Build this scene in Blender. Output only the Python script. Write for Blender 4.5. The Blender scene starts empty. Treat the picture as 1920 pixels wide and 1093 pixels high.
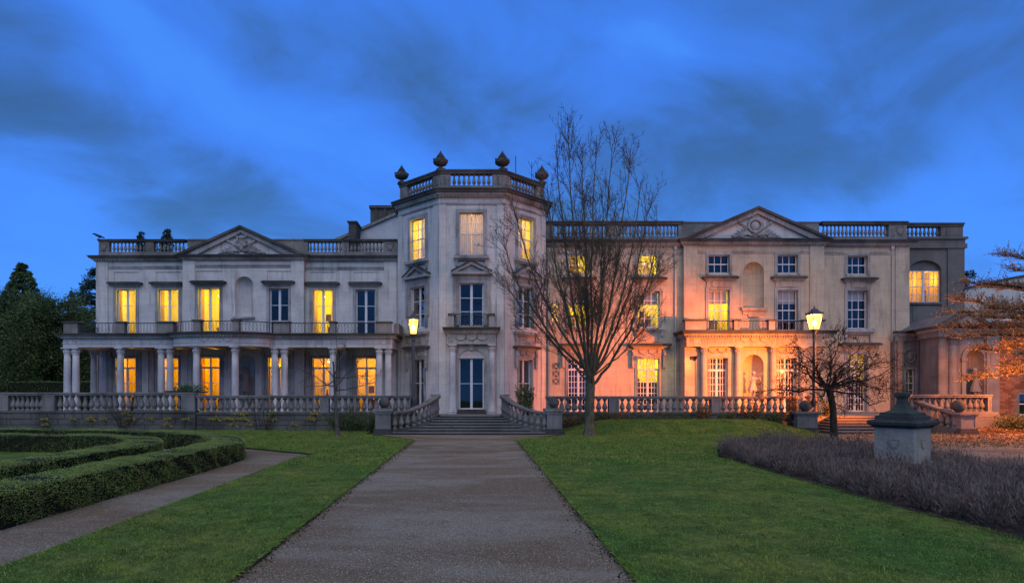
import bpy, bmesh, math, random
import numpy as np
from mathutils import Vector, Matrix

random.seed(7)
RNG = np.random.default_rng(11)
SC = bpy.context.scene
COL = SC.collection
R = math.radians

# ------------------------------------------------------------------ camera
H, FPX, CX, CY = 2.1, 1219.0, 893.0, 733.0        # eye height and lens in photo pixels (1920 x 1093)
cam_data = bpy.data.cameras.new('camera')
cam = bpy.data.objects.new('camera', cam_data)
COL.objects.link(cam)
cam.location = (0, 0, H)
cam.rotation_euler = (R(90), 0, 0)
cam_data.sensor_width = 36
cam_data.lens = FPX / 1920 * 36
cam_data.shift_x = (960 - CX) / 1920
cam_data.shift_y = (CY - 546.5) / 1920
cam_data.clip_end = 2000
SC.camera = cam

# ------------------------------------------------------------------ sky
SUN_EL, SUN_ROT = R(48), R(180)
world = bpy.data.worlds.new('World')
SC.world = world
world.use_nodes = True
wn = world.node_tree
wn.nodes.clear()


def ND(nt, typ, ins=None, **props):
    n = nt.nodes.new(typ)
    for k, v in props.items():
        setattr(n, k, v)
    for k, v in (ins or {}).items():
        if isinstance(v, bpy.types.NodeSocket):
            nt.links.new(v, n.inputs[k])
        else:
            n.inputs[k].default_value = v
    return n


def MATH(nt, op, a, b=None, c=None, clamp=False):
    n = nt.nodes.new('ShaderNodeMath')
    n.operation = op
    n.use_clamp = clamp
    for i, v in enumerate((a, b, c)):
        if v is None:
            continue
        if isinstance(v, bpy.types.NodeSocket):
            nt.links.new(v, n.inputs[i])
        else:
            n.inputs[i].default_value = v
    return n.outputs[0]


def MIX(nt, fac, a, b, blend='MIX'):
    n = nt.nodes.new('ShaderNodeMix')
    n.data_type = 'RGBA'
    n.blend_type = blend
    n.clamp_factor = True
    for i, v in ((0, fac), (6, a), (7, b)):
        if isinstance(v, bpy.types.NodeSocket):
            nt.links.new(v, n.inputs[i])
        else:
            n.inputs[i].default_value = v if i == 0 else (*v, 1.0)[:4]
    return n.outputs[2]


def RAMP(nt, fac, stops, interp='LINEAR'):
    n = nt.nodes.new('ShaderNodeValToRGB')
    n.color_ramp.interpolation = interp
    el = n.color_ramp.elements
    while len(el) > 1:
        el.remove(el[-1])
    for i, (p, c) in enumerate(stops):
        e = el[0] if i == 0 else el.new(p)
        e.position = p
        e.color = (c, c, c, 1) if isinstance(c, (int, float)) else (*c, 1)
    nt.links.new(fac, n.inputs[0])
    return n.outputs[0]


def build_sky():
    nt = wn
    sky = ND(nt, 'ShaderNodeTexSky', sky_type='NISHITA', sun_disc=False, sun_elevation=SUN_EL,
             sun_rotation=SUN_ROT, altitude=0, air_density=1.0, dust_density=0.2, ozone_density=6.0)
    tc = ND(nt, 'ShaderNodeTexCoord')
    sep = ND(nt, 'ShaderNodeSeparateXYZ', {0: tc.outputs['Generated']})
    zc = MATH(nt, 'ADD', MATH(nt, 'MAXIMUM', sep.outputs[2], 0.0), 0.28)
    u = MATH(nt, 'DIVIDE', sep.outputs[0], zc)
    v = MATH(nt, 'DIVIDE', sep.outputs[1], zc)
    # stretch the cloud sheet along the wind, which blows from the upper left to the lower right
    ca, sa = math.cos(R(-38)), math.sin(R(-38))
    ua = MATH(nt, 'ADD', MATH(nt, 'MULTIPLY', u, ca), MATH(nt, 'MULTIPLY', v, -sa))
    va = MATH(nt, 'ADD', MATH(nt, 'MULTIPLY', u, sa), MATH(nt, 'MULTIPLY', v, ca))
    vec = ND(nt, 'ShaderNodeCombineXYZ', {0: MATH(nt, 'MULTIPLY', ua, 0.78), 1: va, 2: SKY_SEED})
    n1 = ND(nt, 'ShaderNodeTexNoise', {'Vector': vec.outputs[0], 'Scale': SKY_SCALE, 'Detail': 4.0, 'Roughness': 0.45, 'Distortion': 0.5})
    n2 = ND(nt, 'ShaderNodeTexNoise', {'Vector': vec.outputs[0], 'Scale': SKY_SCALE * 0.45, 'Detail': 2.0, 'Roughness': 0.5, 'Distortion': 0.3})
    n3 = ND(nt, 'ShaderNodeTexNoise', {'Vector': vec.outputs[0], 'Scale': SKY_SCALE * 3.0, 'Detail': 8.0, 'Roughness': 0.58, 'Distortion': 0.5})
    s = MATH(nt, 'ADD', MATH(nt, 'ADD', MATH(nt, 'MULTIPLY', n1.outputs[0], 0.55), MATH(nt, 'MULTIPLY', n2.outputs[0], 0.45)), MATH(nt, 'MULTIPLY_ADD', n3.outputs[0], 0.42, -0.21))
    # the few large banks and breaks of this evening's cloud sheet: (azimuth, elevation, half length, half width, slope, weight)
    ahead = MATH(nt, 'GREATER_THAN', sep.outputs[1], 0.05)
    yy = MATH(nt, 'MAXIMUM', sep.outputs[1], 0.05)
    az, el = MATH(nt, 'DIVIDE', sep.outputs[0], yy), MATH(nt, 'DIVIDE', sep.outputs[2], yy)
    for a0, e0, lh, wh, ang, wt in SKY_BANKS:
        da, de = MATH(nt, 'SUBTRACT', az, a0), MATH(nt, 'SUBTRACT', el, e0)
        c_, s_ = math.cos(R(ang)), math.sin(R(ang))
        p_ = MATH(nt, 'ADD', MATH(nt, 'MULTIPLY', da, c_ / lh), MATH(nt, 'MULTIPLY', de, s_ / lh))
        q_ = MATH(nt, 'ADD', MATH(nt, 'MULTIPLY', da, -s_ / wh), MATH(nt, 'MULTIPLY', de, c_ / wh))
        r2 = MATH(nt, 'ADD', MATH(nt, 'MULTIPLY', p_, p_), MATH(nt, 'MULTIPLY', q_, q_))
        gss = MATH(nt, 'MULTIPLY', MATH(nt, 'POWER', 2.718, MATH(nt, 'MULTIPLY', r2, -1.0)), ahead)
        s = MATH(nt, 'MULTIPLY_ADD', gss, wt, s)
    cloud = RAMP(nt, s, [(0.41, 0.0), (0.60, 1.0)], 'EASE')
    # the air itself: the Nishita sky, evened out towards the deep blue of the hour
    lum = MIX(nt, 0.72, MIX(nt, 1.0, sky.outputs[0], SKY_TINT, 'MULTIPLY'), CLEAR)
    low = RAMP(nt, sep.outputs[2], [(0.0, 1.0), (0.34, 0.0)])
    tex = RAMP(nt, n3.outputs[0], [(0.36, 0.62), (0.66, 1.0)])
    col = MIX(nt, MATH(nt, 'MULTIPLY', cloud, tex), lum, CLOUD)
    veil = RAMP(nt, s, [(0.34, 1.0), (0.44, 0.0)], 'EASE')
    col = MIX(nt, MATH(nt, 'MULTIPLY', veil, 0.6), col, VEIL)
    col = MIX(nt, MATH(nt, 'MULTIPLY', low, 0.6), col, LOW)
    bg = ND(nt, 'ShaderNodeBackground', {0: col, 1: 0.1})
    out = ND(nt, 'ShaderNodeOutputWorld', {0: bg.outputs[0]})


SKY_SCALE, SKY_SEED = 1.0, 8.2
SKY_BANKS = [(-0.14, 0.52, 0.30, 0.10, -22, 0.085), (0.62, 0.48, 0.34, 0.20, 0, 0.10), (-0.50, 0.37, 0.26, 0.055, -17, 0.10), (0.26, 0.36, 0.36, 0.09, -6, 0.07), (-0.72, 0.54, 0.14, 0.10, 0, 0.06),
             (-0.49, 0.52, 0.24, 0.055, -40, -0.14), (-0.20, 0.38, 0.28, 0.05, -22, -0.10), (0.29, 0.52, 0.12, 0.05, -25, -0.10), (0.66, 0.29, 0.16, 0.05, 15, -0.10), (-0.66, 0.29, 0.14, 0.05, -30, -0.10)]
SKY_TINT = (0.5, 1.0, 2.2)
CLEAR = (0.60, 2.5, 9.4)
CLOUD = (0.44, 1.30, 3.25)
VEIL = (0.70, 3.0, 10.0)
LOW = (0.85, 3.5, 9.8)
build_sky()

# ------------------------------------------------------------------ soft dusk light from the open sky behind the camera
sun_data = bpy.data.lights.new('dusk_light', 'SUN')
sun_data.energy = 1.5
sun_data.angle = R(72)
sun_data.color = (1.0, 0.96, 0.90)
sun = bpy.data.objects.new('dusk_light', sun_data)
COL.objects.link(sun)
sun.rotation_euler = (R(90) - SUN_EL, 0, 0)       # shines along +Y and down, from behind the camera

vs = SC.view_settings
vs.view_transform = 'Standard'
vs.look = 'None'
vs.exposure = 0.0
vs.gamma = 1.0
vs.use_curve_mapping = False
SC.render.film_transparent = False
cy = SC.cycles
cy.use_denoising = True
cy.max_bounces = 6
cy.diffuse_bounces = 3
cy.glossy_bounces = 3
cy.transparent_max_bounces = 12
cy.transmission_bounces = 4
cy.sample_clamp_indirect = 4.0
cy.caustics_reflective = False
cy.caustics_refractive = False

# ------------------------------------------------------------------ helpers
def ax(u, Y):
    return (u - CX) * Y / FPX


def zz(v, Y):
    return H + (CY - v) * Y / FPX


WORLD = {}          # world location of every object made here


def thing(name, label, cat, loc=(0, 0, 0), group=None):
    o = bpy.data.objects.new(name, None)
    COL.objects.link(o)
    o.empty_display_size = 0.2
    o.location = loc
    WORLD[o.name] = Vector(loc)
    tag(o, label, cat, group)
    return o


def tag(o, label=None, cat=None, group=None, kind=None):
    for k, v in (('label', label), ('category', cat), ('group', group), ('kind', kind)):
        if v:
            o[k] = v
    return o


def attach(o, parent, loc=(0, 0, 0)):
    """put o at world location loc under parent (parents are never turned or scaled)"""
    o.location = loc
    WORLD[o.name] = Vector(loc)
    if parent is not None:
        o.parent = parent
        o.matrix_parent_inverse = Matrix.Translation(-WORLD[parent.name])
    return o


def link(name, data, parent=None, loc=(0, 0, 0), rotz=0.0, scale=None):
    o = bpy.data.objects.new(name, data)
    COL.objects.link(o)
    attach(o, parent, loc)
    if rotz:
        o.rotation_euler = (0, 0, rotz)
    if scale is not None:
        o.scale = scale
    return o


class Fr:
    """a vertical plane: a runs along it, d out of it, z up"""
    def __init__(s, ox, oy, ang=0.0):
        s.o = (ox, oy)
        s.ang = ang
        s.t = (math.cos(ang), math.sin(ang))
        s.n = (s.t[1], -s.t[0])

    def p(s, a, d, z):
        return (s.o[0] + a * s.t[0] + d * s.n[0], s.o[1] + a * s.t[1] + d * s.n[1], z)


def front(Y):
    return Fr(0, Y, 0)


class MB:
    def __init__(s):
        s.v, s.f = [], []

    def add(s, verts, faces):
        k = len(s.v)
        s.v.extend(verts)
        s.f.extend([tuple(i + k for i in f) for f in faces])

    def quad(s, *pts):
        s.add(pts, [tuple(range(len(pts)))])

    def box(s, F, a0, a1, d0, d1, z0, z1):
        P = [F.p(a, d, z) for z in (z0, z1) for d in (d0, d1) for a in (a0, a1)]
        s.add(P, [(0, 1, 3, 2), (4, 6, 7, 5), (0, 4, 5, 1), (2, 3, 7, 6), (0, 2, 6, 4), (1, 5, 7, 3)])
        return s

    def prism(s, F, poly, d0, d1):
        n = len(poly)
        P = [F.p(a, d1, z) for a, z in poly] + [F.p(a, d0, z) for a, z in poly]
        fs = [tuple(range(n)), tuple(range(2 * n - 1, n - 1, -1))]
        fs += [(i, i + n, (i + 1) % n + n, (i + 1) % n) for i in range(n)]
        s.add(P, fs)
        return s

    def flat(s, poly, z0, z1):
        n = len(poly)
        P = [(x, y, z1) for x, y in poly] + [(x, y, z0) for x, y in poly]
        s.add(P, [tuple(range(n)), tuple(range(2 * n - 1, n - 1, -1))] + [(i, i + n, (i + 1) % n + n, (i + 1) % n) for i in range(n)])
        return s

    def lathe(s, c, prof, n=12, a0=0.0, a1=2 * math.pi):
        full = abs(a1 - a0 - 2 * math.pi) < 1e-6
        m = n if full else n + 1
        V = []
        for r, z in prof:
            for i in range(m):
                t = a0 + (a1 - a0) * i / n
                V.append((c[0] + r * math.cos(t), c[1] + r * math.sin(t), c[2] + z))
        Fs = []
        for j in range(len(prof) - 1):
            for i in range(n):
                i2 = (i + 1) % m
                Fs.append((j * m + i, j * m + i2, (j + 1) * m + i2, (j + 1) * m + i))
        if full:
            Fs.append(tuple(range(m - 1, -1, -1)))
            Fs.append(tuple((len(prof) - 1) * m + i for i in range(m)))
        s.add(V, Fs)
        return s

    def ball(s, c, r, n=12, m=8, sq=(1, 1, 1)):
        prof = [(max(1e-4, math.sin(math.pi * j / m)), -math.cos(math.pi * j / m)) for j in range(m + 1)]
        k = len(s.v)
        s.lathe((0, 0, 0), prof, n)
        for i in range(k, len(s.v)):
            x, y, z = s.v[i]
            s.v[i] = (c[0] + x * r * sq[0], c[1] + y * r * sq[1], c[2] + z * r * sq[2])
        return s

    def tube(s, pts, rad, n=5, cap=True):
        m = len(pts)
        if isinstance(rad, (int, float)):
            rad = [rad] * m
        V = []
        for i in range(m):
            a = Vector(pts[max(0, i - 1)])
            b = Vector(pts[min(m - 1, i + 1)])
            t = (b - a)
            t = t.normalized() if t.length > 1e-9 else Vector((0, 0, 1))
            ref = Vector((0, 0, 1)) if abs(t.z) < 0.9 else Vector((1, 0, 0))
            x = t.cross(ref).normalized()
            y = t.cross(x)
            for j in range(n):
                q = 2 * math.pi * j / n
                p = Vector(pts[i]) + (x * math.cos(q) + y * math.sin(q)) * rad[i]
                V.append(tuple(p))
        Fs = [(i * n + j, i * n + (j + 1) % n, (i + 1) * n + (j + 1) % n, (i + 1) * n + j) for i in range(m - 1) for j in range(n)]
        if cap:
            Fs += [tuple(range(n - 1, -1, -1)), tuple((m - 1) * n + j for j in range(n))]
        s.add(V, Fs)
        return s

    def sweep(s, prof, path, closed=False):
        """prof: closed outline of (d, z); path: (x, y) points, d is measured to the right of the walk"""
        m = len(path)
        P = [Vector((x, y)) for x, y in path]
        V, k = [], len(prof)
        for i in range(m):
            def nrm(a, b):
                t = (b - a).normalized()
                return Vector((t.y, -t.x))
            if closed:
                n1, n2 = nrm(P[i - 1], P[i]), nrm(P[i], P[(i + 1) % m])
            else:
                n1 = nrm(P[max(0, i - 1)], P[max(1, i)])
                n2 = nrm(P[min(m - 2, i)], P[min(m - 1, i + 1)])
            b = (n1 + n2)
            b = b / max(0.2, b.dot(n1))
            for d, z in prof:
                V.append((P[i].x + b.x * d, P[i].y + b.y * d, z))
        Fs = []
        for i in range(m if closed else m - 1):
            j = (i + 1) % m
            for q in range(k):
                q2 = (q + 1) % k
                Fs.append((i * k + q, j * k + q, j * k + q2, i * k + q2))
        if not closed:
            Fs += [tuple(range(k - 1, -1, -1)), tuple((m - 1) * k + q for q in range(k))]
        s.add(V, Fs)
        return s

    def mesh(s, name, mat=None, smooth=False):
        me = bpy.data.meshes.new(name)
        me.from_pydata(s.v, [], s.f)
        if mat is not None:
            me.materials.append(mat)
        if smooth:
            me.polygons.foreach_set('use_smooth', [True] * len(me.polygons))
        me.update()
        bm = bmesh.new()
        bm.from_mesh(me)
        bmesh.ops.recalc_face_normals(bm, faces=bm.faces)
        bm.to_mesh(me)
        bm.free()
        return me

    def build(s, name, mat, parent=None, smooth=False, loc=(0, 0, 0)):
        """mesh in world coordinates"""
        return link(name, s.mesh(name, mat, smooth), parent, loc)


def np_mesh(name, V, Fa, mat, smooth=False):
    me = bpy.data.meshes.new(name)
    V = np.ascontiguousarray(V, dtype=np.float32)
    Fa = np.ascontiguousarray(Fa, dtype=np.int32)
    m, k = Fa.shape
    me.vertices.add(len(V))
    me.vertices.foreach_set('co', V.ravel())
    me.loops.add(m * k)
    me.loops.foreach_set('vertex_index', Fa.ravel())
    me.polygons.add(m)
    me.polygons.foreach_set('loop_start', np.arange(0, m * k, k, dtype=np.int32))
    if smooth:
        me.polygons.foreach_set('use_smooth', np.ones(m, dtype=bool))
    me.update(calc_edges=True)
    if mat is not None:
        me.materials.append(mat)
    return me


def leaf_cloud(P, size, rng, up=0.0, aspect=0.5, dirs=None, spread=1.0):
    """one diamond-shaped leaf at each point"""
    n = len(P)
    d = rng.normal(size=(n, 3))
    if dirs is not None:
        d = dirs + d * spread
    d[:, 2] += up
    d /= np.linalg.norm(d, axis=1, keepdims=True) + 1e-9
    w = np.cross(d, rng.normal(size=(n, 3)))
    w /= np.linalg.norm(w, axis=1, keepdims=True) + 1e-9
    sz = size * rng.uniform(0.6, 1.3, size=(n, 1))
    V = np.stack([P, P + d * sz * 0.5 + w * sz * aspect * 0.5, P + d * sz, P + d * sz * 0.5 - w * sz * aspect * 0.5], axis=1).reshape(-1, 3)
    Fa = np.arange(4 * n).reshape(n, 4)
    return V, Fa


# ------------------------------------------------------------------ materials
def new_mat(name):
    m = bpy.data.materials.new(name)
    m.use_nodes = True
    m.node_tree.nodes.clear()
    return m, m.node_tree


def finish(nt, shader):
    ND(nt, 'ShaderNodeOutputMaterial', {0: shader})


def principled(nt, col, rough=0.8, bump=None, spec=0.3, metal=0.0, **kw):
    b = ND(nt, 'ShaderNodeBsdfPrincipled', {'Roughness': rough, 'Metallic': metal, 'Specular IOR Level': spec})
    if isinstance(col, bpy.types.NodeSocket):
        nt.links.new(col, b.inputs[0])
    else:
        b.inputs[0].default_value = (*col, 1)
    if bump is not None:
        nt.links.new(bump, b.inputs['Normal'])
    return b.outputs[0]


def noise(nt, scale, detail=4.0, rough=0.55, vec=None, dist=0.0):
    n = ND(nt, 'ShaderNodeTexNoise', {'Scale': scale, 'Detail': detail, 'Roughness': rough, 'Distortion': dist})
    if vec is not None:
        nt.links.new(vec, n.inputs['Vector'])
    return n.outputs[0]


def pos(nt, sx=1, sy=1, sz=1):
    g = ND(nt, 'ShaderNodeNewGeometry')
    m = ND(nt, 'ShaderNodeMapping', {0: g.outputs['Position']})
    m.inputs['Scale'].default_value = (sx, sy, sz)
    return m.outputs[0]


def bump(nt, h, strength=0.4, dist=0.02):
    return ND(nt, 'ShaderNodeBump', {'Height': h, 'Strength': strength, 'Distance': dist}).outputs[0]


def stone(name, base, dirt, amount=0.5, fine=14.0, moss=None, rough=0.88, streak=0.5, blocks=None, bumpk=0.35):
    m, nt = new_mat(name)
    p = pos(nt)
    col = MIX(nt, RAMP(nt, noise(nt, 0.9, 6, 0.6, p), [(0.32, 0.0), (0.68, 1.0)]), tuple(c * 0.84 for c in base), tuple(min(1, c * 1.1) for c in base))
    col = MIX(nt, MATH(nt, 'MULTIPLY', RAMP(nt, noise(nt, fine, 3, 0.6, p), [(0.4, 0.0), (0.75, 1.0)]), 0.35), col, tuple(c * 0.62 for c in base))
    # rain streaks: long in z, narrow along the wall
    ps = pos(nt, 3.2, 3.2, 0.28)
    st = RAMP(nt, noise(nt, 1.3, 5, 0.62, ps), [(0.52, 0.0), (0.74, 1.0)])
    col = MIX(nt, MATH(nt, 'MULTIPLY', st, streak), col, dirt)
    pa = RAMP(nt, noise(nt, 0.55, 7, 0.65, p), [(0.62 - 0.3 * amount, 0.0), (0.86 - 0.3 * amount, 1.0)])
    col = MIX(nt, MATH(nt, 'MULTIPLY', pa, 0.35 + 0.5 * amount), col, dirt)
    h = noise(nt, fine * 1.5, 5, 0.6, p)
    if blocks:
        bw, bh = blocks
        br = ND(nt, 'ShaderNodeTexBrick', {'Scale': 1.0, 'Mortar Size': 0.008, 'Mortar Smooth': 0.3, 'Brick Width': bw, 'Row Height': bh, 'Color1': (1, 1, 1, 1), 'Color2': (0.86, 0.86, 0.86, 1), 'Mortar': (0.55, 0.55, 0.55, 1)})
        g = ND(nt, 'ShaderNodeNewGeometry')
        sp = ND(nt, 'ShaderNodeSeparateXYZ', {0: g.outputs['Position']})
        cv = ND(nt, 'ShaderNodeCombineXYZ', {0: MATH(nt, 'ADD', sp.outputs[0], MATH(nt, 'MULTIPLY', sp.outputs[1], 0.7)), 1: sp.outputs[2]})
        nt.links.new(cv.outputs[0], br.inputs['Vector'])
        col = MIX(nt, 0.55, col, MIX(nt, 1.0, col, br.outputs[0], 'MULTIPLY'))
    if moss:
        g = ND(nt, 'ShaderNodeNewGeometry')
        nz = ND(nt, 'ShaderNodeSeparateXYZ', {0: g.outputs['Normal']}).outputs[2]
        mk = MATH(nt, 'MULTIPLY', RAMP(nt, nz, [(0.2, 0.15), (0.8, 1.0)]), RAMP(nt, noise(nt, 3.0, 6, 0.65, p), [(0.42, 0.0), (0.62, 1.0)]))
        col = MIX(nt, MATH(nt, 'MULTIPLY', mk, 0.8), col, moss)
    finish(nt, principled(nt, col, rough, bump(nt, h, bumpk, 0.03), 0.2))
    return m


M = {}
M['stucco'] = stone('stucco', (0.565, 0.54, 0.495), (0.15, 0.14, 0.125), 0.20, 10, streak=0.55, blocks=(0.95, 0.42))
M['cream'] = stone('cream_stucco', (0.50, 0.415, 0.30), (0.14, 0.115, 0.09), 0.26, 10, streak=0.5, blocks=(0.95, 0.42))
M['cream_trim'] = stone('cream_trim', (0.44, 0.37, 0.30), (0.085, 0.07, 0.055), 0.5, 12, streak=0.6)
M['trim'] = stone('trim', (0.38, 0.37, 0.35), (0.055, 0.053, 0.048), 0.6, 12, streak=0.65)
M['ledge'] = stone('ledge', (0.115, 0.105, 0.092), (0.026, 0.025, 0.022), 0.8, 12, moss=(0.07, 0.075, 0.03), streak=0.6, bumpk=0.7)
M['parapet'] = stone('parapet', (0.25, 0.23, 0.205), (0.055, 0.05, 0.045), 0.6, 12, moss=(0.08, 0.085, 0.04), streak=0.6, bumpk=0.5)
M['column'] = stone('column', (0.50, 0.49, 0.475), (0.12, 0.115, 0.11), 0.4, 16, streak=0.55)
M['baluster'] = stone('baluster', (0.225, 0.215, 0.20), (0.055, 0.053, 0.047), 0.55, 18, moss=(0.11, 0.11, 0.05), bumpk=0.5)
M['wallstone'] = stone('wallstone', (0.135, 0.128, 0.115), (0.022, 0.022, 0.02), 0.75, 9, moss=(0.09, 0.09, 0.03), streak=0.6, bumpk=0.8)
M['step'] = stone('step', (0.075, 0.07, 0.062), (0.018, 0.018, 0.016), 0.6, 9, moss=(0.07, 0.075, 0.035), bumpk=0.6)  # shade of the stair risers put into the colour; door step and pier bases share it
M['render'] = stone('render', (0.15, 0.142, 0.128), (0.05, 0.048, 0.043), 0.45, 7, streak=0.45)
M['gable'] = stone('gable', (0.45, 0.46, 0.46), (0.28, 0.28, 0.28), 0.1, 6, streak=0.15)
M['statue'] = stone('statue', (0.42, 0.40, 0.37), (0.14, 0.13, 0.115), 0.35, 20, streak=0.3)
M['statue_grey'] = stone('statue_grey', (0.20, 0.19, 0.18), (0.06, 0.057, 0.05), 0.5, 20, streak=0.4)
M['monument'] = stone('monument', (0.31, 0.285, 0.225), (0.10, 0.095, 0.07), 0.5, 8, moss=(0.12, 0.13, 0.06), bumpk=0.7)
M['monument_top'] = stone('monument_top', (0.055, 0.058, 0.052), (0.016, 0.018, 0.016), 0.6, 9, moss=(0.06, 0.075, 0.04), bumpk=0.9)
M['lit_tread'] = stone('lit_tread', (0.20, 0.19, 0.17), (0.07, 0.067, 0.06), 0.5, 9, moss=(0.08, 0.085, 0.04), bumpk=0.6)  # worn tread stone, made paler for the light the step edges catch
M['pavilion'] = stone('pavilion_stone', (0.215, 0.205, 0.19), (0.055, 0.052, 0.047), 0.5, 10, streak=0.65, blocks=(0.7, 0.42))
M['terrace'] = stone('terrace', (0.19, 0.18, 0.16), (0.08, 0.075, 0.065), 0.4, 6, blocks=(0.9, 0.6))


def simple(name, col, rough=0.6, spec=0.3, metal=0.0, var=0.0, scale=8.0, bumpk=0.0):
    m, nt = new_mat(name)
    c = col
    b = None
    if var:
        nz = noise(nt, scale, 5, 0.6, pos(nt))
        c = MIX(nt, RAMP(nt, nz, [(0.3, 0.0), (0.7, 1.0)]), tuple(x * (1 - var) for x in col), tuple(min(1, x * (1 + var)) for x in col))
        if bumpk:
            b = bump(nt, nz, bumpk, 0.02)
    finish(nt, principled(nt, c, rough, b, spec, metal))
    return m


M['paint'] = simple('white_paint', (0.60, 0.60, 0.60), 0.45, 0.4, var=0.06, scale=5)
M['paint_warm'] = simple('cream_paint', (0.60, 0.56, 0.49), 0.5, 0.3, var=0.08)
M['iron'] = simple('black_iron', (0.016, 0.017, 0.02), 0.45, 0.5, var=0.4, scale=30)
M['postpaint'] = simple('post_paint', (0.055, 0.06, 0.062), 0.5, 0.4, var=0.3, scale=12)
M['lead'] = simple('lead_roof', (0.10, 0.105, 0.115), 0.6, 0.4, var=0.3, scale=3)
M['slate'] = simple('slate', (0.06, 0.062, 0.07), 0.6, 0.4, var=0.35, scale=4)
M['pipe'] = simple('pipe_paint', (0.42, 0.39, 0.35), 0.5, 0.4, var=0.12)
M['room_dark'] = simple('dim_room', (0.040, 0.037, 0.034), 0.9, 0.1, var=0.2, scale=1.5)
M['room_lit'] = simple('room_wallpaper', (0.84, 0.72, 0.08), 0.9, 0.1, var=0.08, scale=2)
M['room_white'] = simple('room_plaster', (0.80, 0.74, 0.60), 0.9, 0.1, var=0.05, scale=2)
M['wood'] = simple('dark_wood', (0.10, 0.05, 0.022), 0.5, 0.3, var=0.4, scale=6)
M['picture'] = simple('dark_picture', (0.05, 0.03, 0.02), 0.5, 0.3, var=0.5, scale=6)
M['crow'] = simple('crow_black', (0.012, 0.012, 0.015), 0.5, 0.3, var=0.3, scale=20)
M['soil'] = simple('soil', (0.045, 0.034, 0.024), 0.95, 0.1, var=0.5, scale=18, bumpk=0.8)
M['black'] = simple('black_plastic', (0.012, 0.012, 0.013), 0.5, 0.4, var=0.2)
M['blind'] = simple('roller_blind', (0.50, 0.45, 0.38), 0.9, 0.1, var=0.05)


def glass_mat():
    m, nt = new_mat('window_glass')
    lw = ND(nt, 'ShaderNodeFresnel', {0: 1.5})
    nz = noise(nt, 1.4, 2, 0.5, pos(nt))
    tr = ND(nt, 'ShaderNodeBsdfTransparent', {0: (0.93, 0.95, 0.95, 1)})
    gl = ND(nt, 'ShaderNodeBsdfGlossy', {0: (0.95, 0.97, 1, 1), 'Roughness': 0.02, 'Normal': bump(nt, nz, 0.08, 0.02)})
    fac = MATH(nt, 'MULTIPLY_ADD', lw.outputs[0], 0.5, 0.012, clamp=True)
    mx = ND(nt, 'ShaderNodeMixShader', {0: fac, 1: tr.outputs[0], 2: gl.outputs[0]})
    finish(nt, mx.outputs[0])
    return m


M['glass'] = glass_mat()


def curtain_mat(name, col, trans=0.5):
    m, nt = new_mat(name)
    d = ND(nt, 'ShaderNodeBsdfDiffuse', {0: (*col, 1)})
    t = ND(nt, 'ShaderNodeBsdfTranslucent', {0: (*col, 1)})
    finish(nt, ND(nt, 'ShaderNodeMixShader', {0: trans, 1: d.outputs[0], 2: t.outputs[0]}).outputs[0])
    return m


M['curtain'] = curtain_mat('net_curtain', (0.75, 0.70, 0.66), 0.35)
M['drape'] = curtain_mat('yellow_drape', (0.78, 0.52, 0.10), 0.5)


def glow(name, col, strength, through=0.0):
    m, nt = new_mat(name)
    e = ND(nt, 'ShaderNodeEmission', {0: (*col, 1), 1: strength})
    if through:
        t = ND(nt, 'ShaderNodeBsdfTransparent', {0: (through, through, through, 1)})
        finish(nt, ND(nt, 'ShaderNodeAddShader', {0: e.outputs[0], 1: t.outputs[0]}).outputs[0])
    else:
        finish(nt, e.outputs[0])
    return m


M['lantern'] = glow('lantern_glass', (1.0, 0.42, 0.06), 2.2, 0.8)
M['bulb'] = glow('lamp_bulb', (1.0, 0.80, 0.42), 14.0)
M['pendant'] = glow('room_lamp', (1.0, 0.80, 0.32), 4.0)


def leaf(name, c1, c2, scale=3.0, trans=0.25, rough=0.55, dry=None):
    m, nt = new_mat(name)
    nz = RAMP(nt, noise(nt, scale, 4, 0.6, pos(nt)), [(0.34, 0.0), (0.66, 1.0)])
    g = ND(nt, 'ShaderNodeNewGeometry')
    col = MIX(nt, nz, c1, c2)
    col = MIX(nt, MATH(nt, 'MULTIPLY', g.outputs['Random Per Island'], 0.55), col, tuple(min(1, x * 1.7) for x in c2))
    if dry:
        dr = RAMP(nt, noise(nt, 1.1, 6, 0.7, pos(nt, 1, 1, 1.6)), [(0.50, 0.0), (0.66, 1.0)])
        col = MIX(nt, MATH(nt, 'MULTIPLY', dr, 0.6), col, dry)
    b = principled(nt, col, rough, None, 0.3)
    t = ND(nt, 'ShaderNodeBsdfTranslucent', {0: col})
    finish(nt, ND(nt, 'ShaderNodeMixShader', {0: trans, 1: b, 2: t.outputs[0]}).outputs[0])
    return m


M['hedge'] = leaf('box_leaves', (0.095, 0.15, 0.034), (0.26, 0.33, 0.075), 2.0, dry=(0.20, 0.16, 0.06))
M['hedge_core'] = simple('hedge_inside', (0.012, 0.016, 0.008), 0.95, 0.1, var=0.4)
M['yew'] = leaf('yew_needles', (0.035, 0.058, 0.018), (0.090, 0.125, 0.034), 0.8, 0.1)
M['cedar'] = leaf('cedar_needles', (0.020, 0.040, 0.026), (0.045, 0.070, 0.042), 0.8, 0.1)
M['shrub'] = leaf('shrub_leaves', (0.045, 0.062, 0.022), (0.10, 0.115, 0.04), 1.6)
M['rust_shrub'] = leaf('rust_leaves', (0.09, 0.055, 0.022), (0.20, 0.13, 0.045), 1.6)
M['fern'] = leaf('fern_fronds', (0.20, 0.17, 0.03), (0.36, 0.29, 0.06), 3.0)
M['plant'] = leaf('plant_leaves', (0.04, 0.10, 0.035), (0.08, 0.17, 0.06), 3.0)
M['deadleaf'] = leaf('fallen_leaves', (0.10, 0.055, 0.022), (0.24, 0.14, 0.055), 2.0, 0.1)
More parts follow.
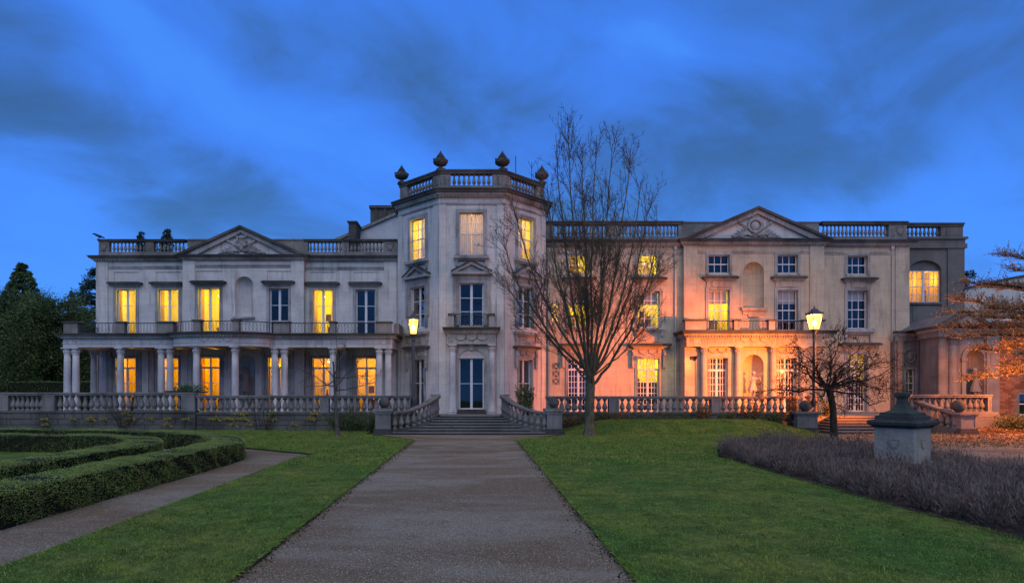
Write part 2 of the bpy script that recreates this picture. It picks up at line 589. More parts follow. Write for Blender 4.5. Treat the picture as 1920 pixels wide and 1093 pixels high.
M['bract'] = leaf('dry_leaves', (0.24, 0.14, 0.065), (0.44, 0.27, 0.12), 1.2, 0.35)
M['lavender'] = leaf('lavender_stems', (0.050, 0.036, 0.026), (0.185, 0.130, 0.095), 0.9, 0.15, 0.8)
M['lavender_straw'] = leaf('lavender_straw', (0.10, 0.08, 0.06), (0.24, 0.195, 0.15), 2.5, 0.15, 0.8)
M['lavender_low'] = leaf('lavender_leaves', (0.045, 0.038, 0.028), (0.125, 0.105, 0.082), 0.9, 0.15, 0.8)


def bark(name, c1, c2, scale=9):
    m, nt = new_mat(name)
    p = pos(nt, 1, 1, 0.35)
    nz = noise(nt, scale, 6, 0.65, p)
    c = MIX(nt, RAMP(nt, nz, [(0.35, 0.0), (0.65, 1.0)]), c1, c2)
    finish(nt, principled(nt, c, 0.9, bump(nt, nz, 0.7, 0.02), 0.15))
    return m


M['bark'] = bark('green_bark', (0.055, 0.048, 0.030), (0.13, 0.115, 0.070))
M['twig'] = bark('twig_bark', (0.055, 0.043, 0.028), (0.12, 0.092, 0.058), 4)
M['bark_grey'] = bark('grey_bark', (0.05, 0.046, 0.04), (0.12, 0.11, 0.095))
M['bark_dark'] = bark('dark_bark', (0.018, 0.015, 0.012), (0.045, 0.036, 0.027))


def grass_mat(name, blade):
    m, nt = new_mat(name)
    p = pos(nt)
    big = RAMP(nt, noise(nt, 0.42, 6, 0.65, p), [(0.40, 0.0), (0.60, 1.0)])
    mid = RAMP(nt, noise(nt, 1.5, 7, 0.72, p), [(0.42, 0.0), (0.62, 1.0)])
    fine = RAMP(nt, noise(nt, 9.0, 4, 0.7, pos(nt, 1.0, 0.55, 1)), [(0.38, 0.0), (0.64, 1.0)])
    col = MIX(nt, big, (0.125, 0.275, 0.038), (0.305, 0.355, 0.058))
    col = MIX(nt, MATH(nt, 'MULTIPLY', mid, 0.8), col, (0.062, 0.135, 0.022))
    yel = RAMP(nt, noise(nt, 0.8, 7, 0.72, p), [(0.55, 0.0), (0.70, 1.0)])
    col = MIX(nt, MATH(nt, 'MULTIPLY', yel, 0.8), col, (0.34, 0.29, 0.085))
    col = MIX(nt, MATH(nt, 'MULTIPLY', fine, 0.55), col, (0.048, 0.075, 0.016))
    if blade:
        g = ND(nt, 'ShaderNodeNewGeometry')
        r = g.outputs['Random Per Island']
        col = MIX(nt, MATH(nt, 'MULTIPLY', RAMP(nt, r, [(0.55, 0.0), (1.0, 1.0)]), 0.75), col, (0.42, 0.52, 0.10))
        col = MIX(nt, MATH(nt, 'MULTIPLY', RAMP(nt, r, [(0.0, 1.0), (0.3, 0.0)]), 0.7), col, (0.04, 0.07, 0.015))
        b = principled(nt, col, 0.6, None, 0.25)
        t = ND(nt, 'ShaderNodeBsdfTranslucent', {0: col})
        finish(nt, ND(nt, 'ShaderNodeMixShader', {0: 0.25, 1: b, 2: t.outputs[0]}).outputs[0])
    else:
        h = noise(nt, 60, 4, 0.7, p)
        finish(nt, principled(nt, MIX(nt, 0.35, col, (0.03, 0.035, 0.012)), 0.9, bump(nt, h, 0.8, 0.03), 0.1))
    return m


M['turf'] = grass_mat('turf', False)
M['grass'] = grass_mat('grass_blades', True)


def gravel_mat(name, stones):
    m, nt = new_mat(name)
    p = pos(nt)
    worn = RAMP(nt, noise(nt, 0.42, 7, 0.62, pos(nt, 0.55, 1.3, 1), 0.6), [(0.40, 0.0), (0.58, 1.0)])
    g1, g2 = (0.245, 0.158, 0.070), (0.375, 0.305, 0.200)
    if stones:
        g = ND(nt, 'ShaderNodeNewGeometry')
        r = g.outputs['Random Per Island']
        col = RAMP(nt, r, [(0.0, (0.06, 0.048, 0.036)), (0.5, (0.22, 0.165, 0.11)), (0.85, (0.35, 0.30, 0.23)), (1.0, (0.55, 0.50, 0.42))])
        col = MIX(nt, 0.4, col, MIX(nt, worn, g2, g1))
        finish(nt, principled(nt, col, 0.8, None, 0.3))
    else:
        vor = ND(nt, 'ShaderNodeTexVoronoi', {'Vector': p, 'Scale': 95.0, 'Randomness': 1.0})
        col = MIX(nt, worn, g2, g1)
        sp = ND(nt, 'ShaderNodeSeparateColor', {0: vor.outputs['Color']})
        col = MIX(nt, MATH(nt, 'MULTIPLY', RAMP(nt, sp.outputs[0], [(0.5, 0.0), (1.0, 1.0)]), 0.6), col, (0.42, 0.36, 0.29))
        col = MIX(nt, MATH(nt, 'MULTIPLY', RAMP(nt, sp.outputs[1], [(0.5, 0.0), (1.0, 1.0)]), 0.7), col, (0.05, 0.04, 0.03))
        damp = RAMP(nt, noise(nt, 1.3, 5, 0.6, p), [(0.52, 0.0), (0.70, 1.0)])
        col = MIX(nt, MATH(nt, 'MULTIPLY', damp, 0.45), col, (0.12, 0.08, 0.05))
        h = MATH(nt, 'ADD', MATH(nt, 'MULTIPLY', vor.outputs['Distance'], -1.0), MATH(nt, 'MULTIPLY', noise(nt, 8, 5, 0.6, p), 0.6))
        finish(nt, principled(nt, col, 0.9, bump(nt, h, 0.9, 0.02), 0.2))
    return m


M['gravel'] = gravel_mat('gravel_path', False)
M['pebble'] = gravel_mat('loose_gravel', True)


def brick_mat():
    m, nt = new_mat('brick_clay')
    p = pos(nt)
    oi = ND(nt, 'ShaderNodeObjectInfo')
    c = RAMP(nt, MATH(nt, 'FRACT', MATH(nt, 'ADD', oi.outputs['Random'], ND(nt, 'ShaderNodeNewGeometry').outputs['Random Per Island'])), [(0.0, (0.16, 0.065, 0.035)), (0.5, (0.26, 0.12, 0.065)), (1.0, (0.34, 0.18, 0.10))])
    nz = noise(nt, 22, 5, 0.6, p)
    c = MIX(nt, MATH(nt, 'MULTIPLY', nz, 0.5), c, (0.12, 0.06, 0.04))
    finish(nt, principled(nt, c, 0.9, bump(nt, nz, 0.6, 0.02), 0.15))
    return m


M['brick'] = brick_mat()
M['mortar'] = simple('mortar', (0.16, 0.135, 0.105), 0.95, 0.1, var=0.3, scale=10, bumpk=0.5)

# ------------------------------------------------------------------ architecture kit
def wall(mb, F, a0, a1, z0, z1, holes=()):
    """sheet with rectangular holes (a0, a1, z0, z1, depth, back): reveals go back by depth"""
    A = sorted({a0, a1} | {min(max(h[i], a0), a1) for h in holes for i in (0, 1)})
    Z = sorted({z0, z1} | {min(max(h[i], z0), z1) for h in holes for i in (2, 3)})
    for i in range(len(A) - 1):
        for j in range(len(Z) - 1):
            ca, cz = (A[i] + A[i + 1]) / 2, (Z[j] + Z[j + 1]) / 2
            if any(h[0] < ca < h[1] and h[2] < cz < h[3] for h in holes):
                continue
            mb.quad(F.p(A[i], 0, Z[j]), F.p(A[i + 1], 0, Z[j]), F.p(A[i + 1], 0, Z[j + 1]), F.p(A[i], 0, Z[j + 1]))
    for h in holes:
        b0, b1, y0, y1, dep, back = h
        if dep > 0:
            mb.quad(F.p(b0, 0, y0), F.p(b0, 0, y1), F.p(b0, -dep, y1), F.p(b0, -dep, y0))
            mb.quad(F.p(b1, 0, y0), F.p(b1, -dep, y0), F.p(b1, -dep, y1), F.p(b1, 0, y1))
            mb.quad(F.p(b0, 0, y1), F.p(b1, 0, y1), F.p(b1, -dep, y1), F.p(b0, -dep, y1))
            mb.quad(F.p(b0, 0, y0), F.p(b0, -dep, y0), F.p(b1, -dep, y0), F.p(b1, 0, y0))
        if back:
            mb.quad(F.p(b0, -dep, y0), F.p(b1, -dep, y0), F.p(b1, -dep, y1), F.p(b0, -dep, y1))


def niche(name, F, ac, w, z0, zt, mat, parent, shell=False, depth=None):
    """round-headed niche filling the hole ac-w/2..ac+w/2, z0..zt"""
    mb = MB()
    r = w / 2
    dk = (depth or r) / r
    zs = zt - r
    n = 12
    ang = [math.pi * i / n for i in range(n + 1)]
    top = [(ac - r * math.cos(t), zs + r * math.sin(t)) for t in ang]
    for i in range(n):
        (p, q), (p2, q2) = top[i], top[i + 1]
        mb.quad(F.p(p, 0, q), F.p(p2, 0, q2), F.p(p2, 0, zt), F.p(p, 0, zt))
    pts = [(ac - r * math.cos(t), -dk * r * math.sin(t)) for t in ang]
    for i in range(n):
        (p, d), (p2, d2) = pts[i], pts[i + 1]
        mb.quad(F.p(p, d, z0), F.p(p2, d2, z0), F.p(p2, d2, zs), F.p(p, d, zs))
        mb.quad(F.p(ac, 0, z0), F.p(p, d, z0), F.p(p2, d2, z0))
    m = 6
    for j in range(m):
        e0, e1 = math.pi / 2 * j / m, math.pi / 2 * (j + 1) / m
        for i in range(n):
            k0 = 1.0 - (0.05 * (i % 2) if shell else 0)
            k1 = 1.0 - (0.05 * ((i + 1) % 2) if shell else 0)
            def sp(t, e, k):
                kk = k if shell else 1
                return F.p(ac - r * math.cos(t) * math.cos(e), -dk * r * math.sin(t) * math.cos(e) * kk, zs + r * math.sin(e))
            mb.quad(sp(ang[i], e0, k0), sp(ang[i + 1], e0, k1), sp(ang[i + 1], e1, k1), sp(ang[i], e1, k0))
    return mb.build(name, mat, parent)


UNIT = None


def unit_box():
    global UNIT
    if UNIT is None:
        mb = MB()
        mb.box(Fr(0, 0, 0), -0.5, 0.5, -0.5, 0.5, -0.5, 0.5)
        UNIT = mb.mesh('pane', M['glass'])
    return UNIT


LIGHT_N = [0]


def point_light(parent, loc, power, col, rad=0.12, name='light'):
    ld = bpy.data.lights.new(name, 'POINT')
    ld.energy = power
    ld.color = col
    ld.shadow_soft_size = rad
    o = bpy.data.objects.new(name, ld)
    COL.objects.link(o)
    attach(o, parent, loc)
    return o


YELLOW = (1.0, 0.74, 0.012)
AMBER = (1.0, 0.44, 0.004)


def window(parent, F, a0, a1, z0, z1, cols, rows, kind='sash', lit=None, rev=0.22, transom=0.0, joined=False, power=95,
           curtain=None, room=(0.35, 0.35, 2.6), blind=0.0, mat=None, decor=True, colour=None, bottom_panel=0.0, room_top=0.3, lamp=True, wains=0.0):
    """timber window set rev behind the wall face; part > panes, room, curtain"""
    mat = mat or M['paint']
    mb = MB()
    d0, d1 = -rev - 0.02, -rev + 0.05
    fw = 0.045
    e = 0.004
    mb.box(F, a0 + e, a0 + fw, d0, d1, z0 + e, z1 - e).box(F, a1 - fw, a1 - e, d0, d1, z0 + e, z1 - e)
    mb.box(F, a0 + fw, a1 - fw, d0, d1, z1 - fw, z1 - e).box(F, a0 + fw, a1 - fw, d0, d1 + 0.02, z0 + e, z0 + fw * 1.3)
    zt = z1 - fw
    zb = z0 + fw * 1.3
    ai0, ai1 = a0 + fw, a1 - fw
    if bottom_panel:
        mb.box(F, ai0, ai1, d0 + 0.015, d1 - 0.015, zb, zb + bottom_panel)
        zb += bottom_panel
    panes = []
    dp = -rev + 0.015

    def grid(x0, x1, y0, y1, c, r, bw=0.036, stile=None):
        xs = [x0 + (x1 - x0) * i / c for i in range(c + 1)]
        ys = [y0 + (y1 - y0) * i / r for i in range(r + 1)]
        for i in range(1, c):
            w = bw
            mb.box(F, xs[i] - w / 2, xs[i] + w / 2, d0 + 0.02, d1 - 0.012, y0, y1)
        for j in range(1, r):
            mb.box(F, x0, x1, d0 + 0.024, d1 - 0.016, ys[j] - bw / 2, ys[j] + bw / 2)
        if joined:
            panes.append((x0, x1, y0, y1))
        else:
            for i in range(c):
                for j in range(r):
                    panes.append((xs[i], xs[i + 1], ys[j], ys[j + 1]))

    if transom:
        zq = zb + (zt - zb) * transom
        mb.box(F, ai0, ai1, d0, d1 + 0.01, zq - 0.06, zq + 0.06)
        ttop = (zq + 0.06, zt)
        zt2 = zq - 0.06
    else:
        ttop = None
        zt2 = zt
    if kind == 'french':
        am = (a0 + a1) / 2
        sw = 0.045
        mb.box(F, am - sw, am + sw, d0, d1 + 0.015, zb, zt)
        half = max(1, cols // 2)
        tr = max(1, rows // 3) if joined else 1
        for x0, x1 in ((ai0, am - sw), (am + sw, ai1)):
            mb.box(F, x0, x0 + 0.03, d0 + 0.01, d1 - 0.006, zb, zt2)
            mb.box(F, x1 - 0.03, x1, d0 + 0.01, d1 - 0.006, zb, zt2)
            grid(x0 + 0.03, x1 - 0.03, zb, zt2, half, rows)
            if ttop:
                grid(x0 + 0.03, x1 - 0.03, ttop[0], ttop[1], half, tr)
    else:
        zm = (zb + zt) / 2
        mb.box(F, ai0, ai1, d0 + 0.005, d1 + 0.008, zm - 0.03, zm + 0.03)
        grid(ai0, ai1, zb, zm - 0.03, cols, max(1, rows // 2))
        grid(ai0, ai1, zm + 0.03, zt, cols, max(1, rows // 2))
    w = mb.build('window', mat, parent)
    for x0, x1, y0, y1 in panes:
        link('pane', unit_box(), w, F.p((x0 + x1) / 2, dp, (y0 + y1) / 2), F.ang, (x1 - x0, 0.006, y1 - y0))
    # room behind
    ml, mr, dep = room
    ra0, ra1, rz0, rz1 = a0 - ml, a1 + mr, z0 - 0.03, z1 + room_top
    rb = MB()
    f = -rev - 0.03
    FF = Fr(*F.p(0, f, 0)[:2], F.ang)
    wall(rb, FF, ra0, ra1, rz0, rz1, [(a0 + 0.01, a1 - 0.01, z0 + 0.01, z1 - 0.01, 0, False)])
    q = lambda a, d, z: FF.p(a, d, z)
    rb.quad(q(ra0, 0, rz0), q(ra0, 0, rz1), q(ra0, -dep, rz1), q(ra0, -dep, rz0))
    rb.quad(q(ra1, 0, rz0), q(ra1, -dep, rz0), q(ra1, -dep, rz1), q(ra1, 0, rz1))
    rb.quad(q(ra0, 0, rz1), q(ra1, 0, rz1), q(ra1, -dep, rz1), q(ra0, -dep, rz1))
    rb.quad(q(ra0, 0, rz0), q(ra0, -dep, rz0), q(ra1, -dep, rz0), q(ra1, 0, rz0))
    rb.quad(q(ra0, -dep, rz0), q(ra1, -dep, rz0), q(ra1, -dep, rz1), q(ra0, -dep, rz1))
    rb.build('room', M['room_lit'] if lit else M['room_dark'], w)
    if lit:
        power *= random.uniform(0.7, 1.15)
        c = colour or (AMBER if lit == 'amber' else YELLOW)
        la = (a0 + a1) / 2 + random.uniform(-0.25, 0.25) * (a1 - a0)
        ld = -dep * 0.45
        lz = z1 - 0.25 + random.uniform(-0.1, 0.1)
        lp = MB()
        lp.ball(q(la, ld, lz), 0.10, 10, 6, (1.0, 1.0, 0.7))
        lp.tube([q(la, ld, lz + 0.1), q(la, ld, rz1)], 0.012, 4)
        if lamp:
            lp.build('pendant_lamp', M['pendant'], w, True)
        point_light(w, q(la + 0.05, ld + 0.35, lz - 0.3), power, c)
        if decor:
            pb = MB()
            pa = a0 + (a1 - a0) * random.uniform(0.15, 0.6)
            pz = z0 + (z1 - z0) * random.uniform(0.3, 0.5)
            pb.box(FF, pa, pa + random.uniform(0.25, 0.5), -dep + 0.01, -dep + 0.05, pz, pz + random.uniform(0.3, 0.6))
            pb.build('picture', M['picture'], w)
            cb = MB()
            ca = a0 + (a1 - a0) * random.uniform(0.0, 0.5)
            ch = random.uniform(0.7, 1.05)
            cb.box(FF, ca, ca + 0.7, -dep * 0.8, -dep * 0.62, z0, z0 + ch)
            cb.box(FF, ca - 0.03, ca + 0.73, -dep * 0.82, -dep * 0.6, z0 + ch, z0 + ch + 0.05)
            cb.tube([q(ca + 0.2, -dep * 0.7, z0 + ch), q(ca + 0.2, -dep * 0.7, z0 + ch + 0.4)], [0.06, 0.03], 6)
            cb.build('cabinet', M['wood'], w)
    if curtain:
        n = 60
        if curtain == 'full':
            spans = [(a0 - 0.05, (a0 + a1) / 2 - 0.045), ((a0 + a1) / 2 + 0.045, a1 + 0.05)]
        elif curtain == 'right':
            spans = [(a0 + (a1 - a0) * 0.38, a1 + 0.05)]
        elif curtain == 'left':
            spans = [(a0 - 0.05, a0 + (a1 - a0) * 0.62)]
        else:
            spans = [(a0 - 0.1, a0 + (a1 - a0) * 0.16), (a1 - (a1 - a0) * 0.16, a1 + 0.1)]
        for s0, s1 in spans:
            cbm = MB()
            V = []
            for i in range(n + 1):
                a = s0 + (s1 - s0) * i / n
                d = -0.14 + 0.035 * math.sin(a * 55 + 0.6 * math.sin(a * 17))
                V += [q(a, d, z0), q(a, d * 1.02, z1 + 0.05)]
            cbm.add(V, [(2 * i, 2 * i + 2, 2 * i + 3, 2 * i + 1) for i in range(n)])
            cbm.build('curtain', M['curtain'] if curtain != 'drapes' else M['drape'], w, True)
    if wains:
        bb = MB()
        bb.box(FF, ra0 + 0.01, ra1 - 0.01, -0.75, -0.7, rz0 + 0.01, z0 + (z1 - z0) * wains)
        bb.box(FF, ra0 + 0.01, a0 + (a1 - a0) * 0.3, -0.9, -0.85, z0 + (z1 - z0) * wains, z0 + (z1 - z0) * (wains + 0.08))
        bb.build('screen', M['picture'], w)
    if blind:
        bb = MB()
        bb.box(FF, a0 + 0.04, a1 - 0.04, -0.06, -0.05, z1 - (z1 - z0) * blind, z1)
        bb.build('blind', M['blind'], w)
    return w


def surround(parent, F, a0, a1, z0, z1, wd=0.16, d=0.06, mat=None, base=True, name='architrave'):
    mb = MB()
    zb = z0
    mb.box(F, a0 - wd, a0, 0.0, d, zb, z1 + wd)
    mb.box(F, a1, a1 + wd, 0.0, d, zb, z1 + wd)
    mb.box(F, a0, a1, 0.0, d, z1, z1 + wd)
    i = wd * 0.35
    mb.box(F, a0 - i, a0 - 0.0001, d, d + 0.02, zb, z1 + i)
    mb.box(F, a1 + 0.0001, a1 + i, d, d + 0.02, zb, z1 + i)
    return mb.build(name, mat or M['trim'], parent)


def hood(parent, F, a0, a1, z, h=0.2, d=0.35, name='hood_moulding', mat=None, sub=None):
    """projecting cornice over a window; a0..a1 is its outermost width"""
    mb = MB()
    mb.box(F, a0 + d * 0.65, a1 - d * 0.65, 0, d * 0.45, z, z + h * 0.35)
    mb.box(F, a0 + d * 0.35, a1 - d * 0.35, 0, d * 0.72, z + h * 0.35, z + h * 0.6)
    o = mb.build(name, mat or M['trim'], parent)
    mt = MB()
    mt.box(F, a0, a1, 0, d, z + h * 0.6, z + h)
    mt.prism(F, [(a0 + 0.02, z + h), (a1 - 0.02, z + h), (a1 - 0.15, z + h + 0.04), (a0 + 0.15, z + h + 0.04)], 0, d - 0.03)
    mt.build('drip_ledge', M['ledge'], o)
    return o


def sill(parent, F, a0, a1, z, h=0.13, d=0.22, brackets=True, mat=None):
    mb = MB()
    mb.box(F, a0, a1, 0, d, z, z + h)
    mb.box(F, a0 + 0.05, a1 - 0.05, 0, d * 0.6, z - h * 0.6, z)
    if brackets:
        for a in (a0 + 0.08, a1 - 0.24):
            mb.prism(F, [(a, z - h * 0.6), (a + 0.16, z - h * 0.6), (a + 0.14, z - h * 2.6), (a + 0.02, z - h * 2.6)], 0, d * 0.5)
    return mb.build('sill', mat or M['trim'], parent)


def cornice(parent, path, z0, z1, out, dent=True, name='cornice', topmat=None):
    """moulded cornice between z0 and z1 along path (walked left to right), dark weathered top member"""
    h = z1 - z0
    mb = MB()
    mb.sweep([(-0.05, z0), (out * 0.22, z0), (out * 0.3, z0 + h * 0.25), (out * 0.55, z0 + h * 0.28), (out * 0.6, z0 + h * 0.55), (-0.05, z0 + h * 0.55)], path)
    o = mb.build(name, M['trim'], parent)
    mt = MB()
    mt.sweep([(-0.05, z0 + h * 0.55), (out * 0.85, z0 + h * 0.55), (out * 0.88, z0 + h * 0.8), (out, z0 + h * 0.88), (out, z0 + h), (-0.05, z0 + h * 1.08)], path)
    mt.build('drip_ledge', topmat or M['ledge'], o)
    if dent:
        db = MB()
        for i in range(len(path) - 1):
            a, b = Vector(path[i]), Vector(path[i + 1])
            L = (b - a).length
            if L < 0.3:
                continue
            F = Fr(a.x, a.y, math.atan2(b.y - a.y, b.x - a.x))
            n = max(1, int(L / 0.16))
            for k in range(n):
                s = L * (k + 0.5) / n
                db.box(F, s - 0.045, s + 0.045, out * 0.3, out * 0.52, z0 + h * 0.06, z0 + h * 0.245)
        dd = db.build('dentil_course', M['trim'], o)
        dd['kind'] = 'stuff'
    return o


BAL_PROF = [(0.42, 0.0), (0.42, 0.07), (0.30, 0.09), (0.22, 0.15), (0.44, 0.27), (0.50, 0.36), (0.40, 0.50), (0.20, 0.74), (0.19, 0.84), (0.34, 0.87), (0.30, 0.92), (0.42, 0.93), (0.42, 1.0)]
BAL = {}


def baluster_mesh(mat, h, w):
    k = (mat.name, round(h, 2), round(w, 2))
    if k not in BAL:
        mb = MB()
        mb.lathe((0, 0, 0), [(r * w, z * h) for r, z in BAL_PROF], 8)
        BAL[k] = mb.mesh('baluster', mat, False)
    return BAL[k]


def baluster_row(parent, p0, p1, z0, z1, spacing, w, mat, inset=0.5):
    """balusters between two plan points; z may slope when z0/z1 are pairs"""
    a, b = Vector(p0), Vector(p1)
    L = (b - a).length
    n = max(1, int(round(L / spacing)))
    zs = z0 if isinstance(z0, tuple) else (z0, z0)
    ze = z1 if isinstance(z1, tuple) else (z1, z1)
    h = ze[0] - zs[0]
    me = baluster_mesh(mat, h, w)
    for i in range(n):
        t = (i + inset) / n
        p = a + (b - a) * t
        link('baluster', me, parent, (p.x, p.y, zs[0] + (zs[1] - zs[0]) * t), random.uniform(0, 1))


def parapet(parent, path, segs, z0, zp, zr, z1, mat=None, thick=0.36, spacing=0.24, bw=0.2, name='parapet'):
    """roof balustrade: plinth, rail and, between the solid stretches, balusters.
    segs: list of (u0, u1, 'b'|'s') as distances along the straight path p0->p1"""
    mat = mat or M['parapet']
    (x0, y0), (x1, y1) = path
    F = Fr(x0, y0, math.atan2(y1 - y0, x1 - x0))
    L = math.hypot(x1 - x0, y1 - y0)
    mb = MB()
    mb.box(F, 0, L, -thick, 0, z0, zp)
    o = mb.build(name, mat, parent)
    rb = MB()
    rb.box(F, -0.03, L + 0.03, -thick - 0.03, 0.03, zr, zr + (z1 - zr) * 0.6)
    rb.box(F, -0.07, L + 0.07, -thick - 0.07, 0.07, zr + (z1 - zr) * 0.6, z1)
    rb.build('top_rail', M['ledge'], o)
    for s0, s1, k in segs:
        if k == 's':
            sb = MB()
            sb.box(F, s0, s1, -thick + 0.02, -0.02, zp, zr)
            sb.box(F, s0 + 0.08, s1 - 0.08, -0.02, -0.005, zp + 0.08, zr - 0.08)
            sb.build('pedestal', mat, o)
        else:
            pa, pb = F.p(s0, -thick / 2, 0), F.p(s1, -thick / 2, 0)
            baluster_row(o, pa[:2], pb[:2], zp, zr, spacing, bw, mat)
    return o


def shield_relief(mb, F, ac, zc, s, d):
    pts = [(-0.5, 0.5), (-0.2, 0.42), (0, 0.52), (0.2, 0.42), (0.5, 0.5), (0.46, 0.0), (0.3, -0.35), (0, -0.55), (-0.3, -0.35), (-0.46, 0.0)]
    loop = [F.p(ac + x * s, d, zc + y * s) for x, y in pts]
    mb.tube(loop + [loop[0]], s * 0.06, 5)
    mb.prism(F, [(ac + x * s * 0.8, zc + y * s * 0.8) for x, y in pts], d - 0.03, d + 0.012)


def swag(mb, F, a0, a1, z, drop, d, r=0.03, n=10):
    pts, rad = [], []
    for i in range(n + 1):
        t = i / n
        pts.append(F.p(a0 + (a1 - a0) * t, d, z - drop * 4 * t * (1 - t)))
        rad.append(r * (0.5 + 1.1 * math.sin(math.pi * t)) * (1.0 + 0.25 * (i % 2)))
    mb.tube(pts, rad, 6)
    for a in (a0, a1):
        mb.tube([F.p(a, d, z + r), F.p(a, d, z - drop * 0.9)], [r, r * 0.5], 5)
        mb.ball(F.p(a, d, z + r), r * 1.5, 6, 4)


def roundel(mb, F, a, z, r, d):
    c = F.p(a, d, z)
    pts = []
    for i in range(13):
        t = 2 * math.pi * i / 12
        pts.append(F.p(a + r * math.cos(t), d, z + r * math.sin(t)))
    mb.tube(pts, r * 0.16, 5, False)
    mb.ball(c, r * 0.45, 8, 5, (1, 0.4, 1))


def small_pediment(parent, F, a0, a1, z0, zap, d=0.34):
    h = zap - z0
    am = (a0 + a1) / 2
    t = h * 0.26
    mb = MB()
    mb.box(F, a0, a1, 0, d, z0, z0 + t * 0.75)
    mb.prism(F, [(a0 + 0.16, z0 + t * 0.75), (a1 - 0.16, z0 + t * 0.75), (am, zap - t * 1.1)], 0, d * 0.35)
    mb.prism(F, [(a0, z0 + t * 0.75), (a0 + 0.30, z0 + t * 0.75), (am, zap - t * 1.15), (am, zap - 0.05)], 0, d * 0.86)
    mb.prism(F, [(am, zap - 0.05), (am, zap - t * 1.15), (a1 - 0.30, z0 + t * 0.75), (a1, z0 + t * 0.75)], 0, d * 0.86)
    o = mb.build('window_pediment', M['trim'], parent)
    lb = MB()
    k = 0.05
    lb.prism(F, [(a0 - 0.03, z0 + t * 0.78), (am, zap - 0.045), (am, zap + k - 0.02), (a0 - 0.05, z0 + t * 0.78 + k)], 0, d)
    lb.prism(F, [(am, zap - 0.045), (a1 + 0.03, z0 + t * 0.78), (a1 + 0.05, z0 + t * 0.78 + k), (am, zap + k - 0.02)], 0, d)
    lb.build('drip_ledge', M['ledge'], o)
    return o


def big_pediment(parent, F, a0, a1, z0, zap, d, am=None):
    """full pediment standing on the cornice: tympanum, raking cornices, dentils"""
    am = (a0 + a1) / 2 if am is None else am
    t = 0.42
    mb = MB()
    mb.prism(F, [(a0 + 0.5, z0), (a1 - 0.5, z0), (am, zap - 0.35)], -0.5, 0.06)
    o = mb.build('pediment', M['stucco'], parent)
    sl = (zap - z0) / (am - a0)
    rb = MB()
    rb.prism(F, [(a0 + 0.25, z0), (a0 + 1.25, z0), (am, zap - t), (am, zap - 0.1)], -0.5, d * 0.62)
    rb.prism(F, [(am, zap - 0.1), (am, zap - t), (a1 - 1.25, z0), (a1 - 0.25, z0)], -0.5, d * 0.62)
    rb.build('raking_cornice', M['trim'], o)
    lb = MB()
    lb.prism(F, [(a0, z0), (a0 + 0.42, z0), (am, zap - 0.17), (am, zap)], -0.52, d)
    lb.prism(F, [(am, zap), (am, zap - 0.17), (a1 - 0.42, z0), (a1, z0)], -0.52, d)
    lb.build('raking_ledge', M['ledge'], o)
    db = MB()
    n = int((am - a0) / 0.17)
    for sgn in (-1, 1):
        for k in range(6, n - 1):
            a = am + sgn * (am - a0) * (1 - k / n)
            z = zap - t - abs(a - am) * sl * 0.985 + 0.045
            db.box(F, a - 0.045, a + 0.045, d * 0.2, d * 0.66, z - 0.10, z + 0.06)
    dd = db.build('dentil_course', M['trim'], o)
    dd['kind'] = 'stuff'
    return o


def trophy(parent, F, ac, z0, w, h, d, seed, lyre=True):
    """carved trophy in a tympanum"""
    rn = random.Random(seed)
    mb = MB()
    # leafy mass along the bottom
    for i in range(46):
        t = rn.uniform(-1, 1)
        zz_ = z0 + 0.05 + h * 0.34 * (1 - abs(t)) * rn.uniform(0.1, 1)
        mb.ball(F.p(ac + t * w * 0.5, d, zz_), rn.uniform(0.07, 0.13), 7, 4, (1.2, 0.7, 0.7))
    for sgn in (-1, 1):
        for k in range(5):
            e = ac + sgn * w * (0.24 + 0.06 * k)
            mb.tube([F.p(ac + sgn * 0.15, d + 0.03, z0 + 0.1), F.p(ac + sgn * w * 0.15, d + 0.07, z0 + h * (0.30 - 0.03 * k)), F.p(e, d + 0.03, z0 + h * (0.55 - 0.11 * k))], [0.04, 0.06, 0.02], 5)
        # crossed trumpets
        mb.tube([F.p(ac - sgn * 0.25, d + 0.08, z0 + 0.12), F.p(ac + sgn * w * 0.30, d + 0.08, z0 + h * 0.72)], [0.035, 0.05], 6)
        mb.ball(F.p(ac + sgn * w * 0.30, d + 0.06, z0 + h * 0.72), 0.10, 7, 5, (1, 0.6, 1))
    if lyre:
        for sgn in (-1, 1):
            pts = [F.p(ac + sgn * x, d + 0.10, z0 + y * h) for x, y in ((0.10, 0.38), (0.36, 0.48), (0.36, 0.66), (0.20, 0.78), (0.24, 0.92), (0.36, 0.97))]
            mb.tube(pts, [0.07, 0.07, 0.06, 0.05, 0.045, 0.06], 6)
        mb.box(F, ac - 0.24, ac + 0.24, d, d + 0.12, z0 + h * 0.86, z0 + h * 0.92)
        for k in (-0.08, 0, 0.08):
            mb.tube([F.p(ac + k, d + 0.1, z0 + h * 0.42), F.p(ac + k, d + 0.1, z0 + h * 0.88)], 0.014, 4)
    else:
        c = (ac, z0 + h * 0.60)
        for i in range(22):
            t = 2 * math.pi * i / 22
            mb.ball(F.p(c[0] + 0.42 * math.cos(t), d + 0.05, c[1] + 0.40 * math.sin(t)), 0.11 * rn.uniform(0.8, 1.2), 6, 4, (1, 0.8, 1))
        mb.ball(F.p(c[0], d, c[1] - 0.02), 0.30, 10, 6, (1, 0.5, 1))
    return mb.build('carved_trophy', M['trim'], parent, True)


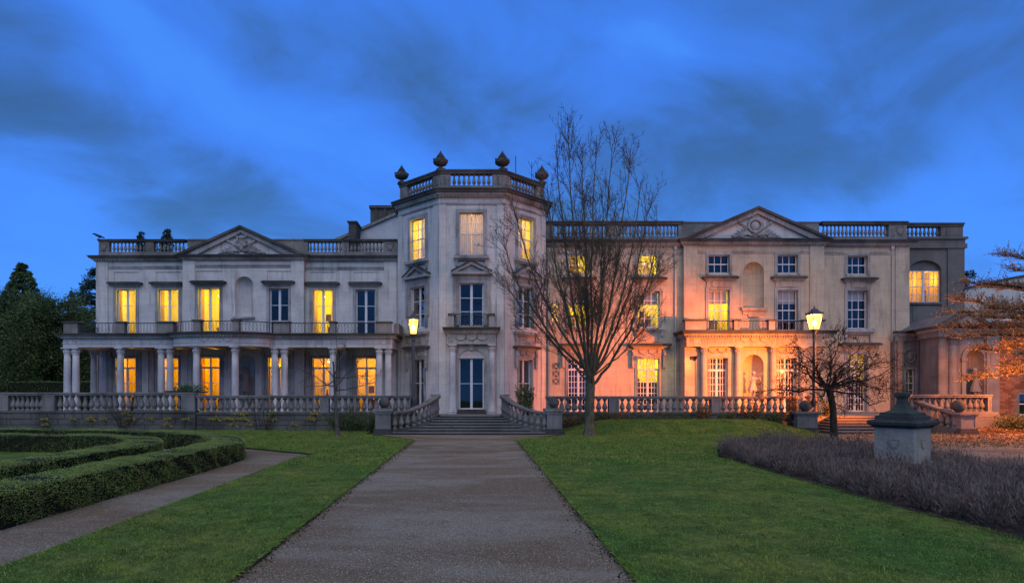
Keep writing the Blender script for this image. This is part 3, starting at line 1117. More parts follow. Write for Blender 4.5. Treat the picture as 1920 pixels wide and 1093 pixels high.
def column_mesh(h, r, mat, cap=True):
    k = ('col', round(h, 2), round(r, 3), mat.name)
    if k not in BAL:
        mb = MB()
        mb.box(Fr(0, 0, 0), -r * 1.35, r * 1.35, -r * 1.35, r * 1.35, 0, 0.10)
        prof = [(r * 1.3, 0.10), (r * 1.34, 0.15), (r * 1.1, 0.20), (r * 1.18, 0.25), (r * 1.0, 0.29), (r * 1.0, h * 0.33), (r * 0.94, h * 0.66), (r * 0.85, h - 0.42)]
        mb.lathe((0, 0, 0), prof, 18)
        me = mb.mesh('column', mat, False)
        me.polygons.foreach_set('use_smooth', [len(p.vertices) == 4 and abs(p.normal.z) < 0.5 and i >= 6 for i, p in enumerate(me.polygons)])
        cb = MB()
        cp = [(r * 0.95, h - 0.42), (r * 0.98, h - 0.39), (r * 0.86, h - 0.37), (r * 0.88, h - 0.18), (r * 1.0, h - 0.14), (r * 1.12, h - 0.08)]
        cb.lathe((0, 0, 0), cp, 18)
        for i in range(10):
            t = 2 * math.pi * i / 10
            cb.ball((r * 0.92 * math.cos(t), r * 0.92 * math.sin(t), h - 0.25), 0.05, 5, 4, (1, 1, 1.8))
        cb.box(Fr(0, 0, 0), -r * 1.22, r * 1.22, -r * 1.22, r * 1.22, h - 0.08, h)
        BAL[k] = (me, cb.mesh('capital', mat, False))
    return BAL[k]


def column(parent, x, y, z0, z1, r, mat=None, name='column', rot=0):
    me, cap = column_mesh(z1 - z0, r, mat or M['column'])
    o = link(name, me, parent, (x, y, z0), rot)
    link('capital', cap, o, (x, y, z0), rot)
    return o


def railing(parent, pts, z0, z1, spacing=0.2, name='iron_railing'):
    """interlaced ovals between a top and a bottom bar along a plan polyline; fixed iron panel"""
    mb = MB()
    P = [Vector(p) for p in pts]
    seg = [(P[i + 1] - P[i]).length for i in range(len(P) - 1)]
    L = sum(seg)

    def at(s):
        s = min(max(s, 0), L)
        for i, l in enumerate(seg):
            if s <= l or i == len(seg) - 1:
                t = s / l if l else 0
                return P[i] + (P[i + 1] - P[i]) * t
            s -= l
    m = max(2, int(L / 0.5))
    for z, r in ((z0 + 0.04, 0.014), (z1 - 0.03, 0.022)):
        mb.tube([(*at(L * i / m), z) for i in range(m + 1)], r, 5)
    n = max(2, int(round(L / spacing)))
    zc, hz = (z0 + z1) / 2, (z1 - z0) / 2 - 0.05
    for k in range(n + 1):
        s = L * k / n
        loop = []
        for i in range(11):
            t = 2 * math.pi * i / 10
            q = at(s + math.cos(t) * spacing * 0.72)
            loop.append((q.x, q.y, zc + hz * math.sin(t)))
        mb.tube(loop, 0.0105, 3, False)
    o = mb.build(name, M['iron'], parent)
    return o


def urn_mesh():
    if 'urn' not in BAL:
        mb = MB()
        mb.box(Fr(0, 0, 0), -0.24, 0.24, -0.24, 0.24, 0, 0.10)
        prof = [(0.22, 0.10), (0.20, 0.15), (0.10, 0.20), (0.09, 0.25), (0.17, 0.28), (0.32, 0.34), (0.41, 0.44), (0.435, 0.56), (0.40, 0.67), (0.29, 0.735), (0.22, 0.75), (0.27, 0.78), (0.27, 0.81),
                (0.19, 0.85), (0.215, 0.89), (0.14, 0.94), (0.16, 0.98), (0.09, 1.03), (0.10, 1.07), (0.04, 1.11), (0.05, 1.15), (0.01, 1.22)]
        mb.lathe((0, 0, 0), prof, 16)
        body = mb.mesh('urn', M['ledge'], False)
        sb = MB()
        for k in range(4):
            t0, t1 = math.pi / 2 * k, math.pi / 2 * (k + 1)
            pts, rad = [], []
            for i in range(9):
                u = i / 8
                t = t0 + (t1 - t0) * u
                z = 0.62 - 0.16 * 4 * u * (1 - u)
                r = 0.43 - 0.03 * 4 * u * (1 - u)
                pts.append((r * math.cos(t), r * math.sin(t), z))
                rad.append(0.022 + 0.03 * math.sin(math.pi * u))
            sb.tube(pts, rad, 6)
            sb.ball((0.42 * math.cos(t0), 0.42 * math.sin(t0), 0.66), 0.06, 6, 5)
        BAL['urn'] = (body, sb.mesh('garland', M['ledge'], False))
    return BAL['urn']


def urn(label, loc, s):
    a, b = urn_mesh()
    t = thing('stone_urn', label, 'urn', loc, 'urns on the tower parapet')
    link('body', a, t, loc, 0.3, (s, s, s))
    link('garland', b, t, loc, 0.3, (s, s, s))
    return t


def skin_figure(name, J, E, mat, parent, loc, rotz=0, levels=1, root=0):
    """one continuous body grown over a skeleton: J {name: (x, y, z, radius or (rx, ry))}"""
    keys = list(J)
    me = bpy.data.meshes.new(name)
    me.from_pydata([J[k][:3] for k in keys], [(keys.index(a), keys.index(b)) for a, b in E], [])
    o = link(name, me, parent, loc, rotz)
    mod = o.modifiers.new('skin', 'SKIN')
    mod.use_smooth_shade = True
    for i, k in enumerate(keys):
        r = J[k][3]
        me.skin_vertices[0].data[i].radius = (r, r) if isinstance(r, (int, float)) else r
        me.skin_vertices[0].data[i].use_root = i == root
    sub = o.modifiers.new('sub', 'SUBSURF')
    sub.levels = sub.render_levels = levels
    dg = bpy.context.evaluated_depsgraph_get()
    ev = o.evaluated_get(dg)
    nm = bpy.data.meshes.new_from_object(ev)
    o.modifiers.clear()
    o.data = nm
    nm.materials.clear()
    nm.materials.append(mat)
    return o


def dress_mesh(rings, mat, folds=9, amp=0.08, n=36):
    """draped cloth: rings of (cx, cy, z, rx, ry, fold)"""
    mb = MB()
    V = []
    for cx_, cy_, z, rx, ry, f in rings:
        for i in range(n):
            t = 2 * math.pi * i / n
            k = 1 + amp * f * math.sin(folds * t + 2.0 * f) + amp * 0.5 * f * math.sin((folds * 2 + 1) * t)
            V.append((cx_ + rx * k * math.cos(t), cy_ + ry * k * math.sin(t), z))
    Fs = [(j * n + i, j * n + (i + 1) % n, (j + 1) * n + (i + 1) % n, (j + 1) * n + i) for j in range(len(rings) - 1) for i in range(n)]
    mb.add(V, Fs)
    return mb.mesh('tunic', mat, True)


def lantern_post(label, x, y, z0, ztop, power, group, s=1.0, col=(1.0, 0.235, 0.035), high=False):
    """cast-iron lamp post with a tapering four-sided lantern"""
    t = thing('street_lamp', label, 'street lamp', (x, y, z0), group)
    F = Fr(x, y, R(8))
    h = ztop - z0
    lz0 = ztop - 1.42 * s          # bottom of the lantern glass
    lz1 = ztop - 0.52 * s          # top of the glass
    pb = MB()
    pb.lathe((x, y, z0), [(0.20, 0), (0.20, 0.18), (0.15, 0.24), (0.15, 0.75), (0.17, 0.80), (0.115, 0.92), (0.10, 1.1), (0.085, h - 2.3 * s), (0.075, h - 1.75 * s)], 10)
    pb.lathe((x, y, lz0 - 0.42 * s), [(0.075, 0), (0.12, 0.05), (0.09, 0.10), (0.08, 0.22 * s), (0.14, 0.30 * s), (0.15, 0.40 * s)], 10)
    pb.build('post', M['postpaint'], t, True)
    ab = MB()
    ab.tube([F.p(-0.42 * s, 0, lz0 - 0.5 * s), F.p(0.42 * s, 0, lz0 - 0.5 * s)], 0.018, 6)
    for a in (-0.42, 0.42):
        ab.ball(F.p(a * s, 0, lz0 - 0.5 * s), 0.035, 6, 4)
    ab.build('ladder_bar', M['postpaint'], t)
    r0, r1 = 0.19 * s, 0.30 * s
    fb = MB()
    cs = [(-1, -1), (1, -1), (1, 1), (-1, 1)]
    for sx, sy in cs:
        fb.tube([F.p(sx * r0, sy * r0, lz0), F.p(sx * r1, sy * r1, lz1)], 0.022 * s, 5)
    for r_, z_ in ((r0, lz0), (r1, lz1)):
        fb.tube([F.p(sx * r_, sy * r_, z_) for sx, sy in cs + [cs[0]]], 0.028 * s, 5)
    fb.box(F, -r0 * 0.9, r0 * 0.9, -r0 * 0.9, r0 * 0.9, lz0 - 0.03, lz0 - 0.015)
    fb.build('lantern_frame', M['postpaint'], t)
    for i in range(4):
        (ax_, ay), (bx, by) = cs[i], cs[(i + 1) % 4]
        gb = MB()
        k = 0.97
        gb.quad(F.p(ax_ * r0 * k, ay * r0 * k, lz0), F.p(bx * r0 * k, by * r0 * k, lz0), F.p(bx * r1 * k, by * r1 * k, lz1), F.p(ax_ * r1 * k, ay * r1 * k, lz1))
        gb.build('lantern_pane', M['lantern'], t)
    rb = MB()
    prof = [(1.36, 0.0), (1.30, 0.06), (0.95, 0.16), (0.55, 0.24), (0.5, 0.32), (0.18, 0.36), (0.10, 0.42), (0.16, 0.46), (0.02, 0.54)]
    k0 = len(rb.v)
    n = 4
    V = []
    for r_, z_ in prof:
        for sx, sy in cs:
            V.append(F.p(sx * r_ * r1 * 0.88, sy * r_ * r1 * 0.88, lz1 + z_ * s))
    Fs = [(j * 4 + i, j * 4 + (i + 1) % 4, (j + 1) * 4 + (i + 1) % 4, (j + 1) * 4 + i) for j in range(len(prof) - 1) for i in range(4)] + [(0, 3, 2, 1)]
    rb.add(V, Fs)
    for sx, sy in cs:
        rb.ball(F.p(sx * r1 * 1.12, sy * r1 * 1.12, lz1 + 0.10 * s), 0.035 * s, 5, 4, (1, 1, 1.8))
    rb.build('lantern_roof', M['postpaint'], t)
    bb = MB()
    bb.ball((x, y, (lz0 + lz1) / 2 - 0.05), 0.11 * s, 10, 8, (1, 1, 1.5))
    bb.build('bulb', M['bulb'], t, True)
    point_light(t, (x, y, lz1 - 0.05 if high else (lz0 + lz1) / 2 + 0.22 * s), power, col, 0.03 if high else 0.05, 'lamp_light')
    return t

# ------------------------------------------------------------------ ground, lawns, paths
def struct(name, mb, mat, smooth=False):
    o = mb.build(name, mat, None, smooth)
    o['kind'] = 'structure'
    return o


def poly_mesh(name, poly, z, mat, skirt=0.0):
    bm = bmesh.new()
    vs_ = [bm.verts.new((x, y, z)) for x, y in poly]
    bm.faces.new(vs_)
    bmesh.ops.triangulate(bm, faces=bm.faces)
    if skirt:
        n = len(poly)
        lo = [bm.verts.new((x, y, z - skirt)) for x, y in poly]
        for i in range(n):
            bm.faces.new((vs_[i], lo[i], lo[(i + 1) % n], vs_[(i + 1) % n]))
    bmesh.ops.recalc_face_normals(bm, faces=bm.faces)
    me = bpy.data.meshes.new(name)
    bm.to_mesh(me)
    bm.free()
    me.materials.append(mat)
    if skirt:
        me.materials.append(M['soil'])
        for p in me.polygons:
            if abs(p.normal.z) < 0.5:
                p.material_index = 1
    o = link(name, me)
    return o


TF = 0.77                                  # terrace floor
g = MB()
g.quad((-400, -60, -0.03), (400, -60, -0.03), (400, 600, -0.03), (-400, 600, -0.03))
struct('ground', g, M['turf'])
g = MB()
g.quad((-2.72, -8, 0.0), (1.78, -8, 0.0), (1.78, 28.2, 0.0), (-2.72, 28.2, 0.0))
g.quad((-2.72, 28.2, 0.0), (1.78, 28.2, 0.0), (5.6, 33.9, 0.0), (-6.2, 33.9, 0.0))
struct('gravel_path', g, M['gravel'])
g = MB()
g.quad((-7.6, -8, -0.004), (-5.5, -8, -0.004), (-5.2, 21.6, -0.004), (-7.6, 24.5, -0.004))
g.quad((-7.6, 19.0, -0.008), (-7.6, 24.5, -0.008), (-16, 28, -0.008), (-30, 28, -0.008), (-30, 24, -0.008), (-12, 22, -0.008))
struct('side_path', g, M['gravel'])
g = MB()
g.quad((13.0, 6, -0.004), (40, 6, -0.004), (40, 36, -0.004), (13.0, 36, -0.004))
struct('gravel_court', g, M['gravel'])

def wob(p0, p1, n, amp, seed):
    """slightly uneven cut edge between two points"""
    rn = random.Random(seed)
    out = []
    dx, dy = p1[0] - p0[0], p1[1] - p0[1]
    L = math.hypot(dx, dy)
    for i in range(n):
        t = i / n
        o = rn.uniform(-amp, amp) if i else 0
        out.append((p0[0] + dx * t - dy / L * o, p0[1] + dy * t + dx / L * o))
    return out


LAWN_L = (wob((-5.6, 2), (-2.69, 2), 2, 0, 1) + wob((-2.69, 2), (-2.69, 27.8), 90, 0.035, 2) + [(-2.69, 27.8), (-4.5, 29.4), (-5.3, 31.0), (-5.3, 34.0), (-30, 34.0), (-30, 27.4), (-14, 27.2)]
          + wob((-8.6, 23.9), (-5.3, 21.3), 10, 0.03, 3) + [(-5.3, 21.3)] + wob((-5.5, 20.3), (-5.6, 2), 60, 0.02, 4))
LAWN_R = (wob((1.75, 2), (7.7, 2), 2, 0, 5) + [(7.7, 2), (7.55, 20.3), (8.6, 23.2), (11.9, 24.0), (13.4, 21.0), (14.6, 23), (15.4, 29.5), (15.6, 33.6), (4.1, 33.6), (4.6, 31.0), (3.4, 29.6)]
          + wob((1.75, 27.8), (1.75, 2), 90, 0.035, 6))
lz = 0.045
o = poly_mesh('lawn', LAWN_L, lz, M['turf'], 0.08)
o['kind'] = 'structure'
o = poly_mesh('lawn', LAWN_R, lz, M['turf'], 0.08)
o['kind'] = 'structure'
o = poly_mesh('parterre_lawn', [(-30, 5), (-10.1, 5), (-10.1, 21.0), (-12.5, 22.6), (-30, 22.6)], 0.02, M['turf'])
o['kind'] = 'structure'


def bank_z(x, y):
    t = min(1, max(0, (y - 30.2) / 2.9))
    s = t * t * (3 - 2 * t)
    e = min(1, max(0, (x - 4.0) / 3.0))
    e = e * e * (3 - 2 * e)
    f = min(1, max(0, (16.6 - x) / 2.0))
    return 0.03 + (0.50 * e * f + 0.10) * s


g = MB()
nx, ny = 40, 14
V = []
for j in range(ny + 1):
    for i in range(nx + 1):
        x, y = 4.2 + 12.2 * i / nx, 29.6 + 4.35 * j / ny
        V.append((x, y, bank_z(x, y)))
g.add(V, [(j * (nx + 1) + i, j * (nx + 1) + i + 1, (j + 1) * (nx + 1) + i + 1, (j + 1) * (nx + 1) + i) for j in range(ny) for i in range(nx)])
struct('lawn_bank', g, M['turf'], True)


def in_poly(P, poly):
    x, y = P[:, 0], P[:, 1]
    r = np.zeros(len(P), bool)
    n = len(poly)
    for i in range(n):
        x0, y0 = poly[i]
        x1, y1 = poly[(i + 1) % n]
        c = ((y0 > y) != (y1 > y))
        with np.errstate(divide='ignore', invalid='ignore'):
            xi = (x1 - x0) * (y - y0) / (y1 - y0 + 1e-12) + x0
        r ^= c & (x < xi)
    return r


def in_view(P, pad=60):
    u = CX + P[:, 0] * FPX / np.maximum(P[:, 1], 0.1)
    return (u > -pad) & (u < 1920 + pad)


def grass_on(name, poly, zf, label, dens=((2, 11, 4200), (11, 18, 2300), (18, 36, 900)), x=(-30, 30)):
    Ps = []
    for y0, y1, d in dens:
        xa, xb = max(x[0], -0.75 * y1 - 1), min(x[1], 0.9 * y1 + 1)
        n = int((xb - xa) * (y1 - y0) * d)
        P = np.column_stack([RNG.uniform(xa, xb, n), RNG.uniform(y0, y1, n)])
        P = P[in_view(P, 20)]
        if y0 < 6:
            P = P[P[:, 1] > 6.4]
        P = P[in_poly(P, poly)]
        Ps.append(np.column_stack([P, np.full(len(P), 1.0 + (y0 > 12) * 0.5 + (y0 > 17) * 0.6)]))
    P = np.concatenate(Ps)
    n = len(P)
    z = zf(P[:, 0], P[:, 1]) if callable(zf) else np.full(n, zf)
    k = P[:, 2]
    tuft = 0.75 + 0.5 * np.sin(P[:, 0] * 7 + np.sin(P[:, 1] * 5) * 2) * np.sin(P[:, 1] * 6.3 + P[:, 0] * 2.1)
    hgt = RNG.uniform(0.014, 0.040, n) * k * np.clip(tuft, 0.4, 1.3)
    wid = RNG.uniform(0.003, 0.007, n) * k
    t = RNG.uniform(0, 2 * np.pi, n)
    lean = RNG.normal(0, 0.015, (n, 2)) * k[:, None]
    base = np.column_stack([P[:, 0], P[:, 1], z - 0.004])
    dx = np.column_stack([np.cos(t) * wid, np.sin(t) * wid, np.zeros(n)])
    tip = base + np.column_stack([lean, hgt])
    V = np.stack([base - dx, base + dx, tip], 1).reshape(-1, 3)
    o = link(name, np_mesh(name, V, np.arange(3 * n).reshape(n, 3), M['grass']))
    tag(o, label, 'grass', None, 'stuff')
    return n


nb = grass_on('grass', LAWN_L, lz, 'short mown grass blades on the lawn strip beside the hedges', x=(-30, -2.6))
nb += grass_on('grass', LAWN_R, lz, 'short mown grass blades on the wide lawn below the bare tree', dens=((2, 11, 3600), (11, 18, 2000), (18, 30, 800)), x=(1.7, 16))
bank_np = np.vectorize(bank_z)
nb += grass_on('grass', [(4.3, 30.0), (16.3, 30.0), (16.3, 33.9), (4.3, 33.9)], bank_np, 'yellowish grass on the low bank under the terrace', dens=((29, 34, 900),), x=(4, 16.5))


def stones_on(name, poly, n, label, ymax):
    P = np.column_stack([RNG.uniform(min(p[0] for p in poly), max(p[0] for p in poly), n), 6.5 + (ymax - 6.5) * RNG.uniform(0, 1, n) ** 1.5])
    P = P[in_poly(P, poly) & in_view(P)]
    n = len(P)
    r = RNG.uniform(0.004, 0.011, n)
    c = np.column_stack([P, r * 0.3])
    base = np.array([(1, 0, 0), (0, 1, 0), (-1, 0, 0), (0, -1, 0), (0, 0, 0.8)], float)
    off = base[None] * r[:, None, None] * RNG.uniform(0.7, 1.3, (n, 5, 1))
    t = RNG.uniform(0, 6.28, n)
    ct, st_ = np.cos(t)[:, None], np.sin(t)[:, None]
    ox = off[:, :, 0] * ct - off[:, :, 1] * st_
    oy = off[:, :, 0] * st_ + off[:, :, 1] * ct
    V = (c[:, None, :] + np.stack([ox, oy, off[:, :, 2]], 2)).reshape(-1, 3)
    f = np.array([(0, 1, 4), (1, 2, 4), (2, 3, 4), (3, 0, 4)])
    Fa = (np.arange(n)[:, None, None] * 5 + f[None]).reshape(-1, 3)
    o = link(name, np_mesh(name, V, Fa, M['pebble']))
    tag(o, label, 'gravel', None, 'stuff')


stones_on('gravel', [(-2.7, 6), (1.78, 6), (1.78, 27), (-2.7, 27)], 75000, 'loose pale gravel on the main path', 22)
stones_on('gravel', [(-7.2, 6), (-5.55, 6), (-5.3, 21), (-7.1, 21)], 26000, 'loose pale gravel on the side path by the hedge', 21)

# longer blades hanging over the cut edges of the turf
P, Dn = [], []
for xe, sg, y0, y1 in ((-2.69, 1, 6.6, 27.8), (1.75, -1, 6.6, 27.8), (-5.55, -1, 7.2, 20.6)):
    n = 9000
    y = y0 + (y1 - y0) * RNG.uniform(0, 1, n) ** 1.3
    xx = xe - sg * np.abs(RNG.normal(0, 0.035, n)) + (0.0 if xe > -5 else 0.002 * (20 - y))
    P.append(np.column_stack([xx, y, np.full(n, lz)]))
    Dn.append(np.column_stack([np.full(n, sg * 1.0), RNG.normal(0, 0.5, n), RNG.uniform(-0.5, 0.8, n)]))
P, Dn = np.concatenate(P), np.concatenate(Dn)
V, Fa = leaf_cloud(P, 0.055, RNG, 0.0, 0.13, Dn, 0.35)
o = link('grass', np_mesh('grass', V, Fa, M['grass']))
tag(o, 'longer grass blades hanging over the cut lawn edges', 'grass', None, 'stuff')

# crumbs of earth and cut turf along the lawn edges
P = []
for xe, sg in ((-2.69, 1), (1.75, -1)):
    n = 1100
    P.append(np.column_stack([xe + sg * np.abs(RNG.normal(0, 0.10, n)), RNG.uniform(6.6, 27.8, n), RNG.uniform(0.0, 0.02, n)]))
P = np.concatenate(P)
V, Fa = leaf_cloud(P, 0.035, RNG, 0.1, 0.7)
P2 = np.column_stack([RNG.uniform(-6, 8, 1100), RNG.uniform(6.6, 27, 1100)])
P2 = P2[in_poly(P2, LAWN_L) | in_poly(P2, LAWN_R)]
V2, F2 = leaf_cloud(np.column_stack([P2, np.full(len(P2), lz + 0.012)]), 0.03, RNG, 0.1, 0.8)
V, Fa = np.concatenate([V, V2]), np.concatenate([Fa, F2 + len(V)])
o = link('fallen_leaves', np_mesh('fallen_leaves', V, Fa, M['soil']))
tag(o, 'dark crumbs of earth on the lawns and along the cut path edges', 'debris', None, 'stuff')

# ------------------------------------------------------------------ terrace slab
g = MB()
g.flat([(-30, 34.3), (-2.1, 34.3), (-2.1, 32.9), (1.6, 32.9), (1.6, 34.3), (16.9, 34.3), (17.3, 34.4), (21.4, 34.4), (21.6, 33.4), (27.3, 33.4), (27.3, 46), (-30, 46)], -0.02, TF)
struct('terrace_floor', g, M['terrace'])

# ------------------------------------------------------------------ the left wing
YW, YC, YP = 41.3, 41.0, 37.9


def make_left_wing():
    t = thing('house_wing', 'two storey stone wing with a curved columned porch and a low pediment', 'building', (-13.4, YW, TF), 'wings of the mansion')
    zc0, zc1 = zz(490.5, YW), zz(481, YW)
    zp, zr, zt = zz(472, YW), zz(452.5, YW), zz(448, YW)
    zw0 = 5.5
    F, FC = front(YW), front(YC)
    A = lambda u: ax(u, YW)
    AC = lambda u: ax(u, YC)
    xl, xr = A(181.5), A(746)
    cl, cr = AC(344), AC(570)
    up = zz(543, YW)
    upc = zz(541, YC)
    gf = zz(671, YW)
    pz0, pz1 = zz(529, YW), zz(510, YW)
    z0 = TF - 0.05
    W = {'W1': (A(217.5), A(255.5)), 'W2': (A(296), A(335)), 'W5': (A(585.5), A(624.5)), 'W6': (A(667), A(704))}
    WC = {'W3': (AC(372), AC(412)), 'W4': (AC(505), AC(541))}
    G = {'G1': (A(217), A(255)), 'G2': (A(296), A(335)), 'G5': (A(586.5), A(625)), 'G6': (A(668), A(705))}
    GC = {'G3': (AC(374), AC(412)), 'G4': (AC(503), AC(540))}
    rev = 0.24
    # walls
    for x0, x1, keys, gk in ((xl, cl, ('W1', 'W2'), ('G1', 'G2')), (cr, xr, ('W5', 'W6'), ('G5', 'G6'))):
        mb = MB()
        holes = [(W[k][0], W[k][1], zw0, up, rev, False) for k in keys] + [(G[k][0], G[k][1], TF + 0.03, gf, rev, False) for k in gk]
        holes += [(W[k][0] - 0.14, W[k][1] + 0.14, pz0, pz1, 0.05, True) for k in keys]
        wall(mb, F, x0, x1, z0, zc0, holes)
        mb.build('wall', M['stucco'], t)
    mb = MB()
    na, nw = (AC(441) + AC(474.5)) / 2, AC(474.5) - AC(441)
    nz0, nz1 = zz(594, YC), zz(518, YC)
    ga, gw = (AC(444) + AC(480)) / 2, AC(480) - AC(444)
    gz0, gz1 = TF + 0.5, zz(664, YC)
    holes = [(a, b, zw0, upc, rev, False) for a, b in WC.values()] + [(a, b, TF + 0.03, zz(670, YC), rev, False) for a, b in GC.values()]
    holes += [(a - 0.14, b + 0.14, zz(527, YC), zz(508, YC), 0.05, True) for a, b in WC.values()]
    holes += [(na - nw / 2, na + nw / 2, nz0, nz1, 0, False), (ga - gw / 2, ga + gw / 2, gz0, gz1, 0, False)]
    wall(mb, FC, cl, cr, z0, zc0, holes)
    for x in (cl, cr):
        mb.quad((x, YC, z0), (x, YW, z0), (x, YW, zc0), (x, YC, zc0))
    mb.build('wall', M['stucco'], t)
    niche('niche', FC, na, nw, nz0, nz1, M['stucco'], t)
    niche('niche', FC, ga, gw, gz0, gz1, M['stucco'], t)
    sb = MB()
    sb.box(FC, na - nw / 2 - 0.12, na + nw / 2 + 0.12, 0.0, 0.16, nz0 - 0.12, nz0)
    sb.build('sill', M['trim'], t)
    # end and back walls, flat roof
    mb = MB()
    mb.quad((xl, YW, z0), (xl, 52, z0), (xl, 52, zc0), (xl, YW, zc0))
    mb.quad((xl, 52, z0), (xr, 52, z0), (xr, 52, zc0), (xl, 52, zc0))
    mb.quad((xr, YW + 0.01, z0), (xr, 52, z0), (xr, 52, zc0), (xr, YW + 0.01, zc0))
    mb.build('end_wall', M['stucco'], t)
    mb = MB()
    mb.box(front(YW), xl + 0.1, xr - 0.1, -10.5, -0.15, zc0 + 0.05, zc0 + 0.22)
    mb.build('roof', M['lead'], t)
    # pilaster strips and architrave band
    for a0, a1, Fx, zt_ in ((xl, A(203), F, zc0), (A(721), A(744), F, zc0), (cl, AC(366), FC, zc0), (AC(547), cr, FC, zc0)):
        mb = MB()
        mb.box(Fx, a0 - 0.02, a1, 0.0, 0.07, TF, zc0 - 0.002)
        mb.build('pilaster', M['stucco'], t)
    for a0, a1, Fx, v in ((A(203) + 0.01, cl - 0.01, F, 500), (cr + 0.01, A(721) - 0.01, F, 501.5), (AC(366) + 0.01, AC(547) - 0.01, FC, 499)):
        mb = MB()
        zb = zz(v, YW)
        mb.box(Fx, a0, a1, 0.0, 0.08, zb - 0.05, zb + 0.04).box(Fx, a0, a1, 0.0, 0.04, zb - 0.16, zb - 0.05)
        mb.build('architrave_band', M['trim'], t)
    # cornices
    cornice(t, [(xl, 46), (xl, YW), (cl - 0.012, YW)], zc0, zc1, 0.42)
    cornice(t, [(cr + 0.012, YW), (xr, YW)], zc0, zc1, 0.42)
    cornice(t, [(cl, YW), (cl, YC), (cr, YC), (cr, YW)], zc0 + 0.003, zc1 + 0.003, 0.42)
    # roof balustrade
    yb = YW + 0.10
    s = lambda u: A(u) - A(183)
    parapet(t, ((A(183), yb), (A(344), yb)), [(0, s(202), 's'), (s(206), s(270), 'b'), (s(270.5), s(286), 's'), (s(286.5), s(344), 'b')], zc1, zp, zr, zt)
    q = lambda u: A(u) - A(570)
    parapet(t, ((A(570), yb), (A(745), yb)), [(0, q(576), 's'), (q(577), q(640), 'b'), (q(640.5), q(653), 's'), (q(654), q(717), 'b'), (q(718), q(744), 's')], zc1, zp, zr, zt)
    for u in (192.5, 731):
        mb = MB()
        shield_relief(mb, front(yb), A(u), (zp + zr) / 2, 0.42, 0.02)
        mb.build('carved_shield', M['parapet'], t)
    # pediment with solid blocks on both sides
    ap = AC(454)
    zpb, zpa = zc1 + 0.02, zz(425, YC)
    big_pediment(t, FC, AC(335), AC(573.5), zpb, zpa, 0.42, ap)
    trophy(t, FC, ap, zpb + 0.05, AC(497) - AC(412), 1.15, 0.10, 3, True)
    mb = MB()
    mb.box(FC, cl, cr, -0.95, -0.55, zc1, zz(447, YC)).box(FC, cl - 0.06, cr + 0.06, -1.0, -0.5, zz(447, YC), zz(444.5, YC))
    mb.build('blocking_course', M['parapet'], t)
    # upper windows
    lit = {'W1': 'yellow', 'W2': 'yellow', 'W3': 'yellow', 'W5': 'yellow'}
    for k, (a, b) in list(W.items()) + list(WC.items()):
        Fx, zt_ = (FC, upc) if k in WC else (F, up)
        w = window(t, Fx, a, b, zw0, zt_, 2, 3, 'french', lit.get(k), rev, power=130, curtain='drapes' if k in lit else None, lamp=k in ('W3', 'W5'))
        surround(t, Fx, a, b, zw0, zt_, 0.17, 0.06)
        hood(t, Fx, a - 0.44, b + 0.44, zt_ + 0.20, 0.22, 0.36)
    # ground floor glazed doors
    for k, (a, b) in list(G.items()) + list(GC.items()):
        Fx, zt_ = (FC, zz(670, YC)) if k in GC else (F, gf)
        window(t, Fx, a, b, TF + 0.03, zt_, 2, 3, 'french', 'amber', rev, transom=0.82, power=100, curtain='drapes' if k in ('G1', 'G3') else None, lamp=k == 'G5')
        surround(t, Fx, a, b, TF, zt_, 0.15, 0.05)
        mb = MB()
        for sx in (a - 0.42, b + 0.18):
            mb.box(Fx, sx, sx + 0.22, 0, 0.10, TF, zt_ + 0.02)
            mb.prism(Fx, [(sx, zt_ + 0.02), (sx + 0.22, zt_ + 0.02), (sx + 0.22, zt_ + 0.35), (sx, zt_ + 0.35)], 0, 0.24)
        mb.build('console', M['trim'], t)
    # pilasters on the back wall of the porch
    for u in (180, 195, 274, 347, 428, 486, 560, 645, 715):
        Fx, Y = (FC, YC) if 344 < u < 570 else (F, YW)
        a = ax(u, Y)
        mb = MB()
        mb.box(Fx, a - 0.2, a + 0.2, 0.0, 0.14, TF, 4.3)
        p = mb.build('pilaster', M['column'], t)
        cb = MB()
        cb.box(Fx, a - 0.25, a + 0.25, 0.0, 0.19, 4.3, 4.36).box(Fx, a - 0.21, a + 0.21, 0.0, 0.16, 4.36, 4.55).box(Fx, a - 0.26, a + 0.26, 0.0, 0.22, 4.55, 4.65)
        cb.build('capital', M['column'], p)
    # ---------------- porch
    zb, zf, zk0, zk1 = zz(651, YP), zz(635.5, YP), zz(635, YP), zz(625.5, YP)
    px = lambda u, Y=YP: ax(u, Y)
    xl_, xr_ = px(118), px(735)
    bow0, bow1 = px(327), px(509)
    bm_, br = (bow0 + bow1) / 2, (bow1 - bow0) / 2
    arc = []
    n = 14
    for i in range(n + 1):
        th = math.pi * i / n
        arc.append((bm_ - br * math.cos(th), YP - 1.15 * math.sin(th) ** 0.85))
    path = [(xl_, YW - 0.02), (xl_, YP), (bow0 - 0.02, YP)] + arc[1:-1] + [(bow1 + 0.02, YP), (xr_, YP), (xr_, YW - 0.3)]
    mb = MB()
    mb.sweep([(0.0, zb), (0.0, zb + 0.2), (0.03, zb + 0.2), (0.03, zb + 0.23), (0.0, zb + 0.23), (0.0, zk0), (-0.42, zk0), (-0.42, zb)], path)
    mb.build('entablature', M['column'], t)
    cornice(t, path, zk0, zk1, 0.36)
    # roof slab of the porch, beams
    mb = MB()
    mb.flat([(xl_ + 0.06, YW - 0.05)] + [(x + (0.06 if i < 3 else 0), y + 0.06) for i, (x, y) in enumerate(path[1:-1])] + [(xr_ - 0.06, YW - 0.35)], zk0 + 0.08, zk1 - 0.03)
    mb.build('balcony_floor', M['ledge'], t)
    mb = MB()
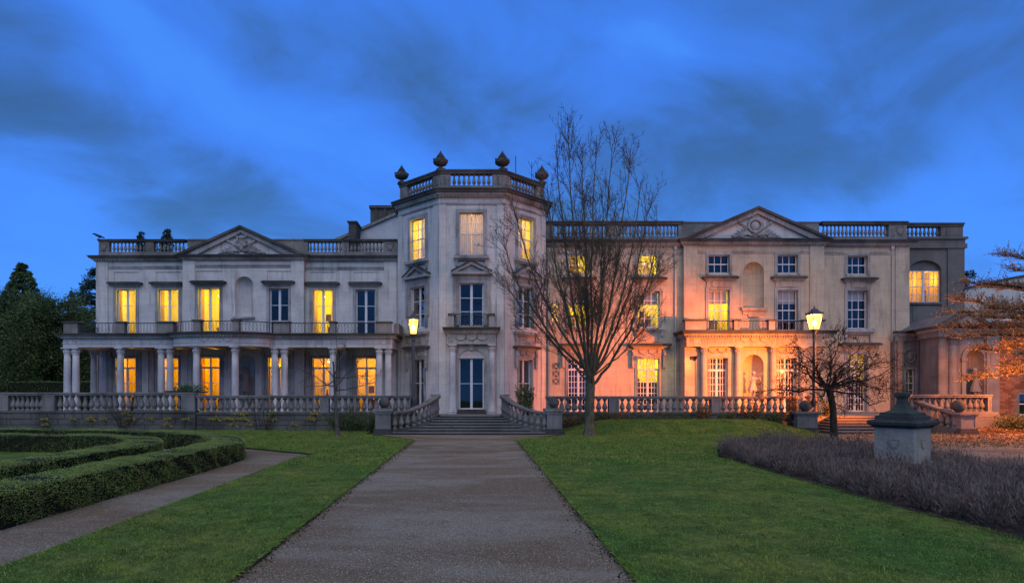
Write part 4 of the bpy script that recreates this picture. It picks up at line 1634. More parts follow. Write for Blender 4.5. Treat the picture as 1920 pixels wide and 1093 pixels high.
    mb.flat([(xl_ + 0.45, YW - 0.02)] + [(xl_ + 0.45, YP + 0.45), (bow0, YP + 0.45)] + [(x, y + 0.45) for x, y in arc[1:-1]] + [(bow1, YP + 0.45), (xr_ - 0.45, YP + 0.45), (xr_ - 0.45, YW - 0.02)], zb + 0.22, zb + 0.30)
    mb.build('ceiling', M['paint_warm'], t)
    for u, Yc in ((141, YP), (226, YP), (311, YP), (368, 37.0), (441, 36.85), (525, YP), (624, YP), (720, YP)):
        mb = MB()
        x = ax(u, Yc)
        mb.box(Fr(x, Yc + 0.4, 0), -0.16, 0.16, -(YW - Yc - 0.42), 0, zb + 0.02, zb + 0.22)
        mb.build('ceiling_beam', M['paint_warm'], t)
    # columns
    cols = [(126.5, YP), (142.5, YP), (226, YP), (302.5, YP), (319, YP - 0.05), (368.5, 37.0), (441, 36.82), (515, YP - 0.05), (533, YP), (624.3, YP), (711.2, YP), (728, YP)]
    for u, Y in cols:
        column(t, ax(u, Y + 0.2), Y + 0.2, TF, zb + 0.002, 0.205)
    for u, Y in ((176, 40.4), (142, 40.0)):
        column(t, ax(u, Y), Y, TF, zb + 0.002, 0.19)
    # frieze carving
    mb = MB()
    for u, Y in ((124, YP), (140, YP), (224, YP), (300, YP), (530, YP), (623, YP), (710, YP), (729, YP)):
        roundel(mb, front(Y), ax(u, Y), (zb + 0.23 + zk0) / 2, 0.11, 0.02)
    for k in range(4):
        u0 = 376 + 14.5 * k
        Yk = YP - 1.14
        swag(mb, front(Yk), ax(u0, Yk), ax(u0 + 14.5, Yk), zk0 - 0.07, 0.14, 0.01, 0.022)
    mb.build('frieze_carving', M['column'], t)
    mb = MB()
    for u0, u1 in ((148, 217), (232, 294), (538, 616), (632, 704)):
        n = int((u1 - u0) / 2.0)
        for k in range(n):
            a = ax(u0 + (u1 - u0) * k / n, YP)
            mb.box(front(YP), a, a + 0.03, 0, 0.018, zb + 0.26, zk0 - 0.03)
    o = mb.build('fluting', M['column'], t)
    o['kind'] = 'stuff'
    # balcony piers and iron railings
    rz0, rz1 = zk1, zz(602, YP)
    Yb = YP + 0.12
    piers = [(117.5, 146, Yb), (218.5, 234, Yb), (295, 325, Yb), (360.5, 376.5, 37.02), (434, 448.5, 36.86), (511, 543, Yb), (617, 630, Yb), (705, 734, Yb)]
    ends = []
    for u0, u1, Y in piers:
        mb = MB()
        a0, a1 = ax(u0, Y), ax(u1, Y)
        FF = front(Y)
        mb.box(FF, a0 + 0.04, a1 - 0.04, -0.36, 0.0, rz0, rz1 - 0.09)
        mb.box(FF, a0 + 0.14, a1 - 0.14, 0.0, 0.012, rz0 + 0.12, rz1 - 0.18)
        p = mb.build('balcony_pier', M['parapet'], t)
        cb = MB()
        cb.box(FF, a0 - 0.03, a1 + 0.03, -0.43, 0.07, rz1 - 0.09, rz1)
        cb.build('cap', M['ledge'], p)
        ends.append((a0, a1, Y))
    for i in range(len(ends) - 1):
        x0, y0 = ends[i][1], ends[i][2] + 0.15
        x1, y1 = ends[i + 1][0], ends[i + 1][2] + 0.15
        if i in (2, 3, 4):
            pts = [(x0, y0)] + [(x, y + 0.27) for x, y in arc if x0 + 0.1 < x < x1 - 0.1] + [(x1, y1)]
        else:
            pts = [(x0, y0), (x1, y1)]
        railing(t, pts, rz0, rz1 - 0.05)
    railing(t, [(ends[0][0] + 0.2, Yb + 0.3), (ends[0][0] + 0.2, YW - 0.1)], rz0, rz1 - 0.05)
    mb = MB()
    mb.box(Fr(xr_, YP + 0.5, R(90)), 0, 2.6, 0.05, 0.35, rz0, rz1 - 0.08)
    mb.build('balcony_pier', M['parapet'], t)
    return t


make_left_wing()


# ------------------------------------------------------------------ the tower
YT = 38.15


def make_tower():
    t = thing('octagonal_tower', 'tall octagonal stone tower with a balustraded top above the entrance steps', 'building', (-0.28, YT, TF))
    xc, hw, q = ax(884, YT), 1.91, 2.70
    Z = lambda v: zz(v, YT)
    zc0, zc1 = Z(371), Z(356)
    zp, zr, zt = Z(347), Z(325), Z(317)
    z0 = TF - 0.05
    FS = {'front': Fr(xc, YT, 0), 'west': Fr(xc - hw - q / 2, YT + q / 2, R(-45)), 'east': Fr(xc + hw + q / 2, YT + q / 2, R(45))}
    rev = 0.22
    ww = 0.71
    for key, F in FS.items():
        mb = MB()
        holes = [(-ww, ww, Z(477.5), Z(399), rev, False), (-ww, ww, Z(611), Z(531), rev, False)]
        if key == 'front':
            holes.append((-0.735, 0.735, TF + 0.27, Z(671.5), rev, False))
        else:
            holes.append((-0.62, 0.62, TF + 0.35, Z(672), rev, False))
        wall(mb, F, -hw, hw, z0, zc0, holes)
        mb.build('wall', M['stucco'], t)
    yb = YT + q
    xl, xr = xc - hw - q, xc + hw + q
    mb = MB()
    for x in (xl, xr):
        mb.quad((x, yb, z0), (x, yb + 8, z0), (x, yb + 8, zc0), (x, yb, zc0))
    mb.quad((xl, yb + 8, z0), (xr, yb + 8, z0), (xr, yb + 8, zc0), (xl, yb + 8, zc0))
    mb.build('back_wall', M['stucco'], t)
    path = [(xl, yb + 3.0), (xl, yb), (xc - hw, YT), (xc + hw, YT), (xr, yb), (xr, yb + 3.0)]
    cornice(t, path, zc0, zc1, 0.46)
    mb = MB()
    mb.flat([(xl + 0.3, yb + 7.9), (xl + 0.3, yb + 0.2), (xc - hw + 0.2, YT + 0.4), (xc + hw - 0.2, YT + 0.4), (xr - 0.3, yb + 0.2), (xr - 0.3, yb + 7.9)], zc0 + 0.02, zc0 + 0.12)
    mb.build('roof', M['lead'], t)
    # architrave band below the frieze
    mb = MB()
    zb = Z(382)
    mb.sweep([(0, zb - 0.05), (0.07, zb - 0.05), (0.08, zb + 0.04), (0, zb + 0.04)], path)
    mb.build('architrave_band', M['trim'], t)
    # corner pilaster strips
    for key, F in FS.items():
        for sgn in (-1, 1):
            mb = MB()
            a0, a1 = sorted((sgn * hw, sgn * (hw - 0.42)))
            mb.box(F, a0 + 0.002, a1 - 0.002, 0.0, 0.05, TF, zb - 0.06)
            mb.build('pilaster', M['stucco'], t)
    # parapet
    pp = [(xl, yb + 2.5), (xl, yb), (xc - hw, YT), (xc + hw, YT), (xr, yb), (xr, yb + 2.5)]
    dep = 0.1
    for i in range(5):
        (x0, y0), (x1, y1) = pp[i], pp[i + 1]
        F = Fr(x0, y0, math.atan2(y1 - y0, x1 - x0))
        L = math.hypot(x1 - x0, y1 - y0)
        p0, p1 = F.p(0, -dep, 0)[:2], F.p(L, -dep, 0)[:2]
        segs = [(0.0, 0.68, 's'), (0.74, L - 0.74, 'b'), (L - 0.68, L, 's')]
        parapet(t, (p0, p1), segs, zc1, zp, zr, zt - 0.004 * (i % 2), spacing=0.285, bw=0.23)
    mb = MB()
    for key, F in FS.items():
        for sgn in (-1, 1):
            for k in range(4):
                mb.ball(F.p(sgn * (hw - 0.34), -dep + 0.01, zp + 0.16 + 0.13 * k), 0.05 + 0.008 * k, 6, 4, (1, 0.6, 1))
    mb.build('carved_drop', M['parapet'], t)
    # windows
    for key, F in FS.items():
        if key == 'front':
            window(t, F, -ww, ww, Z(477.5), Z(399), 3, 4, 'sash', 'yellow', rev, power=60, lamp=False, curtain='full', colour=(1.0, 0.55, 0.22), decor=False)
        else:
            window(t, F, -ww, ww, Z(477.5), Z(399), 3, 4, 'sash', 'yellow', rev, power=150, lamp=False, curtain='right' if key == 'west' else 'left', colour=(1.0, 0.62, 0.03), decor=False)
        surround(t, F, -ww, ww, Z(478), Z(399), 0.2, 0.06)
        sill(t, F, -ww - 0.32, ww + 0.32, Z(485.5), 0.17, 0.26)
        window(t, F, -ww, ww, Z(611), Z(531), 2, 3, 'french', None, rev, room=(0.3, 0.3, 2.0))
        surround(t, F, -ww, ww, Z(611), Z(531), 0.22, 0.07)
        mb = MB()
        mb.box(F, -0.98, 0.98, 0.0, 0.10, Z(531) + 0.225, Z(515.5))
        for sgn in (-1, 1):
            mb.box(F, sgn * 0.98 - 0.09, sgn * 0.98 + 0.09, 0.0, 0.12, Z(590), Z(516))
        mb.build('window_frieze', M['trim'], t)
        small_pediment(t, F, -1.16, 1.16, Z(515.5), Z(489.5))
        if key != 'front':
            sill(t, F, -1.08, 1.08, Z(624), 0.15, 0.26)
            mb = MB()
            mb.box(F, -0.95, 0.95, 0.0, 0.05, Z(647), Z(627))
            mb.build('apron', M['trim'], t)
            window(t, F, -0.62, 0.62, TF + 0.35, Z(672), 2, 2, 'french', None, rev, room=(0.3, 0.3, 2.0))
            surround(t, F, -0.62, 0.62, TF, Z(672), 0.13, 0.05)
            hood(t, F, -1.13, 1.13, Z(655.5), 0.25, 0.36)
            mb = MB()
            mb.box(F, -0.95, 0.95, 0.0, 0.08, Z(672) + 0.135, Z(655.5))
            for k in range(2):
                swag(mb, F, -0.55 + 0.55 * k, 0.55 * k, Z(659.5), 0.14, 0.10, 0.03)
            for sgn in (-1, 1):
                c = sgn * 0.9
                mb.box(F, c - 0.08, c + 0.08, 0.08, 0.18, Z(690), Z(656))
                mb.ball(F.p(c, 0.17, Z(664)), 0.09, 7, 5, (1, 1, 1.4))
                mb.ball(F.p(c, 0.14, Z(688)), 0.075, 7, 5, (1, 1, 1.3))
            mb.build('carved_frieze', M['trim'], t)
    # entrance
    F = FS['front']
    dz = TF + 0.27
    window(t, F, -0.735, 0.735, dz, Z(671.5), 2, 2, 'french', None, rev, room=(0.3, 0.3, 5.0))
    mb = MB()
    mb.box(F, -0.85, 0.85, 0.0, 0.5, TF, TF + 0.13).box(F, -0.8, 0.8, 0.0, 0.3, TF + 0.13, dz - 0.01)
    mb.build('door_step', M['step'], t)
    mb = MB()
    zd = Z(671.5)
    n = 14
    r0, r1 = 0.735, 0.90
    for i in range(n):
        t0, t1 = math.pi * i / n, math.pi * (i + 1) / n
        ey = 0.68
        pts = [(-r1 * math.cos(t0), zd + r1 * ey * math.sin(t0)), (-r1 * math.cos(t1), zd + r1 * ey * math.sin(t1)), (-r0 * math.cos(t1), zd + r0 * ey * math.sin(t1)), (-r0 * math.cos(t0), zd + r0 * ey * math.sin(t0))]
        mb.prism(F, pts, 0, 0.07)
    for sgn in (-1, 1):
        mb.box(F, sgn * 0.82 - 0.08, sgn * 0.82 + 0.08, 0, 0.06, TF, zd)
    mb.prism(F, [(-0.11, zd + 0.46), (0.11, zd + 0.46), (0.16, zd + 0.86), (-0.16, zd + 0.86)], 0, 0.16)
    mb.build('door_arch', M['trim'], t)
    for u in (849, 922):
        a = ax(u, YT) - xc
        p = F.p(a, 0.17, 0)
        column(t, p[0], p[1], TF, Z(646), 0.20, M['column'], 'door_column')
    mb = MB()
    ea = 1.42
    mb.box(F, -ea, ea, 0.0, 0.40, Z(646) + 0.002, Z(627))
    mb.build('door_entablature', M['trim'], t)
    mb = MB()
    for k in range(3):
        swag(mb, F, -0.95 + 0.633 * k, -0.95 + 0.633 * (k + 1), Z(631.5), 0.20, 0.42, 0.035)
    for a in (-1.2, 1.2):
        roundel(mb, F, a, Z(637), 0.14, 0.41)
    mb.build('carved_frieze', M['trim'], t)
    p0, p1 = F.p(-ea, 0, 0), F.p(ea, 0, 0)
    cornice(t, [F.p(-ea, 0.0, 0)[:2], F.p(-ea, 0.4, 0)[:2], F.p(ea, 0.4, 0)[:2], F.p(ea, 0.0, 0)[:2]], Z(627), Z(615), 0.26)
    # little balcony over the door
    for sgn in (-1, 1):
        mb = MB()
        a0, a1 = sorted((sgn * 1.32, sgn * 1.02))
        mb.box(F, a0, a1, 0.07, 0.42, Z(614.5), Z(593))
        b = mb.build('balcony_pier', M['trim'], t)
        cb = MB()
        cb.box(F, a0 - 0.05, a1 + 0.08 if sgn < 0 else a1 + 0.05, 0.05, 0.48, Z(593), Z(589))
        cb.build('cap', M['ledge'], b)
    railing(t, [F.p(-1.0, 0.33, 0)[:2], F.p(1.0, 0.33, 0)[:2]], Z(613), Z(589.5), 0.22)
    mb = MB()
    mb.tube([F.p(-1.04, 0.33, Z(612)), F.p(-1.0, 0.33, Z(589))], 0.02, 5)
    mb.build('railing_post', M['iron'], t)
    # urns stand on the parapet corners
    s = 0.98
    urn('dark stone urn on the tower parapet, first from the wing with the curved porch', (xl + 0.2, yb + 0.05, zt - 0.004), s)
    urn('dark stone urn on the front tower corner over the left end of the middle balusters', (xc - hw + 0.08, YT + 0.32, zt - 0.004), s)
    urn('dark stone urn on the front tower corner beside the thin lightning rod', (xc + hw - 0.08, YT + 0.32, zt - 0.004), s)
    urn('dark stone urn on the tower parapet nearest the tall bare tree', (xr - 0.2, yb + 0.05, zt - 0.004), s)
    # rods on the roof
    mb = MB()
    Yr = YT + 4.5
    x = ax(967, Yr)
    mb.tube([(x, Yr, zc0), (x, Yr, zz(293, Yr))], 0.03, 5)
    o = mb.build('lightning_rod', M['iron'])
    tag(o, 'thin vertical rod rising above the tower roof', 'rod')
    mb = MB()
    x = ax(997, Yr)
    zt_ = zz(305, Yr)
    mb.tube([(x, Yr, zc0), (x, Yr, zt_)], 0.02, 4)
    mb.tube([(x, Yr, zt_ - 0.4), (x - 0.25, Yr, zt_ + 0.1)], 0.012, 4)
    mb.tube([(x, Yr, zt_ - 0.4), (x + 0.28, Yr, zt_ + 0.15)], 0.012, 4)
    o = mb.build('roof_aerial', M['iron'])
    tag(o, 'thin forked aerial on the tower roof beside the urn', 'aerial')
    return t


make_tower()

# ------------------------------------------------------------------ the right wing
YQ = 40.1          # face of its projecting ground-floor porch


def down_pipe(parent, u, Y, z0, z1, r=0.055):
    mb = MB()
    x = ax(u, Y)
    y = Y - r - 0.02
    mb.tube([(x, y, z0), (x, y, z1)], r, 8)
    z = z0 + 0.8
    while z < z1:
        mb.lathe((x, y, z), [(r * 1.35, 0), (r * 1.35, 0.1)], 8)
        mb.box(Fr(x, Y, 0), -0.12, 0.12, 0.0, 0.03, z, z + 0.08)
        z += 1.9
    mb.lathe((x, y, z1 - 0.12), [(r, 0), (r * 2.2, 0.12), (r * 2.2, 0.3)], 8)
    return mb.build('down_pipe', M['pipe'], parent)


def keyed_hood(t, F, a0, a1, zw, z0, h, d=0.34):
    """cornice hood on a frieze block over a sash window"""
    hood(t, F, a0, a1, z0, h, d)
    mb = MB()
    w = (a1 - a0) / 2
    c = (a0 + a1) / 2
    mb.box(F, a0 + 0.32, a1 - 0.32, 0.0, 0.07, zw + 0.16, z0)
    mb.box(F, c - w * 0.42, c + w * 0.42, 0.07, 0.11, zw + 0.20, z0 - 0.002)
    mb.build('window_frieze', M['cream_trim'], t)


def make_right_wing():
    t = thing('house_wing', 'three storey stone wing lit orange with a pediment, arched niches and a shallow porch', 'building', (13.5, YW, TF), 'wings of the mansion')
    F, FC, FQ = front(YW), front(YC), front(YQ)
    A = lambda u: ax(u, YW)
    AC = lambda u: ax(u, YC)
    AQ = lambda u: ax(u, YQ)
    Z = lambda v: zz(v, YW)
    ZC = lambda v: zz(v, YC)
    zc0, zc1 = Z(463), Z(451.5)
    zp, zr, zt = Z(443), Z(420.5), Z(414)
    z0 = TF - 0.05
    rev = 0.24
    x0 = 4.35
    cl, cr = AC(1282), AC(1544.5)
    xr = A(1704)
    up = [(1067, 1104, 480, 513, 'yellow'), (1196, 1233, 479, 515, 'yellow')]
    f1 = [(1066, 1105, 548, 613, 'yellow'), (1196, 1236.5, 546, 614, 'yellow')]
    gf = [(1065, 1105, 672, None), (1195, 1236, 672, 'yellow')]
    # left flank
    mb = MB()
    holes = [(A(a), A(b), Z(d), Z(c), rev, False) for a, b, c, d, l in up + f1]
    holes += [(A(a), A(b), TF + 0.04, Z(c), rev, False) for a, b, c, l in gf]
    holes += [(A(1034.5), A(1049.5), Z(722), Z(680), 0.12, True), (A(1034), A(1047), Z(604), Z(569), 0.12, False)]
    wall(mb, F, x0, cl, z0, zc0, holes)
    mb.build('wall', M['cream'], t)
    # right flank
    mb = MB()
    rw = [(1588.5, 1626, 480, 514), (1588, 1626, 545, 616)]
    holes = [(A(a), A(b), Z(d), Z(c), rev, False) for a, b, c, d in rw] + [(A(1587), A(1624), TF + 0.04, Z(664), rev, False)]
    wall(mb, F, cr, xr, z0, zc0, holes)
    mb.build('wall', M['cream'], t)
    # centre
    mb = MB()
    cu = [(1328, 1367.5, 478, 512), (1457, 1495.5, 478, 512)]
    zb1 = Z(620)
    c1 = [(1328, 1367.5, 544), (1457, 1495.5, 544)]
    na, nw = (AC(1393.5) + AC(1432.5)) / 2, AC(1432.5) - AC(1393.5)
    nz0, nz1 = ZC(577.5), ZC(491)
    holes = [(AC(a), AC(b), ZC(d), ZC(c), rev, False) for a, b, c, d in cu] + [(AC(a), AC(b), zb1, ZC(c), rev, False) for a, b, c in c1]
    holes.append((na - nw / 2, na + nw / 2, nz0, nz1, 0, False))
    wall(mb, FC, cl, cr, z0, zc0, holes)
    for x in (cl, cr):
        mb.quad((x, YC, z0), (x, YW, z0), (x, YW, zc0), (x, YC, zc0))
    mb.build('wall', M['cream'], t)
    niche('niche', FC, na, nw, nz0, nz1, M['cream'], t, True)
    mb = MB()
    mb.box(FC, na - nw / 2 - 0.16, na + nw / 2 + 0.16, 0, 0.2, nz0 - 0.17, nz0)
    mb.box(FC, na - nw / 2 - 0.05, na + nw / 2 + 0.05, 0, 0.06, nz0 - 0.42, nz0 - 0.17).box(FC, na - 0.36, na + 0.36, 0.0, 0.09, nz0 - 0.56, nz0 - 0.20)
    mb.build('sill', M['cream_trim'], t)
    # end wall, roof
    mb = MB()
    mb.quad((xr, YW, z0), (xr, 50, z0), (xr, 50, zc0), (xr, YW, zc0))
    mb.quad((x0, 50, z0), (xr, 50, z0), (xr, 50, zc0), (x0, 50, zc0))
    mb.build('end_wall', M['cream'], t)
    mb = MB()
    mb.box(F, x0, xr - 0.1, -8.8, -0.15, zc0 + 0.05, zc0 + 0.22)
    mb.prism(Fr(0, 45.0, 0), [(A(1040), zc0 + 0.2), (A(1262), zc0 + 0.2), (A(1255), Z(428)), (A(1050), Z(428))], -4, 0)
    mb.build('roof', M['slate'], t)
    # pilaster strips
    for a0, a1, Fx in ((cl, AC(1307), FC), (AC(1518), cr, FC), (A(1679), A(1704), F)):
        mb = MB()
        mb.box(Fx, a0 - 0.015, a1, 0, 0.07, TF, zc0 - 0.002)
        mb.build('pilaster', M['cream'], t)
    for a0, a1, Fx in ((x0 + 0.1, A(1062), F), (A(1109), A(1190), F), (A(1240), cl - 0.01, F), (AC(1307) + 0.01, AC(1322), FC), (AC(1373.5), AC(1451), FC), (AC(1501.5), AC(1518) - 0.01, FC), (cr + 0.01, A(1582), F), (A(1632), A(1679) - 0.01, F)):
        mb = MB()
        zb = Z(473)
        mb.box(Fx, a0, a1, 0, 0.08, zb - 0.05, zb + 0.04).box(Fx, a0, a1, 0, 0.04, zb - 0.15, zb - 0.05)
        mb.build('architrave_band', M['cream_trim'], t)
    cornice(t, [(x0, YW), (cl - 0.012, YW)], zc0, zc1, 0.42)
    cornice(t, [(cr + 0.012, YW), (xr, YW), (xr, 43.5)], zc0, zc1, 0.42)
    cornice(t, [(cl, YW), (cl, YC), (cr, YC), (cr, YW)], zc0 + 0.003, zc1 + 0.003, 0.42)
    yb = YW + 0.10
    s = lambda u: A(u) - x0
    parapet(t, ((x0, yb), (A(1280), yb)), [(0, s(1040), 's'), (s(1044), s(1140), 'b'), (s(1140.5), s(1158), 's'), (s(1159), s(1272), 'b'), (s(1273), s(1280), 's')], zc1, zp, zr, zt, spacing=0.235)
    q = lambda u: A(u) - A(1544)
    parapet(t, ((A(1544), yb), (A(1703), yb)), [(q(1544.5), q(1668), 'b'), (q(1669), q(1702.5), 's')], zc1, zp, zr, zt - 0.01, spacing=0.25)
    mb = MB()
    shield_relief(mb, front(yb), A(1690), (zp + zr) / 2, 0.5, 0.02)
    mb.build('carved_shield', M['parapet'], t)
    ap = AC(1417.5)
    zpb, zpa = zc1 + 0.02, ZC(389.5)
    big_pediment(t, FC, AC(1278), AC(1554), zpb, zpa, 0.42, ap)
    trophy(t, FC, ap - 0.1, zpb + 0.05, AC(1462) - AC(1368), 1.30, 0.10, 9, False)
    mb = MB()
    mb.box(FC, cl, cr, -0.95, -0.55, zc1, ZC(414)).box(FC, cl - 0.06, cr + 0.06, -1.0, -0.5, ZC(414), ZC(411.5))
    mb.build('blocking_course', M['parapet'], t)
    # sash windows
    for a, b, c, d, l in up:
        window(t, F, A(a), A(b), Z(d), Z(c), 3, 2, 'sash', l, rev, power=95, colour=(1.0, 0.80, 0.10), room=(0.3, 0.3, 2.4))
        surround(t, F, A(a), A(b), Z(d) - 0.08, Z(c), 0.15, 0.06)
    for a, b, c, d, l in f1:
        window(t, F, A(a), A(b), Z(d), Z(c), 3, 4, 'sash', l, rev, power=120, colour=(1.0, 0.80, 0.06), blind=0.36, room=(0.3, 0.3, 2.4))
        surround(t, F, A(a), A(b), Z(d), Z(c), 0.16, 0.07)
        keyed_hood(t, F, A(a) - 0.42, A(b) + 0.42, Z(c), Z(529.5), 0.26)
        sill(t, F, A(a) - 0.3, A(b) + 0.3, Z(d) - 0.16, 0.15, 0.24)
        mb = MB()
        mb.box(F, A(a) - 0.2, A(b) + 0.2, 0, 0.04, Z(641), Z(d) - 0.25)
        mb.build('apron', M['cream_trim'], t)
    for a, b, c, l in gf:
        window(t, F, A(a), A(b), TF + 0.04, Z(c), 6, 7, 'french', l, rev, transom=0.80, joined=True, power=100, colour=(1.0, 0.72, 0.02), room=(0.3, 0.3, 2.6), wains=0.55, lamp=False)
        surround(t, F, A(a), A(b), TF, Z(c), 0.14, 0.06)
        hood(t, F, A(a) - 0.60, A(b) + 0.68, Z(654.5), 0.3, 0.45)
        mb = MB()
        mb.box(F, A(a) - 0.25, A(b) + 0.25, 0, 0.09, Z(c) + 0.145, Z(654.5))
        swag(mb, F, A(a) + 0.1, (A(a) + A(b)) / 2, Z(658.5), 0.18, 0.11, 0.035)
        swag(mb, F, (A(a) + A(b)) / 2, A(b) - 0.1, Z(658.5), 0.18, 0.11, 0.035)
        for c_ in (A(a) - 0.30, A(b) + 0.30):
            mb.box(F, c_ - 0.08, c_ + 0.08, 0.0, 0.2, Z(690), Z(656))
            mb.ball(F.p(c_, 0.2, Z(664)), 0.10, 7, 5, (1, 1, 1.4))
            mb.ball(F.p(c_, 0.16, Z(688)), 0.08, 7, 5, (1, 1, 1.3))
        mb.build('carved_frieze', M['cream_trim'], t)
    for a, b, c, d in cu:
        window(t, FC, AC(a), AC(b), ZC(d), ZC(c), 3, 2, 'sash', None, rev, room=(0.3, 0.3, 2.0))
        surround(t, FC, AC(a), AC(b), ZC(d) - 0.08, ZC(c), 0.16, 0.06)
    for i, (a, b, c) in enumerate(c1):
        window(t, FC, AC(a), AC(b), zb1, ZC(c), 3, 4, 'sash', 'yellow' if i == 0 else None, rev, power=120, colour=(1.0, 0.86, 0.04), blind=0.33, room=(0.3, 0.3, 2.4))
        surround(t, FC, AC(a), AC(b), zb1, ZC(c), 0.17, 0.07)
        keyed_hood(t, FC, AC(a) - 0.44, AC(b) + 0.50, ZC(c), ZC(527.5), 0.26)
    for a, b, c, d in rw[:1]:
        window(t, F, A(a), A(b), Z(d), Z(c), 3, 2, 'sash', None, rev, room=(0.3, 0.3, 2.0))
        surround(t, F, A(a), A(b), Z(d) - 0.08, Z(c), 0.16, 0.06)
    for a, b, c, d in rw[1:]:
        window(t, F, A(a), A(b), Z(d), Z(c), 3, 4, 'sash', None, rev, room=(0.3, 0.3, 2.0), blind=0.26)
        surround(t, F, A(a), A(b), Z(d), Z(c), 0.16, 0.07)
        keyed_hood(t, F, A(a) - 0.40, A(b) + 0.55, Z(c), Z(530), 0.26)
        sill(t, F, A(a) - 0.28, A(b) + 0.34, Z(d) - 0.24, 0.22, 0.3)
    a, b = A(1587), A(1624)
    window(t, F, a, b, TF + 0.04, Z(664), 6, 7, 'french', 'yellow', rev, transom=0.80, joined=True, power=22, wains=0.5, colour=(1.0, 0.66, 0.05), room=(0.3, 0.3, 2.4))
    surround(t, F, a, b, TF, Z(664), 0.15, 0.06)
    hood(t, F, a - 0.5, b + 0.8, Z(653), 0.3, 0.42)
    # pierced stone grilles beside the tower
    for (a0, a1, v1, v0, lit) in ((1034.5, 1049.5, 722, 680, False), (1034, 1047, 604, 569, True)):
        mb = MB()
        x0_, x1_, q0, q1 = A(a0), A(a1), Z(v1), Z(v0)
        n = 3
        for i in range(n + 1):
            z_ = q0 + (q1 - q0) * i / n
            mb.box(F, x0_ + 0.002, x1_ - 0.002, -0.08, -0.02, max(q0, z_ - 0.035), min(q1, z_ + 0.035))
        mb.box(F, x0_ + 0.002, x0_ + 0.05, -0.085, -0.025, q0, q1).box(F, x1_ - 0.05, x1_ - 0.002, -0.085, -0.025, q0, q1)
        for i in range(n):
            za, zb_ = q0 + (q1 - q0) * i / n, q0 + (q1 - q0) * (i + 1) / n
            mb.tube([F.p(x0_ + 0.03, -0.05, za), F.p(x1_ - 0.03, -0.05, zb_)], 0.035, 5)
            mb.tube([F.p(x1_ - 0.03, -0.05, za), F.p(x0_ + 0.03, -0.05, zb_)], 0.035, 5)
            mb.ball(F.p((x0_ + x1_) / 2, -0.05, (za + zb_) / 2), 0.09, 8, 5, (1, 0.5, 1))
        o = mb.build('pierced_grille', M['cream_trim'], t)
        if lit:
            rb = MB()
            wall(rb, Fr(0, YW + 0.13, 0), x0_ - 0.2, x1_ + 0.2, q0 - 0.2, q1 + 0.2, [(x0_, x1_, q0, q1, 0, False)])
            FB = front(YW + 0.13)
            p = FB.p
            for aa in (x0_ - 0.2, x1_ + 0.2):
                rb.quad(p(aa, 0, q0 - 0.2), p(aa, 0, q1 + 0.2), p(aa, -1.2, q1 + 0.2), p(aa, -1.2, q0 - 0.2))
            for z_ in (q0 - 0.2, q1 + 0.2):
                rb.quad(p(x0_ - 0.2, 0, z_), p(x1_ + 0.2, 0, z_), p(x1_ + 0.2, -1.2, z_), p(x0_ - 0.2, -1.2, z_))
            rb.quad(p(x0_ - 0.2, -1.2, q0 - 0.2), p(x1_ + 0.2, -1.2, q0 - 0.2), p(x1_ + 0.2, -1.2, q1 + 0.2), p(x0_ - 0.2, -1.2, q1 + 0.2))
            rb.build('room', M['room_white'], o)
            point_light(o, p((x0_ + x1_) / 2, -0.5, q1 - 0.3), 30, (1.0, 0.75, 0.2), 0.08)
    for u in (1017.5, 1028):
        down_pipe(t, u, YW, TF, zc0 - 0.3, 0.05)
    down_pipe(t, 1265.5, YW, TF, zc0 - 0.15)
    down_pipe(t, 1672, YW, TF, zc0 - 0.15)
    # ---------------- ground-floor porch
    zb, zk0, zk1 = zz(650.5, YQ), zz(634, YQ), zz(621, YQ)
    ql, qr = AQ(1284), AQ(1549)
    mb = MB()
    gw = [(1327, 1364.5), (1455, 1493)]
    holes = [(AQ(a), AQ(b), TF + 0.04, zz(671, YQ), 0.26, False) for a, b in gw]
    ga, gwid = (AQ(1393.5) + AQ(1432)) / 2, AQ(1432) - AQ(1393.5)
    gz0, gz1 = TF + 0.62, zz(664.5, YQ)
    holes.append((ga - gwid / 2, ga + gwid / 2, gz0, gz1, 0, False))
    wall(mb, FQ, ql, qr, z0, zb, holes)
    for x in (ql, qr):
        mb.quad((x, YQ, z0), (x, YW - 0.005, z0), (x, YW - 0.005, zb), (x, YQ, zb))
    mb.build('porch_wall', M['cream'], t)
    niche('niche', FQ, ga, gwid, gz0, gz1, M['cream'], t, depth=0.78)
    for i, (a, b) in enumerate(gw):
        window(t, FQ, AQ(a), AQ(b), TF + 0.04, zz(671, YQ), 6, 6, 'french', 'yellow', 0.26, transom=0.78, joined=True, power=16 if i == 0 else 90, colour=(1.0, 0.66, 0.05), room=(0.2, 0.2, 2.6), room_top=0.15, wains=0.52)
        surround(t, FQ, AQ(a), AQ(b), TF, zz(671, YQ), 0.12, 0.05, M['cream_trim'])
        mb = MB()
        am = (AQ(a) + AQ(b)) / 2
        for k in range(2):
            swag(mb, FQ, am - 0.55 + 0.55 * k, am + 0.55 * k, zz(656, YQ), 0.16, 0.03, 0.035)
        mb.build('carved_frieze', M['cream_trim'], t)
    for u in (1318, 1381.5, 1447.5, 1503):
        x = AQ(u)
        column(t, x, YQ - 0.16, TF, zb + 0.01, 0.20, M['cream'], 'porch_column')
    mb = MB()
    path = [(ql, YW - 0.01), (ql, YQ - 0.36), (qr, YQ - 0.36), (qr, YW - 0.01)]
    mb.sweep([(0.0, zb + 0.012), (0.0, zb + 0.16), (0.03, zb + 0.16), (0.03, zb + 0.19), (0.0, zb + 0.19), (0.0, zk0), (-0.5, zk0), (-0.5, zb + 0.012)], path)
    mb.build('entablature', M['cream'], t)
    cornice(t, path, zk0, zk1, 0.36)
    mb = MB()
